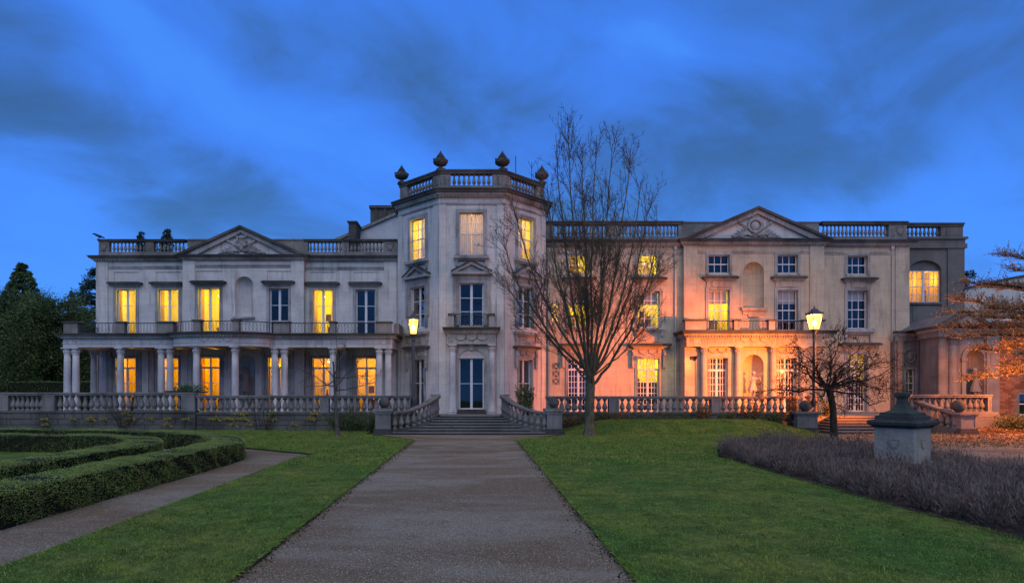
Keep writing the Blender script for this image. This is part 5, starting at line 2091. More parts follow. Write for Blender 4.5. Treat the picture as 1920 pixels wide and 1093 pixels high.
    mb.box(FQ, ql + 0.05, qr - 0.05, -(YC - YQ) + 0.005, 0.3, zk0 + 0.06, zk1 - 0.03)
    mb.build('balcony_floor', M['ledge'], t)
    FE = front(YQ - 0.36)
    mb = MB()
    for u in (1297, 1318, 1383, 1449, 1506, 1535):
        roundel(mb, FE, ax(u, YQ - 0.36), (zb + 0.19 + zk0) / 2, 0.11, 0.02)
    for k in range(3):
        u0 = 1389 + 18 * k
        swag(mb, FE, ax(u0, YQ - 0.36), ax(u0 + 18, YQ - 0.36), zk0 - 0.08, 0.17, 0.02, 0.03)
    mb.build('frieze_carving', M['cream'], t)
    mb = MB()
    for u0, u1 in ((1324, 1376), (1456, 1500)):
        n = int((u1 - u0) / 2.2)
        for k in range(n):
            a = ax(u0 + (u1 - u0) * k / n, YQ - 0.36)
            mb.box(FE, a, a + 0.032, 0, 0.02, zb + 0.22, zk0 - 0.03)
    o = mb.build('fluting', M['cream'], t)
    o['kind'] = 'stuff'
    Yb = YQ - 0.3
    rz0, rz1 = zk1, zz(599, Yb)
    FB = front(Yb)
    pr = [(1284, 1325), (1376, 1388), (1441, 1454), (1506, 1547)]
    for a, b in pr:
        mb = MB()
        mb.box(FB, ax(a, Yb) + 0.03, ax(b, Yb) - 0.03, -0.34, 0.0, rz0, rz1 - 0.09)
        p = mb.build('balcony_pier', M['cream_trim'], t)
        cb = MB()
        cb.box(FB, ax(a, Yb) - 0.03, ax(b, Yb) + 0.03, -0.4, 0.06, rz1 - 0.09, rz1)
        cb.build('cap', M['ledge'], p)
    for i in range(3):
        railing(t, [(ax(pr[i][1], Yb), Yb + 0.16), (ax(pr[i + 1][0], Yb), Yb + 0.16)], rz0, rz1 - 0.03)
    mb = MB()
    for x in (ql + 0.1, qr - 0.1):
        mb.box(Fr(x, Yb + 0.35, R(90)), 0, YC - Yb - 0.4, -0.15, 0.15, rz0, rz1 - 0.1)
    mb.build('balcony_side', M['cream_trim'], t)
    return t


make_right_wing()


# ------------------------------------------------------------------ plain rendered block at the end
def make_end_block():
    Y = 42.6
    t = thing('end_block', 'plain dark rendered block with one wide arched window', 'building', (ax(1757, Y), Y, TF))
    A = lambda u: ax(u, Y)
    Z = lambda v: zz(v, Y)
    F = front(Y)
    x0, x1 = A(1700), A(1806)
    za, zs = Z(488), Z(507)
    mb = MB()
    wl, wr, wb = A(1704.5), A(1765), Z(567)
    wall(mb, F, x0, x1, TF, Z(446), [(wl, wr, wb, za, 0.0, False), (A(1707), A(1762), Z(640), Z(611), 0.25, False)])
    mb.quad((x1, Y, TF), (x1, 52, TF), (x1, 52, Z(446)), (x1, Y, Z(446)))
    # arch spandrels and reveal
    c, r, hgt = (wl + wr) / 2, (wr - wl) / 2, za - zs
    n = 16
    P = [(c - r * math.cos(math.pi * i / n), zs + hgt * math.sin(math.pi * i / n)) for i in range(n + 1)]
    dep = 0.28
    for i in range(n):
        (a, z), (b, w) = P[i], P[i + 1]
        mb.quad(F.p(a, 0, z), F.p(b, 0, w), F.p(b, 0, za), F.p(a, 0, za))
        mb.quad(F.p(a, 0, z), F.p(b, 0, w), F.p(b, -dep, w), F.p(a, -dep, z))
    mb.add([F.p(a, -dep + 0.06, z) for a, z in P], [tuple(range(n + 1))])
    for a in (wl, wr):
        mb.quad(F.p(a, 0, wb), F.p(a, 0, zs), F.p(a, -dep, zs), F.p(a, -dep, wb))
    mb.quad(F.p(wl, 0, wb), F.p(wr, 0, wb), F.p(wr, -dep, wb), F.p(wl, -dep, wb))
    mb.build('wall', M['render'], t)
    mid = (wl + wr) / 2
    orange = (1.0, 0.40, 0.004)
    window(t, F, wl, mid - 0.04, wb, zs, 3, 4, 'sash', 'amber', dep - 0.04, power=48, colour=orange, room=(0.05, 0.02, 2.4), room_top=0.1)
    window(t, F, mid + 0.04, wr, wb, zs, 3, 4, 'sash', 'amber', dep - 0.04, power=48, colour=orange, room=(0.02, 0.2, 2.4), room_top=0.1)
    mb = MB()
    mb.box(F, mid - 0.045, mid + 0.045, -dep - 0.02, -dep + 0.12, wb, zs)
    mb.build('mullion', M['paint'], t)
    mb = MB()
    mb.box(F, wl - 0.05, wr + 0.1, 0, 0.14, wb - 0.14, wb)
    mb.build('sill', M['render'], t)
    window(t, F, A(1707), A(1762), Z(640), Z(611), 6, 2, 'sash', 'yellow', 0.24, power=16, room=(0.1, 0.2, 2.0), room_top=0.1, decor=False)
    mb = MB()
    mb.box(F, A(1711), A(1763), 0, 0.03, Z(602), Z(573.5))
    mb.build('apron', M['render'], t)
    mb = MB()
    for a0, a1 in ((A(1775.5), x1 + 0.03),):
        mb.box(F, a0, a1, 0, 0.09, TF, Z(466))
    mb.build('pilaster', M['render'], t)
    mb = MB()
    mb.sweep([(0, Z(466)), (0.16, Z(466)), (0.16, Z(458)), (0.08, Z(457)), (0.08, Z(450)), (0.2, Z(449)), (0.2, Z(445)), (0, Z(445))], [(x0, Y), (x1, Y), (x1, 48)])
    mb.build('cornice', M['render'], t)
    L = x1 - x0
    s = lambda u: A(u) - x0
    parapet(t, ((x0, Y), (x1, Y)), [(s(1702), s(1764), 'b'), (s(1765), s(1774), 's'), (s(1775), L, 's')], Z(445.5), Z(443.5), Z(425), Z(418), M['render'], spacing=0.27)
    mb = MB()
    mb.box(F, x0 + 0.1, x1 - 0.1, -8, -0.5, Z(446) - 0.3, Z(446) - 0.1)
    mb.build('roof', M['lead'], t)
    # bent flue and cable on its corner
    mb = MB()
    x = A(1800)
    mb.tube([F.p(x, 0.12, Z(566)), F.p(x + 0.05, 0.14, Z(548)), F.p(x + 0.25, 0.16, Z(541)), F.p(x + 0.7, 0.16, Z(538))], 0.05, 7)
    mb.tube([F.p(x + 0.15, 0.14, Z(566)), F.p(x + 0.2, 0.16, Z(552)), F.p(x + 0.4, 0.16, Z(545))], 0.04, 7)
    mb.build('flue_pipe', M['iron'], t)


make_end_block()


# ------------------------------------------------------------------ low garden pavilion on the right
def make_pavilion():
    YA, YB = 40.85, 37.6
    t = thing('garden_pavilion', 'low stone pavilion with a small pediment, arched statue niche and narrow lit door', 'building', (ax(1760, YB), YB, TF))
    A = lambda u: ax(u, YA)
    B = lambda u: ax(u, YB)
    F, G = front(YA), front(YB)
    zt = zz(640, YA)
    # bay with the narrow door
    mb = MB()
    d0, d1 = A(1697), A(1716)
    dt = zz(692, YA)
    wall(mb, F, A(1678), A(1745), TF - 0.03, zt, [(d0, d1, TF + 0.04, dt, 0.2, False)])
    mb.quad((A(1678), YA, TF - 0.03), (A(1678), YA + 0.44, TF - 0.03), (A(1678), YA + 0.44, zt), (A(1678), YA, zt))
    mb.build('wall', M['pavilion'], t)
    window(t, F, d0, d1, TF + 0.04, dt, 2, 4, 'sash', 'yellow', 0.2, power=55, lamp=False, room=(0.1, 0.1, 1.3), bottom_panel=0.9, decor=False, room_top=0.1)
    surround(t, F, d0, d1, TF, dt, 0.1, 0.05)
    mb = MB()
    c = ((d0 + d1) / 2, zz(667, YA))
    loop = []
    for i in range(25):
        th = 2 * math.pi * i / 24
        mb.ball(F.p(c[0] + 0.30 * math.cos(th), 0.05, c[1] + 0.42 * math.sin(th)), 0.06, 6, 4)
    mb.ball(F.p(c[0], 0.02, c[1]), 0.2, 10, 6, (1, 0.35, 1.4))
    mb.build('carved_wreath', M['pavilion'], t)
    for u in (1687, 1725):
        mb = MB()
        mb.box(F, A(u) - 0.2, A(u) + (0.2 if u < 1700 else 0.32), 0, 0.12, TF, zt)
        mb.box(F, A(u) - 0.25, A(u) + (0.25 if u < 1700 else 0.36), 0, 0.17, zz(662, YA), zz(655, YA))
        p = mb.build('pilaster', M['pavilion'], t)
        if u > 1700:
            gb = MB()
            for k in range(9):
                gb.ball(F.p(A(u) + 0.05, 0.14, zz(650, YA) - 0.02 - 0.115 * k), 0.085 - 0.004 * k, 6, 4, (1, 0.6, 1))
            gb.build('garland', M['pavilion'], p)
    # curved quadrant joining the two faces
    mb = MB()
    x0, x1 = A(1738), B(1762)
    n = 10
    V = []
    for i in range(n + 1):
        th = math.pi / 2 * i / n
        x = x0 + (x1 - x0) * math.sin(th)
        y = YA - (YA - YB) * (1 - math.cos(th)) - 0.02
        V += [(x, y, TF - 0.03), (x, y, zt)]
    mb.add(V, [(2 * i, 2 * i + 2, 2 * i + 3, 2 * i + 1) for i in range(n)])
    mb.build('quadrant_wall', M['pavilion'], t, True)
    # niche front
    mb = MB()
    na, nw = (B(1809) + B(1843)) / 2, B(1843) - B(1809)
    nz0, nz1 = TF + 0.55, zz(655, YB)
    wall(mb, G, B(1760), B(1868), TF - 0.03, zt, [(na - nw / 2, na + nw / 2, nz0, nz1, 0, False)])
    mb.quad((B(1868), YB, TF - 0.03), (B(1868), YA + 3, TF - 0.03), (B(1868), YA + 3, zt), (B(1868), YB, zt))
    mb.build('wall', M['pavilion'], t)
    niche('niche', G, na, nw, nz0, nz1, M['pavilion'], t, depth=0.62)
    mb = MB()
    n = 14
    r0, r1 = nw / 2, nw / 2 + 0.24
    zs = nz1 - nw / 2
    for i in range(n):
        t0, t1 = math.pi * i / n, math.pi * (i + 1) / n
        mb.prism(G, [(na - r1 * math.cos(t0), zs + r1 * math.sin(t0)), (na - r1 * math.cos(t1), zs + r1 * math.sin(t1)), (na - r0 * math.cos(t1), zs + r0 * math.sin(t1)), (na - r0 * math.cos(t0), zs + r0 * math.sin(t0))], 0, 0.1)
    for sgn in (-1, 1):
        c = na + sgn * (nw / 2 + 0.12)
        mb.box(G, c - 0.12, c + 0.12, 0, 0.1, TF, zs)
        mb.box(G, c - 0.17, c + 0.17, 0, 0.16, zs - 0.14, zs)
    mb.build('niche_arch', M['pavilion'], t)
    mb = MB()
    mb.box(G, B(1845), B(1868) + 0.02, 0.0, 0.22, TF, zt)
    mb.build('pilaster', M['pavilion'], t)
    gb = MB()
    for k in range(9):
        gb.ball(G.p(B(1853), 0.24, zz(652, YB) - 0.13 * k), 0.085 - 0.003 * k, 6, 4, (1, 0.6, 1))
    gb.build('garland', M['pavilion'], t)
    column(t, B(1785.5), YB - 0.02, TF, zt - 0.02, 0.26, M['pavilion'], 'half_column')
    # entablature and cornice, following the plan
    path = [(A(1676), YA), (A(1738), YA)] + [(V[2 * i][0], V[2 * i][1]) for i in range(2, n - 3, 2) if i < 10] + [(B(1762), YB), (B(1868), YB), (B(1868), YA + 2)]
    path = [p for i, p in enumerate(path) if i == 0 or math.hypot(p[0] - path[i - 1][0], p[1] - path[i - 1][1]) > 0.15]
    mb = MB()
    mb.sweep([(0, zt), (0.14, zt), (0.14, zz(631, YA)), (0, zz(631, YA))], path)
    mb.build('entablature', M['pavilion'], t)
    cornice(t, path, zz(631, YA), zz(621, YA), 0.36)
    zk = zz(621, YA)
    big = big_pediment(t, Fr(0, YB - 0.1, 0), B(1757), B(1856), zk, zz(585, YB), 0.36)
    mb = MB()
    mb.flat([(A(1680), YA + 3), (A(1680), YA + 0.05), (A(1740), YA), (B(1764), YB + 0.1), (B(1866), YB + 0.1), (B(1866), YA + 3)], zk - 0.1, zk + 0.02)
    ridge = (B(1806), zz(586, YB))
    mb.prism(Fr(0, YB + 4, 0), [(B(1762), zk), (B(1852), zk), ridge], 0, 3.8)
    mb.build('roof', M['lead'], t)


make_pavilion()


# ------------------------------------------------------------------ brick building at the edge of the frame
def make_brick_building():
    Y = 37.75
    x0, x1 = ax(1868.5, Y), ax(2080, Y)
    t = thing('brick_building', 'old red brick building beside the pavilion, at the frame edge', 'building', (x0, Y, 0))
    z0, z1 = -0.1, zz(606, Y)
    F = front(Y)
    wa, wb, wz0, wz1 = ax(1911, Y), ax(1948, Y), zz(778, Y), zz(737, Y)
    mb = MB()
    wall(mb, F, x0, x1, z0, z1, [(wa, wb, wz0, wz1, 0.12, False)])
    mb.quad((x0, Y, z0), (x0, 48, z0), (x0, 48, z1), (x0, Y, z1))
    mb.quad((x0, Y, z1), (x1, Y, z1), (x1, 48, z1), (x0, 48, z1))
    mb.build('wall', M['mortar'], t)
    window(t, F, wa, wb, wz0, wz1, 3, 2, 'sash', None, 0.1, room=(0.1, 0.1, 1.5), room_top=0.05)
    bw, bh = 0.34, 0.115
    ub = MB()
    ub.box(Fr(0, 0, 0), -0.5, 0.5, -0.5, 0.5, -0.5, 0.5)
    me = ub.mesh('brick', M['brick'])
    rows = int((z1 - 0.05) / bh)
    n = 0
    xe = ax(1925, Y)
    rest = MB()
    for r in range(rows):
        z = 0.02 + r * bh
        x = x0 - (bw / 2 if r % 2 else 0)
        while x < xe + 2.2:
            a, b = max(x0 - 0.012, x), x + bw - 0.014
            if b - a > 0.05 and not (b > wa and a < wb and z + bh > wz0 and z < wz1):
                if n < 300 and a < xe:
                    link('brick', me, t, ((a + b) / 2, Y - 0.004 + random.uniform(-0.003, 0.003), z + bh / 2), 0, (b - a, 0.03, bh - 0.016))
                    n += 1
                else:
                    rest.box(F, a, b, -0.01, 0.018, z + 0.008, z + bh - 0.008)
            x += bw
    o = rest.build('brickwork', M['brick'], t)
    o['kind'] = 'stuff'
    mb = MB()
    mb.box(F, x0 - 0.08, x1, -6, 0.1, z1, z1 + 0.14)
    mb.build('coping', M['parapet'], t)


make_brick_building()


# ------------------------------------------------------------------ houses behind
def make_gabled():
    Y = 47.5
    t = thing('gabled_building', 'pale gabled building rising behind the wing, with two dark chimney stacks', 'building', (ax(720, Y), Y, 0))
    A = lambda u: ax(u, Y)
    Z = lambda v: zz(v, Y)
    F = front(Y)
    mb = MB()
    mb.prism(F, [(A(632), 8), (A(860), 8), (A(860), Z(375)), (A(800), Z(379)), (A(632), Z(450))], -6, 0)
    mb.build('gable_wall', M['gable'], t)
    mb = MB()
    mb.prism(F, [(A(628), Z(454)), (A(800), Z(380)), (A(800), Z(375)), (A(626), Z(449.5))], -6.2, 0.2)
    mb.build('roof_edge', M['parapet'], t)
    Yc = 45.6
    C = lambda u: ax(u, Yc)
    K = lambda v: zz(v, Yc)
    mb = MB()
    FC = Fr(0, Yc, 0)
    mb.box(FC, C(653.5), C(668), -1.6, 0, 9, K(419))
    mb.box(FC, C(652.5), C(669), -1.7, 0.06, K(419), K(417)).box(FC, C(651), C(670), -1.8, 0.12, K(417), K(415))
    mb.build('chimney', M['ledge'], t)
    mb = MB()
    Yd = 49.5
    FD = front(Yd)
    mb.box(FD, ax(694.5, Yd), ax(760, Yd), -2, 0, 8, zz(391, Yd))
    mb.box(FD, ax(692.5, Yd), ax(760, Yd), -2.1, 0.15, zz(391, Yd), zz(386, Yd))
    for u in (703, 720, 736):
        mb.box(FD, ax(u, Yd), ax(u + 5, Yd), 0, 0.08, 8, zz(391, Yd))
    mb.build('chimney', M['ledge'], t)


make_gabled()


def make_rear_building():
    Y = 46.0
    t = thing('rear_building', 'pale rendered building with a curved roof edge behind the orange lit twigs', 'building', (ax(1870, Y), Y, 0))
    F = front(Y)
    us = [1795, 1815, 1840, 1870, 1900, 1930, 1980, 2060]
    vsx = [546, 541, 535, 528, 522, 517, 511, 505]
    top = [(ax(u, Y), zz(v, Y)) for u, v in zip(us, vsx)]
    mb = MB()
    mb.prism(F, [(ax(1795, Y), 0), (ax(2060, Y), 0)] + top[::-1], -5, 0)
    mb.build('wall', M['stucco'], t)
    mb = MB()
    mb.prism(F, top + [(a, z + 0.12) for a, z in top[::-1]], -5.1, 0.15)
    mb.build('coping', M['ledge'], t)


make_rear_building()

# ------------------------------------------------------------------ terrace balustrades
YR = 34.1


def sloped_sweep(mb, prof, path, zo):
    k0 = len(mb.v)
    mb.sweep(prof, path)
    k = len(prof)
    for i in range(len(path)):
        for j in range(k):
            x, y, z = mb.v[k0 + i * k + j]
            mb.v[k0 + i * k + j] = (x, y, z + zo[i])


def pier(parent, F, a0, a1, z0, z1, dep=0.42, mat=None, name='pier'):
    mat = mat or M['baluster']
    mb = MB()
    mb.box(F, a0, a1, -dep, 0.0, z0, z1)
    fr = 0.07
    mb.box(F, a0, a0 + fr, 0.0, 0.02, z0, z1).box(F, a1 - fr, a1, 0.0, 0.02, z0, z1)
    mb.box(F, a0 + fr, a1 - fr, 0.0, 0.02, z1 - fr, z1).box(F, a0 + fr, a1 - fr, 0.0, 0.02, z0, z0 + fr)
    return mb.build(name, mat, parent)


def block_wall(parent, F, a0, a1, z0, courses, seed, mat, back=0.4):
    """stone blocks one by one in front of a dark core"""
    rn = random.Random(seed)
    core = MB()
    core.box(F, a0, a1, -back, -0.03, z0 - 0.05, z0 + sum(courses) - 0.01)
    core.build('wall_core', M['soil'], parent)
    z = z0
    for ci, h in enumerate(courses):
        a = a0 - rn.uniform(0, 0.6)
        while a < a1:
            L = rn.uniform(0.75, 1.45)
            b0, b1 = max(a0, a), min(a1, a + L)
            if b1 - b0 > 0.12:
                mb = MB()
                p = 0.0 + rn.uniform(-0.012, 0.014)
                g_ = 0.009
                c = 0.016
                x0, x1, q0, q1 = b0 + g_, b1 - g_, z + g_, z + h - g_
                V = [F.p(x0, -0.1, q0), F.p(x1, -0.1, q0), F.p(x1, -0.1, q1), F.p(x0, -0.1, q1),
                     F.p(x0, p - c, q0), F.p(x1, p - c, q0), F.p(x1, p - c, q1), F.p(x0, p - c, q1),
                     F.p(x0 + c, p, q0 + c), F.p(x1 - c, p, q0 + c), F.p(x1 - c, p, q1 - c), F.p(x0 + c, p, q1 - c)]
                fs = [(8, 9, 10, 11)]
                for q in (0, 4):
                    for i in range(4):
                        fs.append((q + i, q + (i + 1) % 4, q + 4 + (i + 1) % 4, q + 4 + i))
                mb.add(V, fs)
                mb.build('stone_block', mat, parent)
            a += L
        z += h


def terrace_wall(label, u0, u1, piers_, zr_top, zpl, base, Y=YR, seed=1, blocks=True, spacing=0.335, group='terrace walls', name='terrace_wall', mat=None, dense=()):
    x0, x1 = ax(u0, Y), ax(u1, Y)
    t = thing(name, label, 'wall', ((x0 + x1) / 2, Y, base), group)
    F = front(Y)
    mat = mat or M['baluster']
    if blocks:
        hh = zpl - 0.10 - base
        block_wall(t, F, x0, x1, base, [hh * 0.34, hh * 0.32, hh * 0.34], seed, M['wallstone'])
    mb = MB()
    mb.box(F, x0, x1, -0.44, 0.05, zpl - 0.10, zpl)
    mb.build('plinth', M['wallstone'] if blocks else mat, t)
    mb = MB()
    mb.box(F, x0, x1, -0.40, 0.02, zr_top - 0.15, zr_top - 0.07).box(F, x0, x1, -0.44, 0.06, zr_top - 0.07, zr_top)
    mb.build('top_rail', M['parapet'], t)
    zb1 = zr_top - 0.15
    edges = []
    for a, b in piers_:
        pier(t, F, ax(a, Y), ax(b, Y), zpl, zb1, 0.38, mat)
        edges.append((a, b))
    cur = u0
    for a, b in edges + [(u1, u1)]:
        if a - cur > 6:
            sp = spacing
            for d0, d1, s_ in dense:
                if cur >= d0 - 1 and a <= d1 + 1:
                    sp = s_
            baluster_row(t, (ax(cur + 1, Y), Y + 0.19), (ax(a - 1, Y), Y + 0.19), zpl, zb1, sp, 0.29, mat)
        cur = b
    return t


terrace_wall('mossy block wall with stone balustrade under the curved porch, behind the hedges', -60, 366.5, [(0, 15), (80, 102), (340, 365)], zz(735.5, YR), zz(770, YR), 0.0, seed=4, dense=((15, 80, 0.26),))
terrace_wall('mossy block wall with stone balustrade between the hedges and the entrance steps', 368, 771, [(600, 616)], zz(741, YR), zz(773, YR), 0.0, seed=5)
terrace_wall('stone balustrade wall behind the tall bare tree, over dark shrubs', 1024, 1500, [(1142, 1161), (1334, 1352)], zz(742.5, YR), zz(773, YR), 0.0, seed=6)


def staircase(label, steps, yback, tops, name='staircase'):
    t = thing(name, label, 'stairs', ((steps[0][0] + steps[0][1]) / 2, steps[0][2], 0), 'garden stairs')
    n = len(steps)
    for i, (xa, xb, y) in enumerate(steps):
        mb = MB()
        z0, z1 = (tops[i - 1] if i else -0.03), tops[i]
        c = 0.02
        F = Fr(0, y, 0)
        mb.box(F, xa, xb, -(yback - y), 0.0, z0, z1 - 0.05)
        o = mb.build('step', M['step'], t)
        mb = MB()
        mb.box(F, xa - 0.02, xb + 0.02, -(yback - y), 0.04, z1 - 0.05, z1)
        mb.build('tread', M['lit_tread'], o)
    return t


def bez(P, n):
    """Catmull-Rom through the points"""
    out = []
    Q = [P[0]] + list(P) + [P[-1]]
    for i in range(1, len(Q) - 2):
        for k in range(n):
            t = k / n
            p0, p1, p2, p3 = (np.array(Q[i + d], float) for d in (-1, 0, 1, 2))
            out.append(tuple(0.5 * (2 * p1 + (p2 - p0) * t + (2 * p0 - 5 * p1 + 4 * p2 - p3) * t * t + (3 * p1 - p0 - 3 * p2 + p3) * t ** 3)))
    out.append(tuple(P[-1]))
    return out


def stair_rail(t, pts, newel=True, mat=None, spacing=0.30):
    """curving balustrade from the top of a stair down: pts (x, y, z of curb top, z of rail top)"""
    C = bez(pts, 8)
    path = [(p[0], p[1]) for p in C]
    curb = [p[2] for p in C]
    rail = [p[3] for p in C]
    mat = mat or M['baluster']
    mb = MB()
    sloped_sweep(mb, [(-0.16, -0.45), (0.16, -0.45), (0.16, 0.0), (-0.16, 0.0)], path, curb)
    mb.build('curb', M['wallstone'], t)
    mb = MB()
    sloped_sweep(mb, [(-0.13, -0.14), (0.13, -0.14), (0.18, -0.07), (0.18, 0.0), (-0.18, 0.0), (-0.18, -0.07)], path, rail)
    mb.build('handrail', M['parapet'], t)
    d = [0.0]
    for i in range(1, len(C)):
        d.append(d[-1] + math.hypot(C[i][0] - C[i - 1][0], C[i][1] - C[i - 1][1]))
    n = int(d[-1] / spacing)
    for k in range(n):
        s = d[-1] * (k + 0.6) / n
        i = max(j for j in range(len(d)) if d[j] <= s)
        i = min(i, len(C) - 2)
        f = (s - d[i]) / max(1e-6, d[i + 1] - d[i])
        p = [C[i][q] + (C[i + 1][q] - C[i][q]) * f for q in range(4)]
        hh = p[3] - p[2] - 0.12
        link('baluster', baluster_mesh(mat, round(hh, 1), 0.27), t, (p[0], p[1], p[2]), 0, (1, 1, hh / round(hh, 1)))


def ball_pier(t, F, a0, a1, z0, zc, zt, base_h=0.28):
    """gate pier with base and cap"""
    w = a1 - a0
    mb = MB()
    mb.box(F, a0 - 0.10, a1 + 0.10, -w - 0.10, 0.10, z0 - 0.03, z0 + base_h * 0.6).box(F, a0 - 0.05, a1 + 0.05, -w - 0.05, 0.05, z0 + base_h * 0.6, z0 + base_h)
    mb.build('pier_base', M['step'], t)
    p = pier(t, F, a0, a1, z0 + base_h, zc, w, M['baluster'], 'pier')
    mb = MB()
    for s_ in (-1, 1):
        c = a0 if s_ < 0 else a1
        FF = Fr(*F.p(c, 0 if s_ > 0 else -w, 0)[:2], F.ang + s_ * math.pi / 2)
    mb.box(F, a0 - 0.06, a1 + 0.06, -w - 0.06, 0.06, zc, zc + (zt - zc) * 0.45).box(F, a0 - 0.11, a1 + 0.11, -w - 0.11, 0.11, zc + (zt - zc) * 0.45, zt)
    mb.build('pier_cap', M['parapet'], t)
    return F.p((a0 + a1) / 2, -w / 2, zt)


def stone_ball(label, p, r):
    mb = MB()
    mb.lathe((0, 0, 0), [(r * 0.5, 0.0), (r * 0.5, r * 0.10), (r * 0.36, r * 0.14)], 14)
    t = thing('stone_ball', label, 'ball finial', p, 'balls on the stair piers')
    b = MB()
    b.ball((p[0], p[1], p[2] + r * 1.06), r, 20, 14)
    b.build('ball', M['wallstone'], t, True)
    f = MB()
    f.lathe(p, [(r * 0.55, 0.0), (r * 0.55, r * 0.10), (r * 0.42, r * 0.2)], 14)
    f.build('foot', M['wallstone'], t)
    return t


# entrance steps
rise = TF / 6
ranges = [(737, 1022), (766, 995), (785, 974), (797, 962), (804.8, 953), (811.7, 948)]
steps = [(ax(a, 31.25 + 0.32 * k), ax(b, 31.25 + 0.32 * k), 31.25 + 0.32 * k) for k, (a, b) in enumerate(ranges)]
st1 = staircase('flared stone entrance steps below the tower door', steps, 34.25, [rise * (k + 1) for k in range(6)])
for sgn in (-1, 1):
    cxs = ax(880, 31.3)
    mid = -0.32

    def X(px):
        return ax(px, 31.3) if False else px
    L = [(-1.72, 34.2, 0.86, 1.84), (-1.80, 33.3, 0.84, 1.82), (-2.1, 32.5, 0.66, 1.58), (-2.55, 31.98, 0.46, 1.36), (-3.1, 31.68, 0.32, 1.18), (-3.75, 31.52, 0.24, 1.08)]
    P = [(mid + sgn * (-x) if sgn > 0 else mid + x, y, a, b) for x, y, a, b in L]
    stair_rail(st1, P)
    F = Fr(0, 33.62, 0)
    xa = P[1][0]
    mb = MB()
    mb.box(F, xa - 0.17, xa + 0.17, -0.35, 0.06, TF, 1.83)
    mb.box(F, xa - 0.24, xa + 0.24, -0.42, 0.13, 1.83, 1.93)
    mb.build('newel', M['baluster'], st1)
Yp = 31.35
for (a, b, bl) in ((704, 732.5, 'mossy stone ball on the left pier of the entrance steps'), (1025.5, 1054, 'mossy stone ball on the pier beside the tall bare tree trunk')):
    F = front(Yp)
    p = ball_pier(st1, F, ax(a, Yp), ax(b, Yp), 0.0, zz(775.5, Yp), zz(766, Yp))
    stone_ball(bl, p, 0.27)

# second stair on the right
steps = [(ax(1560, 31.9 + 0.45 * k), ax(1706 - 3 * k, 31.9 + 0.45 * k), 31.9 + 0.45 * k) for k in range(6)]
st2 = staircase('stone garden steps lit orange behind the twisted bare tree', steps, 34.5, [rise * (k + 1) for k in range(6)])
xa, xb = steps[0][0], steps[-1][1]
stair_rail(st2, [(xa + 0.15, 34.5, 0.86, 1.84), (xa + 0.05, 33.8, 0.80, 1.76), (xa - 0.3, 33.2, 0.56, 1.42), (xa - 0.75, 32.85, 0.36, 1.14), (xa - 1.15, 32.7, 0.28, 1.06)])
stair_rail(st2, [(ax(1704, 34.4), 34.4, 0.86, 1.80), (ax(1722, 33.6), 33.6, 0.74, 1.62), (ax(1752, 32.7), 32.7, 0.5, 1.36), (ax(1780, 31.95), 31.95, 0.32, 1.12), (ax(1797, 31.6), 31.6, 0.24, 1.02)])
F = Fr(ax(1514, 32.3), 32.3, R(-14))
p = ball_pier(st2, F, -0.46, 0.46, 0.0, zz(778, 32.3), zz(772, 32.3))
stone_ball('stone ball on a pier at the foot of the lit lamp post', (p[0] - 0.1, p[1] - 0.2, p[2]), 0.28)
F = Fr(ax(1815.5, 31.4), 31.4, R(6))
p = ball_pier(st2, F, -0.40, 0.40, 0.0, zz(780, 31.4), zz(774, 31.4))
stone_ball('orange lit stone ball on the pier nearest the brick building', (p[0] - 0.12, p[1], p[2]), 0.31)
terrace_wall('orange lit stone balustrade in front of the pavilion', 1704, 1860, [(1704, 1707), (1852, 1859)], zz(739.5, 33.5), zz(771, 33.5), TF, Y=33.5, seed=9, blocks=False, spacing=0.30)
mb = MB()
Fx = front(33.5)
mb.box(Fx, ax(1700, 33.5), ax(1872, 33.5), -0.6, 0.08, zz(781, 33.5), zz(772.5, 33.5))
o = mb.build('ledge_slab', M['baluster'])
tag(o, 'long stone slab carrying the balustrade in front of the pavilion', 'slab')

# ------------------------------------------------------------------ lamps
lantern_post('lit lantern on a grey post left of the tower entrance', ax(775, 34.7), 34.7, TF, zz(583, 34.7), 100, 'lit lantern posts', 0.88, (1.0, 0.55, 0.16))
lantern_post('lit lantern on a grey post behind the twisted bare tree', ax(1527, 33.0), 33.0, TF, zz(573.5, 33.0), 1000, 'lit lantern posts', 0.85, (1.0, 0.40, 0.07))
lantern_post('lit lantern on a grey post near the brick building', 26.9, 30.4, 0.0, 4.3, 4200, 'lit lantern posts', 0.9, high=True)


def make_spot(label, x, Y, z0, zt, aim, power, colr, cone, bars=True):
    t = thing('floodlight', label, 'floodlight', (x, Y, z0), 'floodlights')
    mb = MB()
    mb.tube([(x, Y, z0), (x, Y, zt - 0.1)], 0.025, 6)
    mb.lathe((x, Y, z0), [(0.18, 0), (0.18, 0.03), (0.03, 0.06)], 10)
    mb.build('stand', M['black'], t)
    hb = MB()
    d = Vector(aim).normalized()
    c = Vector((x, Y, zt))
    hb.tube([tuple(c - d * 0.22), tuple(c - d * 0.2), tuple(c + d * 0.1), tuple(c + d * 0.16)], [0.07, 0.09, 0.11, 0.14], 10)
    if bars:
        hb.box(Fr(x, Y, 0), -0.3, -0.05, -0.09, 0.09, zt - 0.1, zt + 0.1)
    hb.build('lamp_head', M['black'], t)
    ld = bpy.data.lights.new('flood_light', 'SPOT')
    ld.energy = power
    ld.color = colr
    ld.spot_size = R(cone)
    ld.spot_blend = 0.9
    ld.shadow_soft_size = 0.07
    o = bpy.data.objects.new('flood_light', ld)
    COL.objects.link(o)
    attach(o, t, tuple(c + d * 0.2))
    o.rotation_euler = d.to_track_quat('-Z', 'Y').to_euler()
    return t


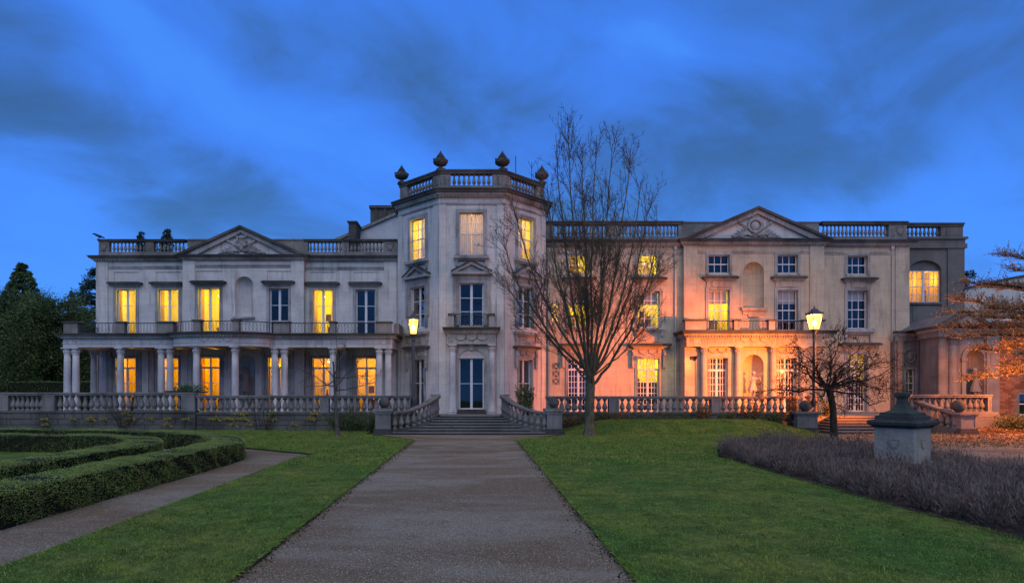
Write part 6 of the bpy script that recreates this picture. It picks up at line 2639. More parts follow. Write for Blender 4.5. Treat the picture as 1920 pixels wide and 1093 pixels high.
make_spot('black floodlight on a thin stand before the yellow lit porch corner', ax(1303.5, 38.7), 38.7, TF, zz(671, 38.7), (-0.14, 1.0, -0.30), 75, (1.0, 0.74, 0.10), 66)
make_spot('floodlight on a tall stand near the brick building, shining orange light across the porch', 24.9, 28.0, 0.0, 3.7, (-12.0, 13.3, -0.9), 48000, (1.0, 0.178, 0.002), 49, False)
make_spot('low floodlight added out of view on the gravel to brighten the layered tree', 26.2, 27.4, 0.0, 0.35, (-4.2, 0.2, 4.6), 11000, (1.0, 0.30, 0.03), 100, False)  # added uplight, brightens the orange twigs without reaching the wing


# ------------------------------------------------------------------ statues
def figure(label, loc, pose, mat, rotz=0.0, s=1.0):
    t = thing('statue', label, 'statue', loc)
    if pose == 'flute':
        J = {'pelvis': (0, 0, 0.98, (0.16, 0.12)), 'waist': (0.02, 0, 1.15, (0.13, 0.105)), 'chest': (0.03, 0, 1.36, (0.155, 0.115)), 'neck': (0.05, -0.02, 1.53, 0.055), 'chin': (0.07, -0.04, 1.60, 0.075), 'head': (0.06, -0.02, 1.69, 0.105), 'crown': (0.05, 0, 1.79, 0.075),
             'shl': (-0.16, 0, 1.44, 0.065), 'ell': (-0.22, -0.18, 1.22, 0.048), 'wrl': (0.06, -0.32, 1.32, 0.034), 'hal': (0.16, -0.33, 1.37, 0.04),
             'shr': (0.21, 0, 1.44, 0.065), 'elr': (0.40, -0.16, 1.26, 0.048), 'wrr': (0.34, -0.33, 1.44, 0.034), 'har': (0.30, -0.34, 1.50, 0.04),
             'hpl': (-0.10, 0, 0.92, 0.11), 'knl': (-0.16, -0.04, 0.50, 0.065), 'anl': (-0.22, 0.02, 0.10, 0.04), 'tol': (-0.24, -0.14, 0.05, 0.035),
             'hpr': (0.10, 0, 0.92, 0.11), 'knr': (0.08, -0.12, 0.50, 0.065), 'anr': (0.0, -0.02, 0.10, 0.04), 'tor': (0.02, -0.18, 0.05, 0.035)}
    else:
        J = {'pelvis': (0, 0, 0.98, (0.16, 0.12)), 'waist': (-0.01, 0, 1.15, (0.135, 0.105)), 'chest': (-0.02, 0, 1.36, (0.165, 0.115)), 'neck': (-0.02, 0, 1.53, 0.055), 'chin': (-0.05, -0.04, 1.61, 0.075), 'head': (-0.04, -0.01, 1.69, 0.105), 'crown': (-0.03, 0, 1.79, 0.075),
             'shl': (-0.21, 0, 1.45, 0.065), 'ell': (-0.32, -0.02, 1.20, 0.048), 'wrl': (-0.33, -0.14, 1.40, 0.034), 'hal': (-0.33, -0.16, 1.48, 0.04),
             'shr': (0.18, 0, 1.44, 0.065), 'elr': (0.30, 0.03, 1.18, 0.048), 'wrr': (0.36, -0.05, 0.95, 0.034), 'har': (0.38, -0.06, 0.87, 0.04),
             'hpl': (-0.10, 0, 0.92, 0.11), 'knl': (-0.13, -0.08, 0.50, 0.065), 'anl': (-0.10, 0.06, 0.10, 0.04), 'tol': (-0.12, -0.10, 0.05, 0.035),
             'hpr': (0.10, 0, 0.92, 0.11), 'knr': (0.12, -0.03, 0.50, 0.065), 'anr': (0.12, 0.0, 0.10, 0.04), 'tor': (0.14, -0.16, 0.05, 0.035)}
    E = [('pelvis', 'waist'), ('waist', 'chest'), ('chest', 'neck'), ('neck', 'chin'), ('chin', 'head'), ('head', 'crown'), ('chest', 'shl'), ('shl', 'ell'), ('ell', 'wrl'), ('wrl', 'hal'), ('chest', 'shr'), ('shr', 'elr'), ('elr', 'wrr'), ('wrr', 'har'),
         ('pelvis', 'hpl'), ('hpl', 'knl'), ('knl', 'anl'), ('anl', 'tol'), ('pelvis', 'hpr'), ('hpr', 'knr'), ('knr', 'anr'), ('anr', 'tor')]
    b = skin_figure('figure', J, E, mat, t, (loc[0], loc[1], loc[2] + 0.09 * s), rotz, 1)
    b.scale = (s, s, s)
    low = 0.30 if pose == 'robe' else 0.58
    dr = dress_mesh([(0.02, 0, 1.50, 0.12, 0.09, 0), (0.01, 0, 1.38, 0.185, 0.145, 0.3), (0.01, 0, 1.12, 0.15, 0.125, 0.5), (0, 0, 0.98, 0.19, 0.155, 0.8), (-0.01, 0, 0.78, 0.235, 0.19, 1.2), (-0.02, -0.01, low, 0.27 if pose != 'robe' else 0.24, 0.22, 1.6)], mat)
    o = link('tunic', dr, t, (loc[0], loc[1], loc[2] + 0.09 * s), rotz, (s, s, s))
    hb = MB()
    hx, hy = J['head'][0], J['head'][1]
    hb.ball((hx, hy + 0.03, 1.73), 0.125, 12, 8, (1, 1, 0.9))
    hb.ball((hx, hy + 0.13, 1.70), 0.06, 8, 6)
    for i in range(12):
        a = math.pi * (0.1 + 0.8 * i / 11)
        hb.ball((hx + 0.115 * math.cos(a), hy + 0.03 - 0.03 * math.sin(a), 1.73 + 0.09 * math.sin(a)), 0.032, 6, 4)
    hb.ball((hx, hy - 0.115, 1.665), 0.02, 6, 4, (0.8, 1, 1.6))
    link('hair', hb.mesh('hair', mat, True), t, (loc[0], loc[1], loc[2] + 0.09 * s), rotz, (s, s, s))
    if pose == 'flute':
        fb = MB()
        fb.tube([(0.09, -0.14, 1.58), (0.46, -0.34, 1.70), (0.52, -0.37, 1.73)], [0.018, 0.03, 0.055], 8)
        link('pipe', fb.mesh('pipe', mat), t, (loc[0], loc[1], loc[2] + 0.09 * s), rotz, (s, s, s))
    fb = MB()
    if pose != 'flute':
        fb.tube([(0.30, 0.06, 0), (0.34, 0.06, 0.35), (0.31, 0.05, 0.62)], [0.10, 0.075, 0.05], 8)
        link('tree_stump', fb.mesh('tree_stump', mat), t, (loc[0], loc[1], loc[2] + 0.09 * s), rotz, (s, s, s))
    pb = MB()
    pb.lathe(loc, [(0.36 * s, 0), (0.36 * s, 0.09 * s), (0.33 * s, 0.1 * s)], 16)
    pb.build('plinth', mat, t)
    return t


figure('pale statue of a pipe player in an orange lit arched niche', (ax(1411, 40.2), 40.2, TF + 0.62), 'flute', M['statue'], R(-8), 1.0)
figure('grey statue of a tunic-clad figure in the shadowed niche under the curved porch', (ax(460, 40.95), 40.95, TF + 0.5), 'stand', M['statue_grey'], R(5), 1.22)
figure('weathered statue in the arched niche of the pavilion beside the brick wall', (ax(1829, 37.55), 37.55, TF + 0.55), 'stand', M['statue_grey'], R(20), 1.1)


# ------------------------------------------------------------------ monument in the lavender
def make_monument():
    Y = 16.2
    x = ax(1692, Y)
    t = thing('garden_monument', 'weathered square stone pedestal with dark stepped top, standing in lavender', 'monument', (x, Y, 0))
    F = Fr(x, Y, R(33))
    h = lambda v: zz(v, Y)
    w = 0.45
    mb = MB()
    mb.box(F, -w - 0.05, w + 0.05, -w - 0.05, w + 0.05, 0, h(862)).box(F, -w, w, -w, w, h(862), h(801))
    b = mb.build('die', M['monument'], t)
    for FF, off in ((F, 0.0), (Fr(x, Y, R(33 - 90)), 0.0)):
        sb = MB()
        shield_relief(sb, FF, 0.02, h(830), 0.22, w + 0.012)
        sb.build('carved_shield', M['monument'], b)
    cb = MB()
    prof = [(w + 0.03, h(801)), (w + 0.05, h(798)), (0.56, h(796)), (0.575, h(791)), (0.55, h(787)), (0.445, h(786.5)), (0.44, h(779)), (0.37, h(778.5)), (0.362, h(773.5)), (0.29, h(772.5)), (0.20, h(769)), (0.145, h(764)), (0.105, h(757)), (0.092, h(749)), (0.095, h(745.5)), (0.125, h(744)), (0.135, h(739)), (0.12, h(735.5)), (0.06, h(735))]
    V = []
    for r_, z_ in prof:
        for sx, sy in ((-1, -1), (1, -1), (1, 1), (-1, 1)):
            V.append(F.p(sx * r_, sy * r_, z_))
    k = len(prof)
    Fs = [(j * 4 + i, j * 4 + (i + 1) % 4, (j + 1) * 4 + (i + 1) % 4, (j + 1) * 4 + i) for j in range(k - 1) for i in range(4)] + [tuple((k - 1) * 4 + i for i in range(4)), (3, 2, 1, 0)]
    cb.add(V, Fs)
    cb.build('stepped_top', M['monument_top'], t)


make_monument()


# ------------------------------------------------------------------ crow on the parapet
def make_crow():
    Y = 41.5
    x, z = ax(186, Y), zz(448, Y)
    t = thing('crow', 'black crow perched on the roof corner', 'bird', (x, Y, z))
    J = {'body': (0, 0, 0.17, (0.085, 0.08)), 'breast': (-0.14, 0, 0.23, 0.085), 'neck': (-0.26, 0, 0.29, 0.06), 'head': (-0.34, 0, 0.33, 0.058), 'beak': (-0.45, 0, 0.30, 0.012), 'rump': (0.14, 0, 0.12, 0.06), 'tail': (0.36, 0, 0.06, 0.035)}
    E = [('body', 'breast'), ('breast', 'neck'), ('neck', 'head'), ('head', 'beak'), ('body', 'rump'), ('rump', 'tail')]
    skin_figure('body', J, E, M['crow'], t, (x, Y, z), 0, 1)
    mb = MB()
    for s in (-0.04, 0.04):
        mb.tube([(x - 0.02, Y + s, z + 0.14), (x + 0.0, Y + s, z + 0.06), (x - 0.03, Y + s, z)], 0.012, 5)
        mb.tube([(x + 0.03, Y + s, z + 0.005), (x - 0.09, Y + s, z + 0.005)], 0.009, 4)
    mb.build('leg', M['crow'], t)


make_crow()

# ------------------------------------------------------------------ plants
def tubes_np(name, branches, mat, sides=4, smooth=True):
    Vs, Fs, off = [], [], 0
    ang = np.arange(sides) * 2 * np.pi / sides
    ca, sa = np.cos(ang), np.sin(ang)
    for pts, rad in branches:
        P = np.asarray(pts, float)
        r = np.asarray(rad, float)
        m = len(P)
        T = np.gradient(P, axis=0)
        T /= np.linalg.norm(T, axis=1, keepdims=True) + 1e-9
        ref = np.array((0.31, 0.87, 0.38)) if abs(T[0] @ np.array((0.31, 0.87, 0.38))) < 0.85 else np.array((0.9, -0.1, 0.42))
        X = np.cross(T, ref)
        X /= np.linalg.norm(X, axis=1, keepdims=True) + 1e-9
        Yv = np.cross(T, X)
        V = P[:, None, :] + (X[:, None, :] * ca[None, :, None] + Yv[:, None, :] * sa[None, :, None]) * r[:, None, None]
        Vs.append(V.reshape(-1, 3))
        i = np.arange(m - 1)[:, None] * sides
        j = np.arange(sides)[None, :]
        j2 = (j + 1) % sides
        Fs.append((np.stack([i + j, i + j2, i + sides + j2, i + sides + j], 2).reshape(-1, 4) + off))
        off += m * sides
    return np_mesh(name, np.concatenate(Vs), np.concatenate(Fs), mat, smooth)


def wander(p, d, L, k, rn, curl=0.15, up=0.0, target=None):
    """polyline of k steps from p along d, bending a little and pulled by up"""
    p = np.array(p, float)
    d = np.array(d, float)
    d /= np.linalg.norm(d)
    out = [p.copy()]
    for _ in range(k):
        d = d + rn.normal(0, curl, 3) + np.array((0, 0, up))
        d /= np.linalg.norm(d)
        p = p + d * L / k
        out.append(p.copy())
    return np.array(out)


def side_dir(t, rn, ang, upbias=0.0):
    t = t / (np.linalg.norm(t) + 1e-9)
    a = np.cross(t, rn.normal(size=3))
    a /= np.linalg.norm(a) + 1e-9
    d = t * math.cos(ang) + a * math.sin(ang)
    d[2] += upbias
    return d / np.linalg.norm(d)


def ramify(parent_pts, r0, rn, levels, out, buds, up=0.1, first=0.15, fmin=0.0058):
    """hang ever finer twigs on a branch; levels: list of (count per metre, length range, angle, radius factor, curl)"""
    if not levels:
        return
    per_m, (l0, l1), ang, rf, curl = levels[0]
    seg = np.linalg.norm(np.diff(parent_pts, axis=0), axis=1)
    L = seg.sum()
    n = max(1, rn.poisson(per_m * L))
    m = len(parent_pts)
    for _ in range(n):
        t = first + (1 - first) * rn.random()
        f = t * (m - 1)
        i = min(int(f), m - 2)
        p = parent_pts[i] + (parent_pts[i + 1] - parent_pts[i]) * (f - i)
        tan = parent_pts[i + 1] - parent_pts[i]
        d = side_dir(tan, rn, ang * rn.uniform(0.6, 1.35), up * 2)
        ln = rn.uniform(l0, l1) * (1.15 - 0.55 * t)
        k = 5 if ln > 1.2 else (4 if ln > 0.5 else 3)
        pts = wander(p, d, ln, k, rn, curl, up)
        rr = r0 * rf
        rr = max(rr, fmin * 1.35)
        rad = np.linspace(rr, max(fmin, rr * 0.35), k + 1)
        out.append((pts, rad, len(levels)))
        if len(levels) == 1:
            buds.append(pts[-1])
        ramify(pts, rr, rn, levels[1:], out, buds, up, 0.15, fmin)


def plant_tree(name, label, base, trunk, limbs, levels, mats, seed, limb_r, up=0.08, cat='tree', bud=0.0, budmat=None, first=0.2, fine_min=0.0035):
    rn = np.random.default_rng(seed)
    t = thing(name, label, cat, base)
    tp, tr = trunk
    link('trunk', tubes_np('trunk', [(tp, tr)], mats[0], 12), t)
    fine, buds = [], []
    for i, (pts, rad) in enumerate(limbs):
        link('limb', tubes_np('limb', [(pts, rad)], mats[0], 7), t)
        ramify(np.asarray(pts), float(np.mean(rad)) * 0.8, rn, levels, fine, buds, up, first)
    big = [(p, r) for p, r, l in fine if l >= len(levels) and len(levels) > 1]
    sm = [(p, r) for p, r, l in fine if not (l >= len(levels) and len(levels) > 1)]
    if big:
        o = link('branches', tubes_np('branches', big, mats[0], 5), t)
        o['kind'] = 'stuff'
    if sm:
        o = link('twigs', tubes_np('twigs', sm, mats[1], 3, False), t)
        o['kind'] = 'stuff'
    if bud and buds:
        P = np.array(buds)
        V, Fa = leaf_cloud(np.repeat(P, 2, 0) + rn.normal(0, 0.02, (2 * len(P), 3)), bud, rn, 0.2, 0.7)
        o = link('buds', np_mesh('buds', V, Fa, budmat or mats[1]), t)
        o['kind'] = 'stuff'
    return t


# tall bare tree before the wing
def make_main_tree():
    rn = np.random.default_rng(5)
    Y = 30.1
    x = ax(1105, Y)
    zf = zz(712, Y)
    tp = np.array([(x, Y, -0.05), (x, Y, 0.3), (x + 0.02, Y, 1.2), (x + 0.05, Y, zf - 0.3), (x + 0.06, Y, zf + 0.35)])
    tr = np.array([0.40, 0.235, 0.20, 0.215, 0.15])
    # tips read off the photograph (column, row) and how far forward or back each limb leans
    tips = [(945, 450, -1.0), (972, 400, 1.6), (1008, 350, -2.2), (1040, 240, 0.5), (1068, 216, -0.3), (1095, 290, 1.2), (1122, 250, -1.0), (1150, 268, 1.6), (1185, 285, 0.2), (1205, 330, -1.6), (1222, 385, 1.9), (1248, 430, -0.6), (1225, 520, 1.0),
            (940, 520, 1.0), (1215, 600, -1.4), (1000, 600, -1.6), (1080, 360, 2.6), (1140, 380, -2.6)]
    limbs = []
    for i, (u, v, dy) in enumerate(tips):
        Yt = Y + dy
        tip = np.array((ax(u, Yt), Yt, zz(v, Yt)))
        s = np.array((x + 0.05, Y, zf + rn.uniform(-0.35, 0.45)))
        w = tip - s
        low = v > 480
        c1 = s + np.array((w[0] * (0.42 if not low else 0.4), w[1] * 0.42, w[2] * (0.20 if not low else 0.35)))
        c2 = s + np.array((w[0] * 0.80, w[1] * 0.80, w[2] * (0.50 if not low else 0.65)))
        n = 16
        tt = np.linspace(0, 1, n)[:, None]
        pts = (1 - tt) ** 3 * s + 3 * (1 - tt) ** 2 * tt * c1 + 3 * (1 - tt) * tt ** 2 * c2 + tt ** 3 * tip
        jit = rn.normal(0, 0.10, (n, 3))
        jit[0] = 0
        pts = pts + np.cumsum(jit, 0) * 0.35
        r0 = 0.062 if not low else 0.028
        rad = r0 * (1 - np.linspace(0, 1, n)) ** 0.8 + 0.012
        limbs.append((pts, rad))
    levels = [(1.8, (1.0, 2.8), 0.46, 0.42, 0.10), (4.2, (0.4, 1.3), 0.60, 0.5, 0.14), (6.5, (0.10, 0.42), 0.85, 0.6, 0.2)]
    plant_tree('bare_tree', 'tall leafless tree with upswept branches on the lawn by the entrance steps', (x, Y, 0), (tp, tr), limbs, levels, (M['bark'], M['twig']), 21, 0.1, 0.07, first=0.22)


make_main_tree()


def make_thin_tree():
    rn = np.random.default_rng(8)
    Y = 29.3
    x = ax(634, Y)
    zt = zz(690, Y)
    tp = np.array([(x, Y, 0), (x - 0.05, Y, 0.6), (x - 0.12, Y, 1.6), (x - 0.16, Y, 2.4), (x - 0.22, Y, zt + 0.3)])
    tr = np.array([0.10, 0.085, 0.07, 0.055, 0.03])
    limbs = []
    s0 = np.array((x - 0.15, Y, 2.3))
    for u, v, dy in ((560, 690, -0.6), (590, 650, 0.6), (625, 632, -0.2), (655, 640, 0.8), (690, 665, -0.8), (718, 700, 0.4), (575, 720, 0.5), (700, 715, -0.5), (645, 668, -1.2)):
        tip = np.array((ax(u, Y + dy), Y + dy, zz(v, Y)))
        n = 9
        tt = np.linspace(0, 1, n)[:, None]
        s = s0 + np.array((0, 0, rn.uniform(-0.3, 0.7)))
        mid = (s + tip) / 2 + np.array((0, 0, -0.12))
        pts = (1 - tt) ** 2 * s + 2 * (1 - tt) * tt * mid + tt ** 2 * tip + np.cumsum(rn.normal(0, 0.035, (n, 3)), 0)
        limbs.append((pts, np.linspace(0.03, 0.009, n)))
    levels = [(3.2, (0.3, 0.9), 0.75, 0.5, 0.14), (4.0, (0.1, 0.35), 0.8, 0.55, 0.2)]
    plant_tree('young_tree', 'small thin leafless tree in front of the terrace wall', (x, Y, 0), (tp, tr), limbs, levels, (M['bark_grey'], M['bark_grey']), 4, 0.03, 0.02, bud=0.02)
    P = np.column_stack([x + RNG.normal(0, 0.35, 260), Y + RNG.normal(0, 0.3, 260), np.full(260, 0.075)])
    V, Fa = leaf_cloud(P, 0.08, RNG, 0.1, 0.6)
    o = link('fallen_leaves', np_mesh('fallen_leaves', V, Fa, M['deadleaf']))
    tag(o, 'brown leaves round the foot of the small thin tree', 'leaves', None, 'stuff')


make_thin_tree()


def make_gnarled():
    rn = np.random.default_rng(15)
    Y = 27.6
    x = ax(1564, Y)
    fz = zz(735, Y)
    tp = np.array([(x, Y, 0), (x - 0.02, Y, 0.7), (x - 0.05, Y, 1.4), (ax(1556, Y), Y, fz), (ax(1548, Y), Y, fz + 0.35)])
    tr = np.array([0.17, 0.14, 0.13, 0.14, 0.09])
    limbs = []
    s0 = np.array((ax(1552, Y), Y, fz + 0.1))
    tips = [(1440, 718, -0.4), (1455, 672, 0.8), (1490, 640, -0.8), (1520, 632, 0.5), (1560, 628, -0.4), (1600, 640, 1.0), (1640, 655, -0.9), (1672, 690, 0.3), (1680, 725, 1.0), (1660, 758, -0.6), (1446, 742, 1.2), (1620, 700, 1.6), (1500, 690, -1.6), (1575, 660, -1.7)]
    tips += [(rn.uniform(1455, 1675), rn.uniform(640, 750), rn.uniform(-1.6, 1.6)) for _ in range(12)]
    for u, v, dy in tips:
        tip = np.array((ax(u, Y + dy), Y + dy, zz(v, Y)))
        n = 14
        tt = np.linspace(0, 1, n)[:, None]
        mid = s0 * 0.5 + tip * 0.5 + np.array((rn.uniform(-0.4, 0.4), rn.uniform(-0.4, 0.4), rn.uniform(-0.1, 0.6)))
        pts = (1 - tt) ** 2 * s0 + 2 * (1 - tt) * tt * mid + tt ** 2 * tip + np.cumsum(rn.normal(0, 0.075, (n, 3)), 0) * np.minimum(1, np.linspace(0, 2.5, n))[:, None]
        limbs.append((pts, np.linspace(0.042, 0.010, n) * rn.uniform(0.7, 1.15)))
    levels = [(3.6, (0.5, 1.2), 0.95, 0.5, 0.36), (5.0, (0.25, 0.7), 0.95, 0.55, 0.36), (6.0, (0.06, 0.28), 0.95, 0.7, 0.35)]
    plant_tree('gnarled_tree', 'low twisted bare tree with tangled twigs in front of the lamp post', (x, Y, 0), (tp, tr), limbs, levels, (M['bark_dark'], M['bark_dark']), 17, 0.05, 0.0, bud=0.045, budmat=M['bark_dark'])


make_gnarled()


def make_layered():
    """tree beyond the frame whose flat sprays reach in at the right"""
    rn = np.random.default_rng(31)
    Y = 27.0
    x = ax(2035, Y)
    tp = np.array([(x, Y, 0), (x, Y, 1.5), (x - 0.1, Y, 3.2), (x - 0.1, Y, 5.5), (x, Y, 7.6)])
    tr = np.array([0.22, 0.19, 0.16, 0.11, 0.05])
    limbs = []
    for u, v, dy, zs in ((1888, 476, 0.4, 6.9), (1895, 502, -0.6, 6.6), (1812, 528, 0.2, 5.9), (1850, 540, 1.0, 5.8), (1782, 585, -0.5, 5.2), (1800, 566, 0.9, 5.3), (1835, 600, -1.3, 4.9), (1762, 612, 0.2, 4.7), (1790, 632, -0.9, 4.3), (1830, 655, 0.6, 4.0), (1870, 690, -0.4, 3.4), (1822, 706, 0.5, 3.1), (1872, 640, 1.2, 4.1), (1860, 575, -1.6, 5.2), (1905, 600, 1.5, 4.6), (1900, 660, -1.5, 3.6)):
        tip = np.array((ax(u, Y + dy), Y + dy, zz(v, Y + dy)))
        s = np.array((x - 0.1, Y, zs))
        n = 12
        tt = np.linspace(0, 1, n)[:, None]
        mid = (s + tip) / 2 + np.array((0, 0, 0.15))
        pts = (1 - tt) ** 2 * s + 2 * (1 - tt) * tt * mid + tt ** 2 * tip + np.cumsum(rn.normal(0, 0.03, (n, 3)), 0)
        limbs.append((pts, np.linspace(0.05, 0.01, n)))
    t = thing('layered_tree', 'tree with flat sprays of dry orange lit twigs reaching over the pavilion', 'tree', (x, Y, 0))
    link('trunk', tubes_np('trunk', [(tp, tr)], M['bark_dark'], 12), t)
    fine, LP, LD = [], [], []
    for pts, rad in limbs:
        link('limb', tubes_np('limb', [(pts, rad)], M['bark_dark'], 6), t)
        L = np.linalg.norm(pts[-1] - pts[0])
        for _ in range(int(L * 42)):
            f = rn.uniform(0.15, 1.0) * (len(pts) - 1)
            i = min(int(f), len(pts) - 2)
            p = pts[i] + (pts[i + 1] - pts[i]) * (f - i)
            tan = pts[i + 1] - pts[i]
            tan /= np.linalg.norm(tan)
            d = tan * 0.8 + np.array((rn.normal(0, 0.5), rn.normal(0, 0.7), rn.normal(0.26, 0.22)))
            tw = wander(p, d, rn.uniform(0.25, 0.75), 4, rn, 0.12, 0.02)
            fine.append((tw, np.linspace(0.010, 0.004, 5)))
            for q in range(9):
                g_ = rn.uniform(0.2, 1.0) * 4
                j = min(int(g_), 3)
                LP.append(tw[j] + (tw[j + 1] - tw[j]) * (g_ - j))
                LD.append((tw[j + 1] - tw[j]) / 0.1 * 0.5 + np.array((0, 0, 0.6)))
    o = link('twigs', tubes_np('twigs', fine, M['bark_grey'], 3, False), t)
    o['kind'] = 'stuff'
    LP, LD = np.array(LP), np.array(LD)
    V, Fa = leaf_cloud(LP, 0.085, rn, 0.0, 0.40, LD, 0.9)
    o = link('leaves', np_mesh('leaves', V, Fa, M['bract']), t)
    o['kind'] = 'stuff'


make_layered()


# evergreens at the left and behind the roofs
def conifer(name, label, x, y, z0, z1, rmax, mat, seed, kind='yew', nb=260, leaf_=0.22, per=70, group='evergreens behind the mansion', cone=0.8):
    rn = np.random.default_rng(seed)
    t = thing(name, label, 'tree', (x, y, z0), group)
    h = z1 - z0
    link('trunk', tubes_np('trunk', [(np.array([(x, y, z0), (x + 0.1, y, z0 + h * 0.5), (x, y, z0 + h * 0.97)]), np.array([0.035 * h, 0.02 * h, 0.01]))], M['bark_dark'], 8), t)
    P, D, br = [], [], []
    for k in range(nb):
        f = rn.random() ** 0.8
        a = rn.uniform(0, 2 * np.pi)
        if kind == 'spire':
            R_ = rmax * (1 - f) ** cone + 0.15
            slope = -0.25
        elif kind == 'cedar':
            tier = round(f * 9) / 9 + rn.normal(0, 0.028)
            f = min(0.985, max(0.05, tier))
            R_ = rmax * (1 - f) ** 0.6 * rn.uniform(0.65, 1.1) + 0.3
            slope = 0.08
        else:
            R_ = rmax * math.sqrt(max(0.02, 1 - (2 * f - 0.75) ** 2 / 1.7)) * rn.uniform(0.75, 1.08)
            slope = 0.25
        z = z0 + h * (0.04 + 0.95 * f)
        d = np.array((math.cos(a), math.sin(a), slope))
        s = np.array((x, y, z - (R_ * slope if kind == 'yew' else 0)))
        n = 5
        pts = s + np.linspace(0.1, 1, n)[:, None] * d * R_
        if kind != 'yew':
            pts[:, 2] += -0.10 * R_ * np.linspace(0, 1, n) ** 2 + rn.normal(0, 0.04, n)
        br.append((pts, np.linspace(0.06, 0.015, n)))
        m = int(per * (0.4 + R_ / rmax))
        u = rn.uniform(0.25, 1.03, m) ** 0.6
        c = s + u[:, None] * d * R_
        if kind == 'yew':
            c = c + rn.normal(0, 0.30, (m, 3))
        else:
            side = np.array((-d[1], d[0], 0))
            c = c + side * rn.normal(0, 0.20 * R_ ** 0.5, m)[:, None] * (1.1 - 0.5 * u)[:, None] + np.column_stack([np.zeros(m), np.zeros(m), -0.10 * R_ * u ** 2 + rn.normal(0, 0.05 if kind == 'spire' else 0.16, m) - (0.06 if kind == 'spire' else 0)])
        P.append(c)
        D.append(np.repeat((d * np.array((1, 1, 0.3)) + np.array((0, 0, -0.25 if kind == 'spire' else 0.1)))[None], m, 0))
    o = link('branches', tubes_np('branches', br, M['bark_dark'], 4), t)
    o['kind'] = 'stuff'
    V, Fa = leaf_cloud(np.concatenate(P), leaf_, rn, 0.0, 0.45, np.concatenate(D), 0.55)
    o = link('foliage', np_mesh('foliage', V, Fa, mat), t)
    o['kind'] = 'stuff'
    return t


def at_px(u, Y):
    return ax(u, Y)


conifer('spruce_tree', 'dark spruce with a pointed top at the left frame edge', ax(42, 62), 62, 0, zz(489, 62), 5.0, M['yew'], 51, 'spire', 380, 0.24, 110)
conifer('yew_tree', 'broad dark yew standing before the spruce at the left edge', ax(20, 52), 52, 0, zz(548, 52), 5.2, M['yew'], 52, 'yew', 420, 0.17, 130)
conifer('yew_tree', 'broad dark yew between the spruce and the porch columns', ax(104, 50), 50, 0, zz(556, 50), 4.3, M['yew'], 53, 'yew', 420, 0.16, 130)
conifer('yew_tree', 'low dark yew seen between the end columns of the curved porch', ax(150, 55), 55, 0, zz(615, 55), 3.6, M['yew'], 54, 'yew', 260, 0.26, 60)
conifer('cedar_tree', 'cedar with level branches showing past the corner of the wing', ax(188, 58), 58, 0, zz(505, 58), 5.2, M['cedar'], 55, 'cedar', 340, 0.20, 110)
conifer('cedar_tree', 'drooping cedar top behind the balusters near the crow', ax(266, 66), 66, 4, zz(430, 66), 2.6, M['cedar'], 56, 'spire', 240, 0.22, 60, cone=0.85)
conifer('cedar_tree', 'drooping cedar top behind the balusters beside the pediment', ax(313, 66), 66, 4, zz(425, 66), 2.6, M['cedar'], 57, 'spire', 240, 0.22, 60, cone=0.85)
conifer('cedar_tree', 'cedar top showing past the dark rendered block', ax(1812, 62), 62, 0, zz(508, 62), 4.6, M['cedar'], 58, 'cedar', 140, 0.26, 50)


def make_bare_far():
    rn = np.random.default_rng(77)
    Y = 70
    x = ax(5, Y)
    tp = np.array([(x, Y, 0), (x, Y, 4), (x + 0.2, Y, 9)])
    limbs = []
    for k in range(9):
        tip = np.array((x + rn.uniform(-4, 4.5), Y + rn.uniform(-2, 2), rn.uniform(11, zz(520, Y))))
        s = np.array((x, Y, rn.uniform(4, 8)))
        limbs.append((np.linspace(s, tip, 7) + np.cumsum(rn.normal(0, 0.12, (7, 3)), 0), np.linspace(0.1, 0.02, 7)))
    plant_tree('distant_tree', 'faint leafless tree behind the yews at the left edge', (x, Y, 0), (tp, np.array([0.3, 0.25, 0.12])), limbs, [(2.5, (0.8, 2.2), 0.6, 0.5, 0.1), (3, (0.4, 1.2), 0.6, 0.5, 0.15)], (M['bark_grey'], M['bark_grey']), 5, 0.1)


make_bare_far()


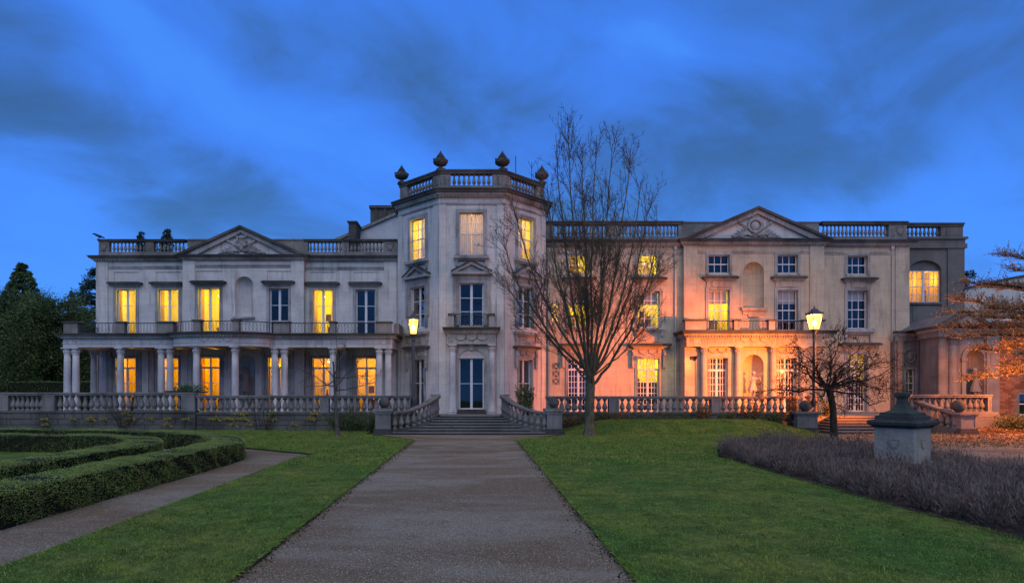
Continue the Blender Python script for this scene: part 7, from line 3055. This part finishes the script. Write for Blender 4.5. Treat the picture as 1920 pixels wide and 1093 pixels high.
# ------------------------------------------------------------------ clipped hedges
def hedge(label, path, w, h, seed, dens=1500, leaf_=0.034, name='box_hedge', mat='hedge', group='low clipped box hedges', closed_end=True):
    """clipped hedge along a plan path (centre line): dark core, leaves over every face"""
    rn = np.random.default_rng(seed)
    t = thing(name, label, 'hedge', (*path[0], 0), group)
    mb = MB()
    k = 0.035
    mb.sweep([(-w / 2 + k, 0), (w / 2 - k, 0), (w / 2 - k, h - k - 0.04), (w / 2 - k - 0.05, h - k), (-w / 2 + k + 0.05, h - k), (-w / 2 + k, h - k - 0.04)], path)
    mb.build('core', M['hedge_core'], t)
    P, D = [], []
    for i in range(len(path) - 1):
        a, b = np.array(path[i]), np.array(path[i + 1])
        L = np.linalg.norm(b - a)
        tx = (b - a) / L
        nx_ = np.array((tx[1], -tx[0]))
        ext = 0.04
        yc = max(5.0, (a[1] + b[1]) / 2)
        dn = dens * min(1.5, max(0.45, 14.0 / yc))
        for face, wid in (('top', w), ('p', h), ('n', h)):
            n = int(L * wid * dn)
            s = rn.uniform(-ext, L + ext, n)
            c = a[None] + tx[None] * s[:, None]
            v = rn.uniform(0, 1, n)
            if face == 'top':
                xy = c + nx_[None] * ((v - 0.5) * w)[:, None]
                z = h - 0.03 - 0.03 * (np.abs(v - 0.5) * 2) ** 6 + rn.normal(0, 0.012, n) + 0.022 * np.sin(xy[:, 0] * 2.1 + xy[:, 1] * 1.3) + 0.014 * np.sin(xy[:, 1] * 5 + xy[:, 0]) + np.where(rn.random(n) < 0.05, rn.uniform(0, 0.06, n), 0)
                d = np.column_stack([np.zeros(n), np.zeros(n), np.ones(n)])
            else:
                sg = 1 if face == 'p' else -1
                bul = 0.024 * np.sin(s * 2.3 + v * 3 + i) + 0.014 * np.sin(s * 7.1 + v * 9) + rn.normal(0, 0.014, n)
                xy = c + nx_[None] * (sg * (w / 2 - 0.03 - 0.035 * np.clip((v - 0.86) / 0.14, 0, 1)) + sg * bul)[:, None]
                z = v * (h - 0.015)
                d = np.column_stack([np.repeat((nx_ * sg)[None], n, 0), np.full(n, 0.35)])
            P.append(np.column_stack([xy, z]))
            D.append(d)
    if closed_end:
        for e, o_ in ((0, 1), (-1, -2)):
            a, b = np.array(path[e]), np.array(path[o_])
            d = (a - b) / np.linalg.norm(a - b)
            nx_ = np.array((d[1], -d[0]))
            n = int(w * h * dens)
            xy = a + nx_ * ((rn.random(n) - 0.5) * w)[:, None] + d * rn.normal(0, 0.012, n)[:, None]
            P.append(np.column_stack([xy, rn.random(n) * h]))
            D.append(np.column_stack([np.repeat(d[None], n, 0), np.full(n, 0.3)]))
    P, D = np.concatenate(P), np.concatenate(D)
    keep = in_view(P, 80)
    P, D = P[keep], D[keep]
    V, Fa = leaf_cloud(P, leaf_, rn, 0.0, 0.62, D, 0.8)
    o = link('leaves', np_mesh('leaves', V, Fa, M[mat]), t)
    o['kind'] = 'stuff'
    return t


outer = bez([(-7.65, 6.0), (-7.6, 12.0), (-7.5, 18.6), (-7.85, 20.6), (-9.2, 22.6), (-11.6, 24.3), (-15, 25.4), (-20, 26.0), (-27, 26.2)], 5)
hedge('clipped hedge running along the side gravel path, the outer one of two', outer, 0.95, 0.62, 61, 2700, 0.025)
inner = bez([(-9.95, 8.0), (-9.85, 13.0), (-9.75, 18.2), (-10.1, 19.9), (-11.4, 21.5), (-13.6, 22.4), (-18, 22.75), (-25, 22.8)], 5)
hedge('clipped hedge curving round the small inner lawn, the inner one of two', inner, 0.95, 0.62, 62, 2300, 0.026)
hedge('tall dark clipped hedge behind the terrace at the left edge', [(-32, 45.0), (-25.4, 45.0)], 1.2, zz(716, 45), 63, 420, 0.09, 'tall_hedge', 'yew', 'tall hedges')


# ------------------------------------------------------------------ lavender bed
BED = [(7.6, 3), (7.45, 12), (7.5, 19.0), (7.9, 21.4), (9.0, 23.4), (11.4, 24.0), (12.9, 21.6), (13.3, 17), (13.5, 3)]
o = poly_mesh('flower_bed', BED, lz + 0.004, M['soil'])
o['kind'] = 'structure'


def make_lavender():
    rn = np.random.default_rng(91)
    mx, my = ax(1692, 16.2), 16.2
    inner_ = [(x * 0.94 + 10.4 * 0.06 + (0.12 if x < 9 else -0.1), yy) for x, yy in BED]
    C = []
    for _try in range(60000):
        if len(C) >= 470:
            break
        c = np.array((rn.uniform(7.3, 13.6), rn.uniform(6.5, 24.2)))
        if in_poly(c[None], inner_)[0] and math.hypot(c[0] - mx, c[1] - my) > 0.8:
            if all((c[0] - q[0]) ** 2 + (c[1] - q[1]) ** 2 > 0.17 for q in C[-560:]):
                C.append(c)
            elif rn.random() < 0.004:
                C.append(c)
    C = np.array(C)
    C = C[in_view(C, 140)]
    R_ = rn.uniform(0.22, 0.42, len(C))
    Hh = R_ * rn.uniform(0.9, 1.75, len(C))
    tone = rn.random(len(C))

    def blades(n, lo, hi, w, mat, lab, kind):
        k = np.repeat(np.arange(len(C)), n)
        m = len(k)
        th = rn.uniform(0, 2 * np.pi, m)
        cz = rn.random(m) ** (0.8 if kind == 'mound' else 0.6)
        rr = np.sqrt(1 - cz ** 2)
        d = np.column_stack([rr * np.cos(th), rr * np.sin(th), cz])
        sh = rn.uniform(0.55, 1.0, m) if kind == 'mound' else rn.uniform(0.3, 0.7, m)
        lump = 1 + 0.18 * np.sin(3 * th + 7 * tone[k]) + 0.12 * np.sin(7 * th + 3 * tone[k])
        base = np.column_stack([C[k], np.full(m, 0.05)]) + d * (sh * lump)[:, None] * np.column_stack([R_[k], R_[k], Hh[k]])
        dd = d * np.array((0.8, 0.8, 1.0)) + np.array((0, 0, 0.55)) + rn.normal(0, 0.42 if kind == 'mound' else 0.28, (m, 3))
        dd /= np.linalg.norm(dd, axis=1, keepdims=True)
        L = rn.uniform(lo, hi, m) * (0.6 + R_[k])
        tip = base + dd * L[:, None]
        mid = (base + tip) / 2 + rn.normal(0, 0.012, (m, 3))
        a_ = rn.uniform(0, 6.28, m)
        s_ = np.column_stack([np.cos(a_), np.sin(a_), rn.normal(0, 0.3, m)]) * (w * rn.uniform(0.6, 1.5, m))[:, None]
        V = np.stack([base - s_ * 0.5, base + s_ * 0.5, mid + s_, tip, mid - s_], 1).reshape(-1, 3)
        V[:, 2] = np.maximum(V[:, 2], 0.04)
        q = np.arange(m)[:, None] * 5
        tri = np.concatenate([q + np.array([[0, 1, 2]]), q + np.array([[0, 2, 4]]), q + np.array([[4, 2, 3]])], 0)
        o = link('lavender', np_mesh('lavender', V, tri, M[mat]))
        tag(o, lab, 'lavender', None, 'stuff')
    blades(330, 0.05, 0.15, 0.0065, 'lavender', 'brown grey lavender mounds filling the long bed round the monument', 'mound')
    blades(34, 0.20, 0.42, 0.0042, 'lavender_straw', 'pale dry lavender stalks standing out of the mounds', 'stalk')
    blades(60, 0.05, 0.16, 0.011, 'lavender_low', 'low grey green lavender leaves inside the mounds', 'low')


make_lavender()


# ------------------------------------------------------------------ shrubs
def shrub(name, label, x, y, z, rx, ry, rz, n, mat, seed, leaf_=0.06, stems=14, group=None, up=0.3, cat='shrub', stemmat='bark_dark', spiky=0.0):
    rn = np.random.default_rng(seed)
    t = thing(name, label, cat, (x, y, z), group)
    br, P, D = [], [], []
    for k in range(stems):
        a = rn.uniform(0, 2 * np.pi)
        rr = rn.random() ** 0.5
        tip = np.array((x + rx * rr * math.cos(a), y + ry * rr * math.sin(a), z + rz * rn.uniform(0.6, 1.05) * (1.1 - 0.45 * rr * (1 - spiky))))
        s = np.array((x + 0.3 * rx * rr * math.cos(a), y + 0.3 * ry * rr * math.sin(a), z - 0.03))
        pts = np.linspace(s, tip, 6)
        pts[1:-1] += rn.normal(0, 0.04, (4, 3))
        br.append((pts, np.linspace(0.014, 0.004, 6)))
        m = n // stems
        f = rn.uniform(0.15, 1.0, m) * 5
        i = np.minimum(f.astype(int), 4)
        c = pts[i] + (pts[i + 1] - pts[i]) * (f - i)[:, None] + rn.normal(0, 0.10 * min(1, rx), (m, 3)) * (1 - 0.6 * spiky)
        c[:, 2] = np.maximum(c[:, 2], z + 0.01)
        P.append(c)
    o = link('stems', tubes_np('stems', br, M[stemmat], 4), t)
    o['kind'] = 'stuff'
    V, Fa = leaf_cloud(np.concatenate(P), leaf_, rn, up, 0.5)
    o = link('foliage', np_mesh('foliage', V, Fa, M[mat]), t)
    o['kind'] = 'stuff'
    return t


shrub('shrub', 'dense dark green bush against the wall left of the entrance steps', ax(655, 33.2), 33.2, 0.03, 1.35, 0.6, 1.35, 5200, 'shrub', 101, 0.075, 30)
shrub('shrub', 'small leafy bush tucked beside the left stair pier', ax(695, 32.6), 32.6, 0.03, 0.5, 0.4, 1.1, 1500, 'shrub', 102, 0.07, 14)
shrub('shrub', 'green leaves showing through the balusters of the entrance steps', ax(748, 33.0), 33.0, 0.03, 0.6, 0.5, 0.95, 1700, 'shrub', 103, 0.08, 14)
shrub('evergreen_bush', 'upright evergreen bush growing by the tower window on the terrace', ax(986, 35.6), 35.6, TF, 0.62, 0.5, 1.75, 1800, 'yew', 104, 0.11, 20, spiky=0.8)
shrub('shrub', 'dark low bush below the terrace beside the pier', ax(1075, 33.5), 33.5, 0.35, 0.9, 0.35, 0.55, 1500, 'rust_shrub', 105, 0.07, 16)
kx = [(1110, 0.9, 0.55, 'shrub'), (1150, 0.8, 0.6, 'rust_shrub'), (1195, 0.9, 0.55, 'shrub'), (1240, 0.8, 0.5, 'shrub'), (1285, 0.8, 0.5, 'shrub'), (1315, 0.65, 1.05, 'rust_shrub'), (1362, 0.7, 0.6, 'shrub'), (1408, 0.9, 1.05, 'rust_shrub'), (1450, 0.8, 0.65, 'shrub')]
labels = ['first dark low shrub in the bed right of the bare tree trunk', 'brown low shrub under the solid pier of the balustrade', 'second dark low shrub in the bed under the balustrade', 'dark low shrub below the balusters before the lit door', 'dark low shrub left of the brown upright shrub',
          'brown upright shrub in front of the floodlit porch corner', 'dark low shrub between the two brown upright shrubs', 'wide brown upright shrub in front of the statue niche', 'dark low shrub beside the gnarled bush by the lamp']
for i, ((u, r_, h_, m_), lb) in enumerate(zip(kx, labels)):
    shrub('shrub', lb, ax(u, 33.6), 33.6, 0.45, r_, 0.35, h_, 1500, m_, 110 + i, 0.065, 18, 'shrubs under the right balustrade', spiky=0.6 if m_ == 'rust_shrub' else 0.2)
shrub('shrub', 'tall brown green bush hiding the balusters beside the lamp post', ax(1492, 33.4), 33.4, 0.4, 0.75, 0.5, 1.7, 3200, 'rust_shrub', 121, 0.07, 26, 'shrubs under the right balustrade', spiky=0.5)
shrub('shrub', 'green bush behind the lamp post at the head of the garden steps', ax(1545, 34.6), 34.6, 0.5, 0.5, 0.4, 1.3, 1800, 'shrub', 122, 0.08, 14)
shrub('shrub', 'rounded green bush at the foot of the brick building', ax(1905, 33.0), 33.0, 0.0, 1.05, 0.8, 1.05, 3600, 'shrub', 123, 0.09, 30)
shrub('shrub', 'dark bush against the pavilion balustrade behind the sloping rail', ax(1740, 34.0), 33.0, 0.1, 0.9, 0.4, 0.95, 2000, 'rust_shrub', 124, 0.08, 18)
shrub('climbing_rose', 'thin bare climber on the balustrade below the porch statue', ax(490, 33.9), 33.9, 0.05, 1.5, 0.15, 2.1, 120, 'shrub', 125, 0.05, 16, spiky=1.0)
shrub('climbing_rose', 'thin bare climber on the wall left of the solid pier', ax(235, 33.85), 33.85, 0.3, 1.9, 0.12, 1.6, 400, 'shrub', 126, 0.05, 24, spiky=1.0)


def make_planter():
    Y = 34.9
    x = ax(343, Y)
    z = zz(734.5, Y)
    t = thing('planter', 'dark flat planter holding a leafy green plant on the balustrade', 'planter', (x, Y, TF))
    mb = MB()
    F = front(Y)
    mb.box(F, ax(309, Y), ax(366, Y), -0.6, 0.0, z - 0.02, z + 0.06).box(F, ax(311, Y), ax(364, Y), -0.55, -0.05, z - 0.14, z - 0.02)
    mb.box(F, ax(367, Y), ax(382, Y), -0.5, 0.0, z - 0.05, z + 0.03)
    mb.box(F, x - 0.3, x + 0.3, -0.45, -0.15, TF, z - 0.14)
    mb.build('tray', M['black'], t)
    rn = np.random.default_rng(130)
    P, D = [], []
    for k in range(46):
        a = rn.uniform(0, 2 * np.pi)
        u = rn.random()
        P.append((x + rn.normal(0.15, 0.38), Y + 0.3 + rn.normal(0, 0.12), z + 0.06 + abs(rn.normal(0.12, 0.13))))
    V, Fa = leaf_cloud(np.repeat(np.array(P), 5, 0) + rn.normal(0, 0.05, (230, 3)), 0.17, rn, 0.3, 0.5)
    o = link('leaves', np_mesh('leaves', V, Fa, M['plant']), t)
    o['kind'] = 'stuff'
    link('stems', tubes_np('stems', [(np.array([(x + 0.1, Y + 0.3, z), p]), np.array([0.012, 0.006])) for p in P[::2]], M['bark'], 3), t)


make_planter()


# ferns rooted in the joints of the terrace wall
def fern_mesh(seed):
    rn = np.random.default_rng(seed)
    P, D = [], []
    for k in range(9):
        a = rn.uniform(-1.4, 1.4)
        L = rn.uniform(0.10, 0.22)
        for j in range(9):
            f = (j + 1) / 9
            p = np.array((math.sin(a) * L * f, -0.03 - 0.10 * f * rn.uniform(0.6, 1), L * (0.75 * math.cos(a) * f - 0.35 * f * f)))
            P.append(p)
    P = np.array(P)
    V, Fa = leaf_cloud(P, 0.055, rn, 0.0, 0.5)
    return np_mesh('fern', V, Fa, M['fern'])


FERN = [fern_mesh(200 + i) for i in range(4)]
rn = random.Random(3)
spots = []
for k in range(34):
    u = rn.choice([rn.uniform(5, 350), rn.uniform(150, 360), rn.uniform(375, 600), rn.uniform(375, 600)])
    row = rn.choice([0.30, 0.30, 0.60, 0.60, 0.60, 0.88])
    spots.append((u, row))
spots.sort()
for i, (u, row) in enumerate(spots):
    o = link('fern', FERN[i % 4], None, (ax(u, YR), YR - 0.01, row), 0, (1.7, 1.3, 1.7))
    tag(o, 'yellowing fern rooted in a joint of the terrace block wall', 'fern', 'ferns in the terrace wall')

# fallen leaves near the brick building and under the garden steps
P = np.column_stack([RNG.uniform(ax(1640, 29), ax(1925, 30), 5200), RNG.uniform(24, 34.5, 5200), RNG.uniform(0.003, 0.03, 5200)])
heap = np.column_stack([RNG.normal(ax(1858, 33), 0.9, 2600), RNG.normal(33.0, 0.7, 2600), RNG.uniform(0, 0.30, 2600) ** 1.3])
V, Fa = leaf_cloud(np.concatenate([P, heap]), 0.085, RNG, 0.15, 0.7)
o = link('fallen_leaves', np_mesh('fallen_leaves', V, Fa, M['deadleaf']))
tag(o, 'brown fallen leaves on the gravel near the brick building', 'leaves', None, 'stuff')
P = np.column_stack([RNG.uniform(-6, 12, 420), RNG.uniform(8, 30, 420), RNG.uniform(0.06, 0.075, 420)])
P = P[in_poly(P, LAWN_L) | in_poly(P, LAWN_R)]
V, Fa = leaf_cloud(P, 0.045, RNG, 0.05, 0.6)
o = link('fallen_leaves', np_mesh('fallen_leaves', V, Fa, M['deadleaf']))
tag(o, 'few dark fallen leaves scattered over the lawns', 'leaves', None, 'stuff')
print('OBJECTS BUILT', len(bpy.data.objects), 'TRIS', sum(sum(len(p.vertices) - 2 for p in m.polygons) if len(m.polygons) < 3000 else len(m.polygons) * 2 for m in bpy.data.meshes if m.users))
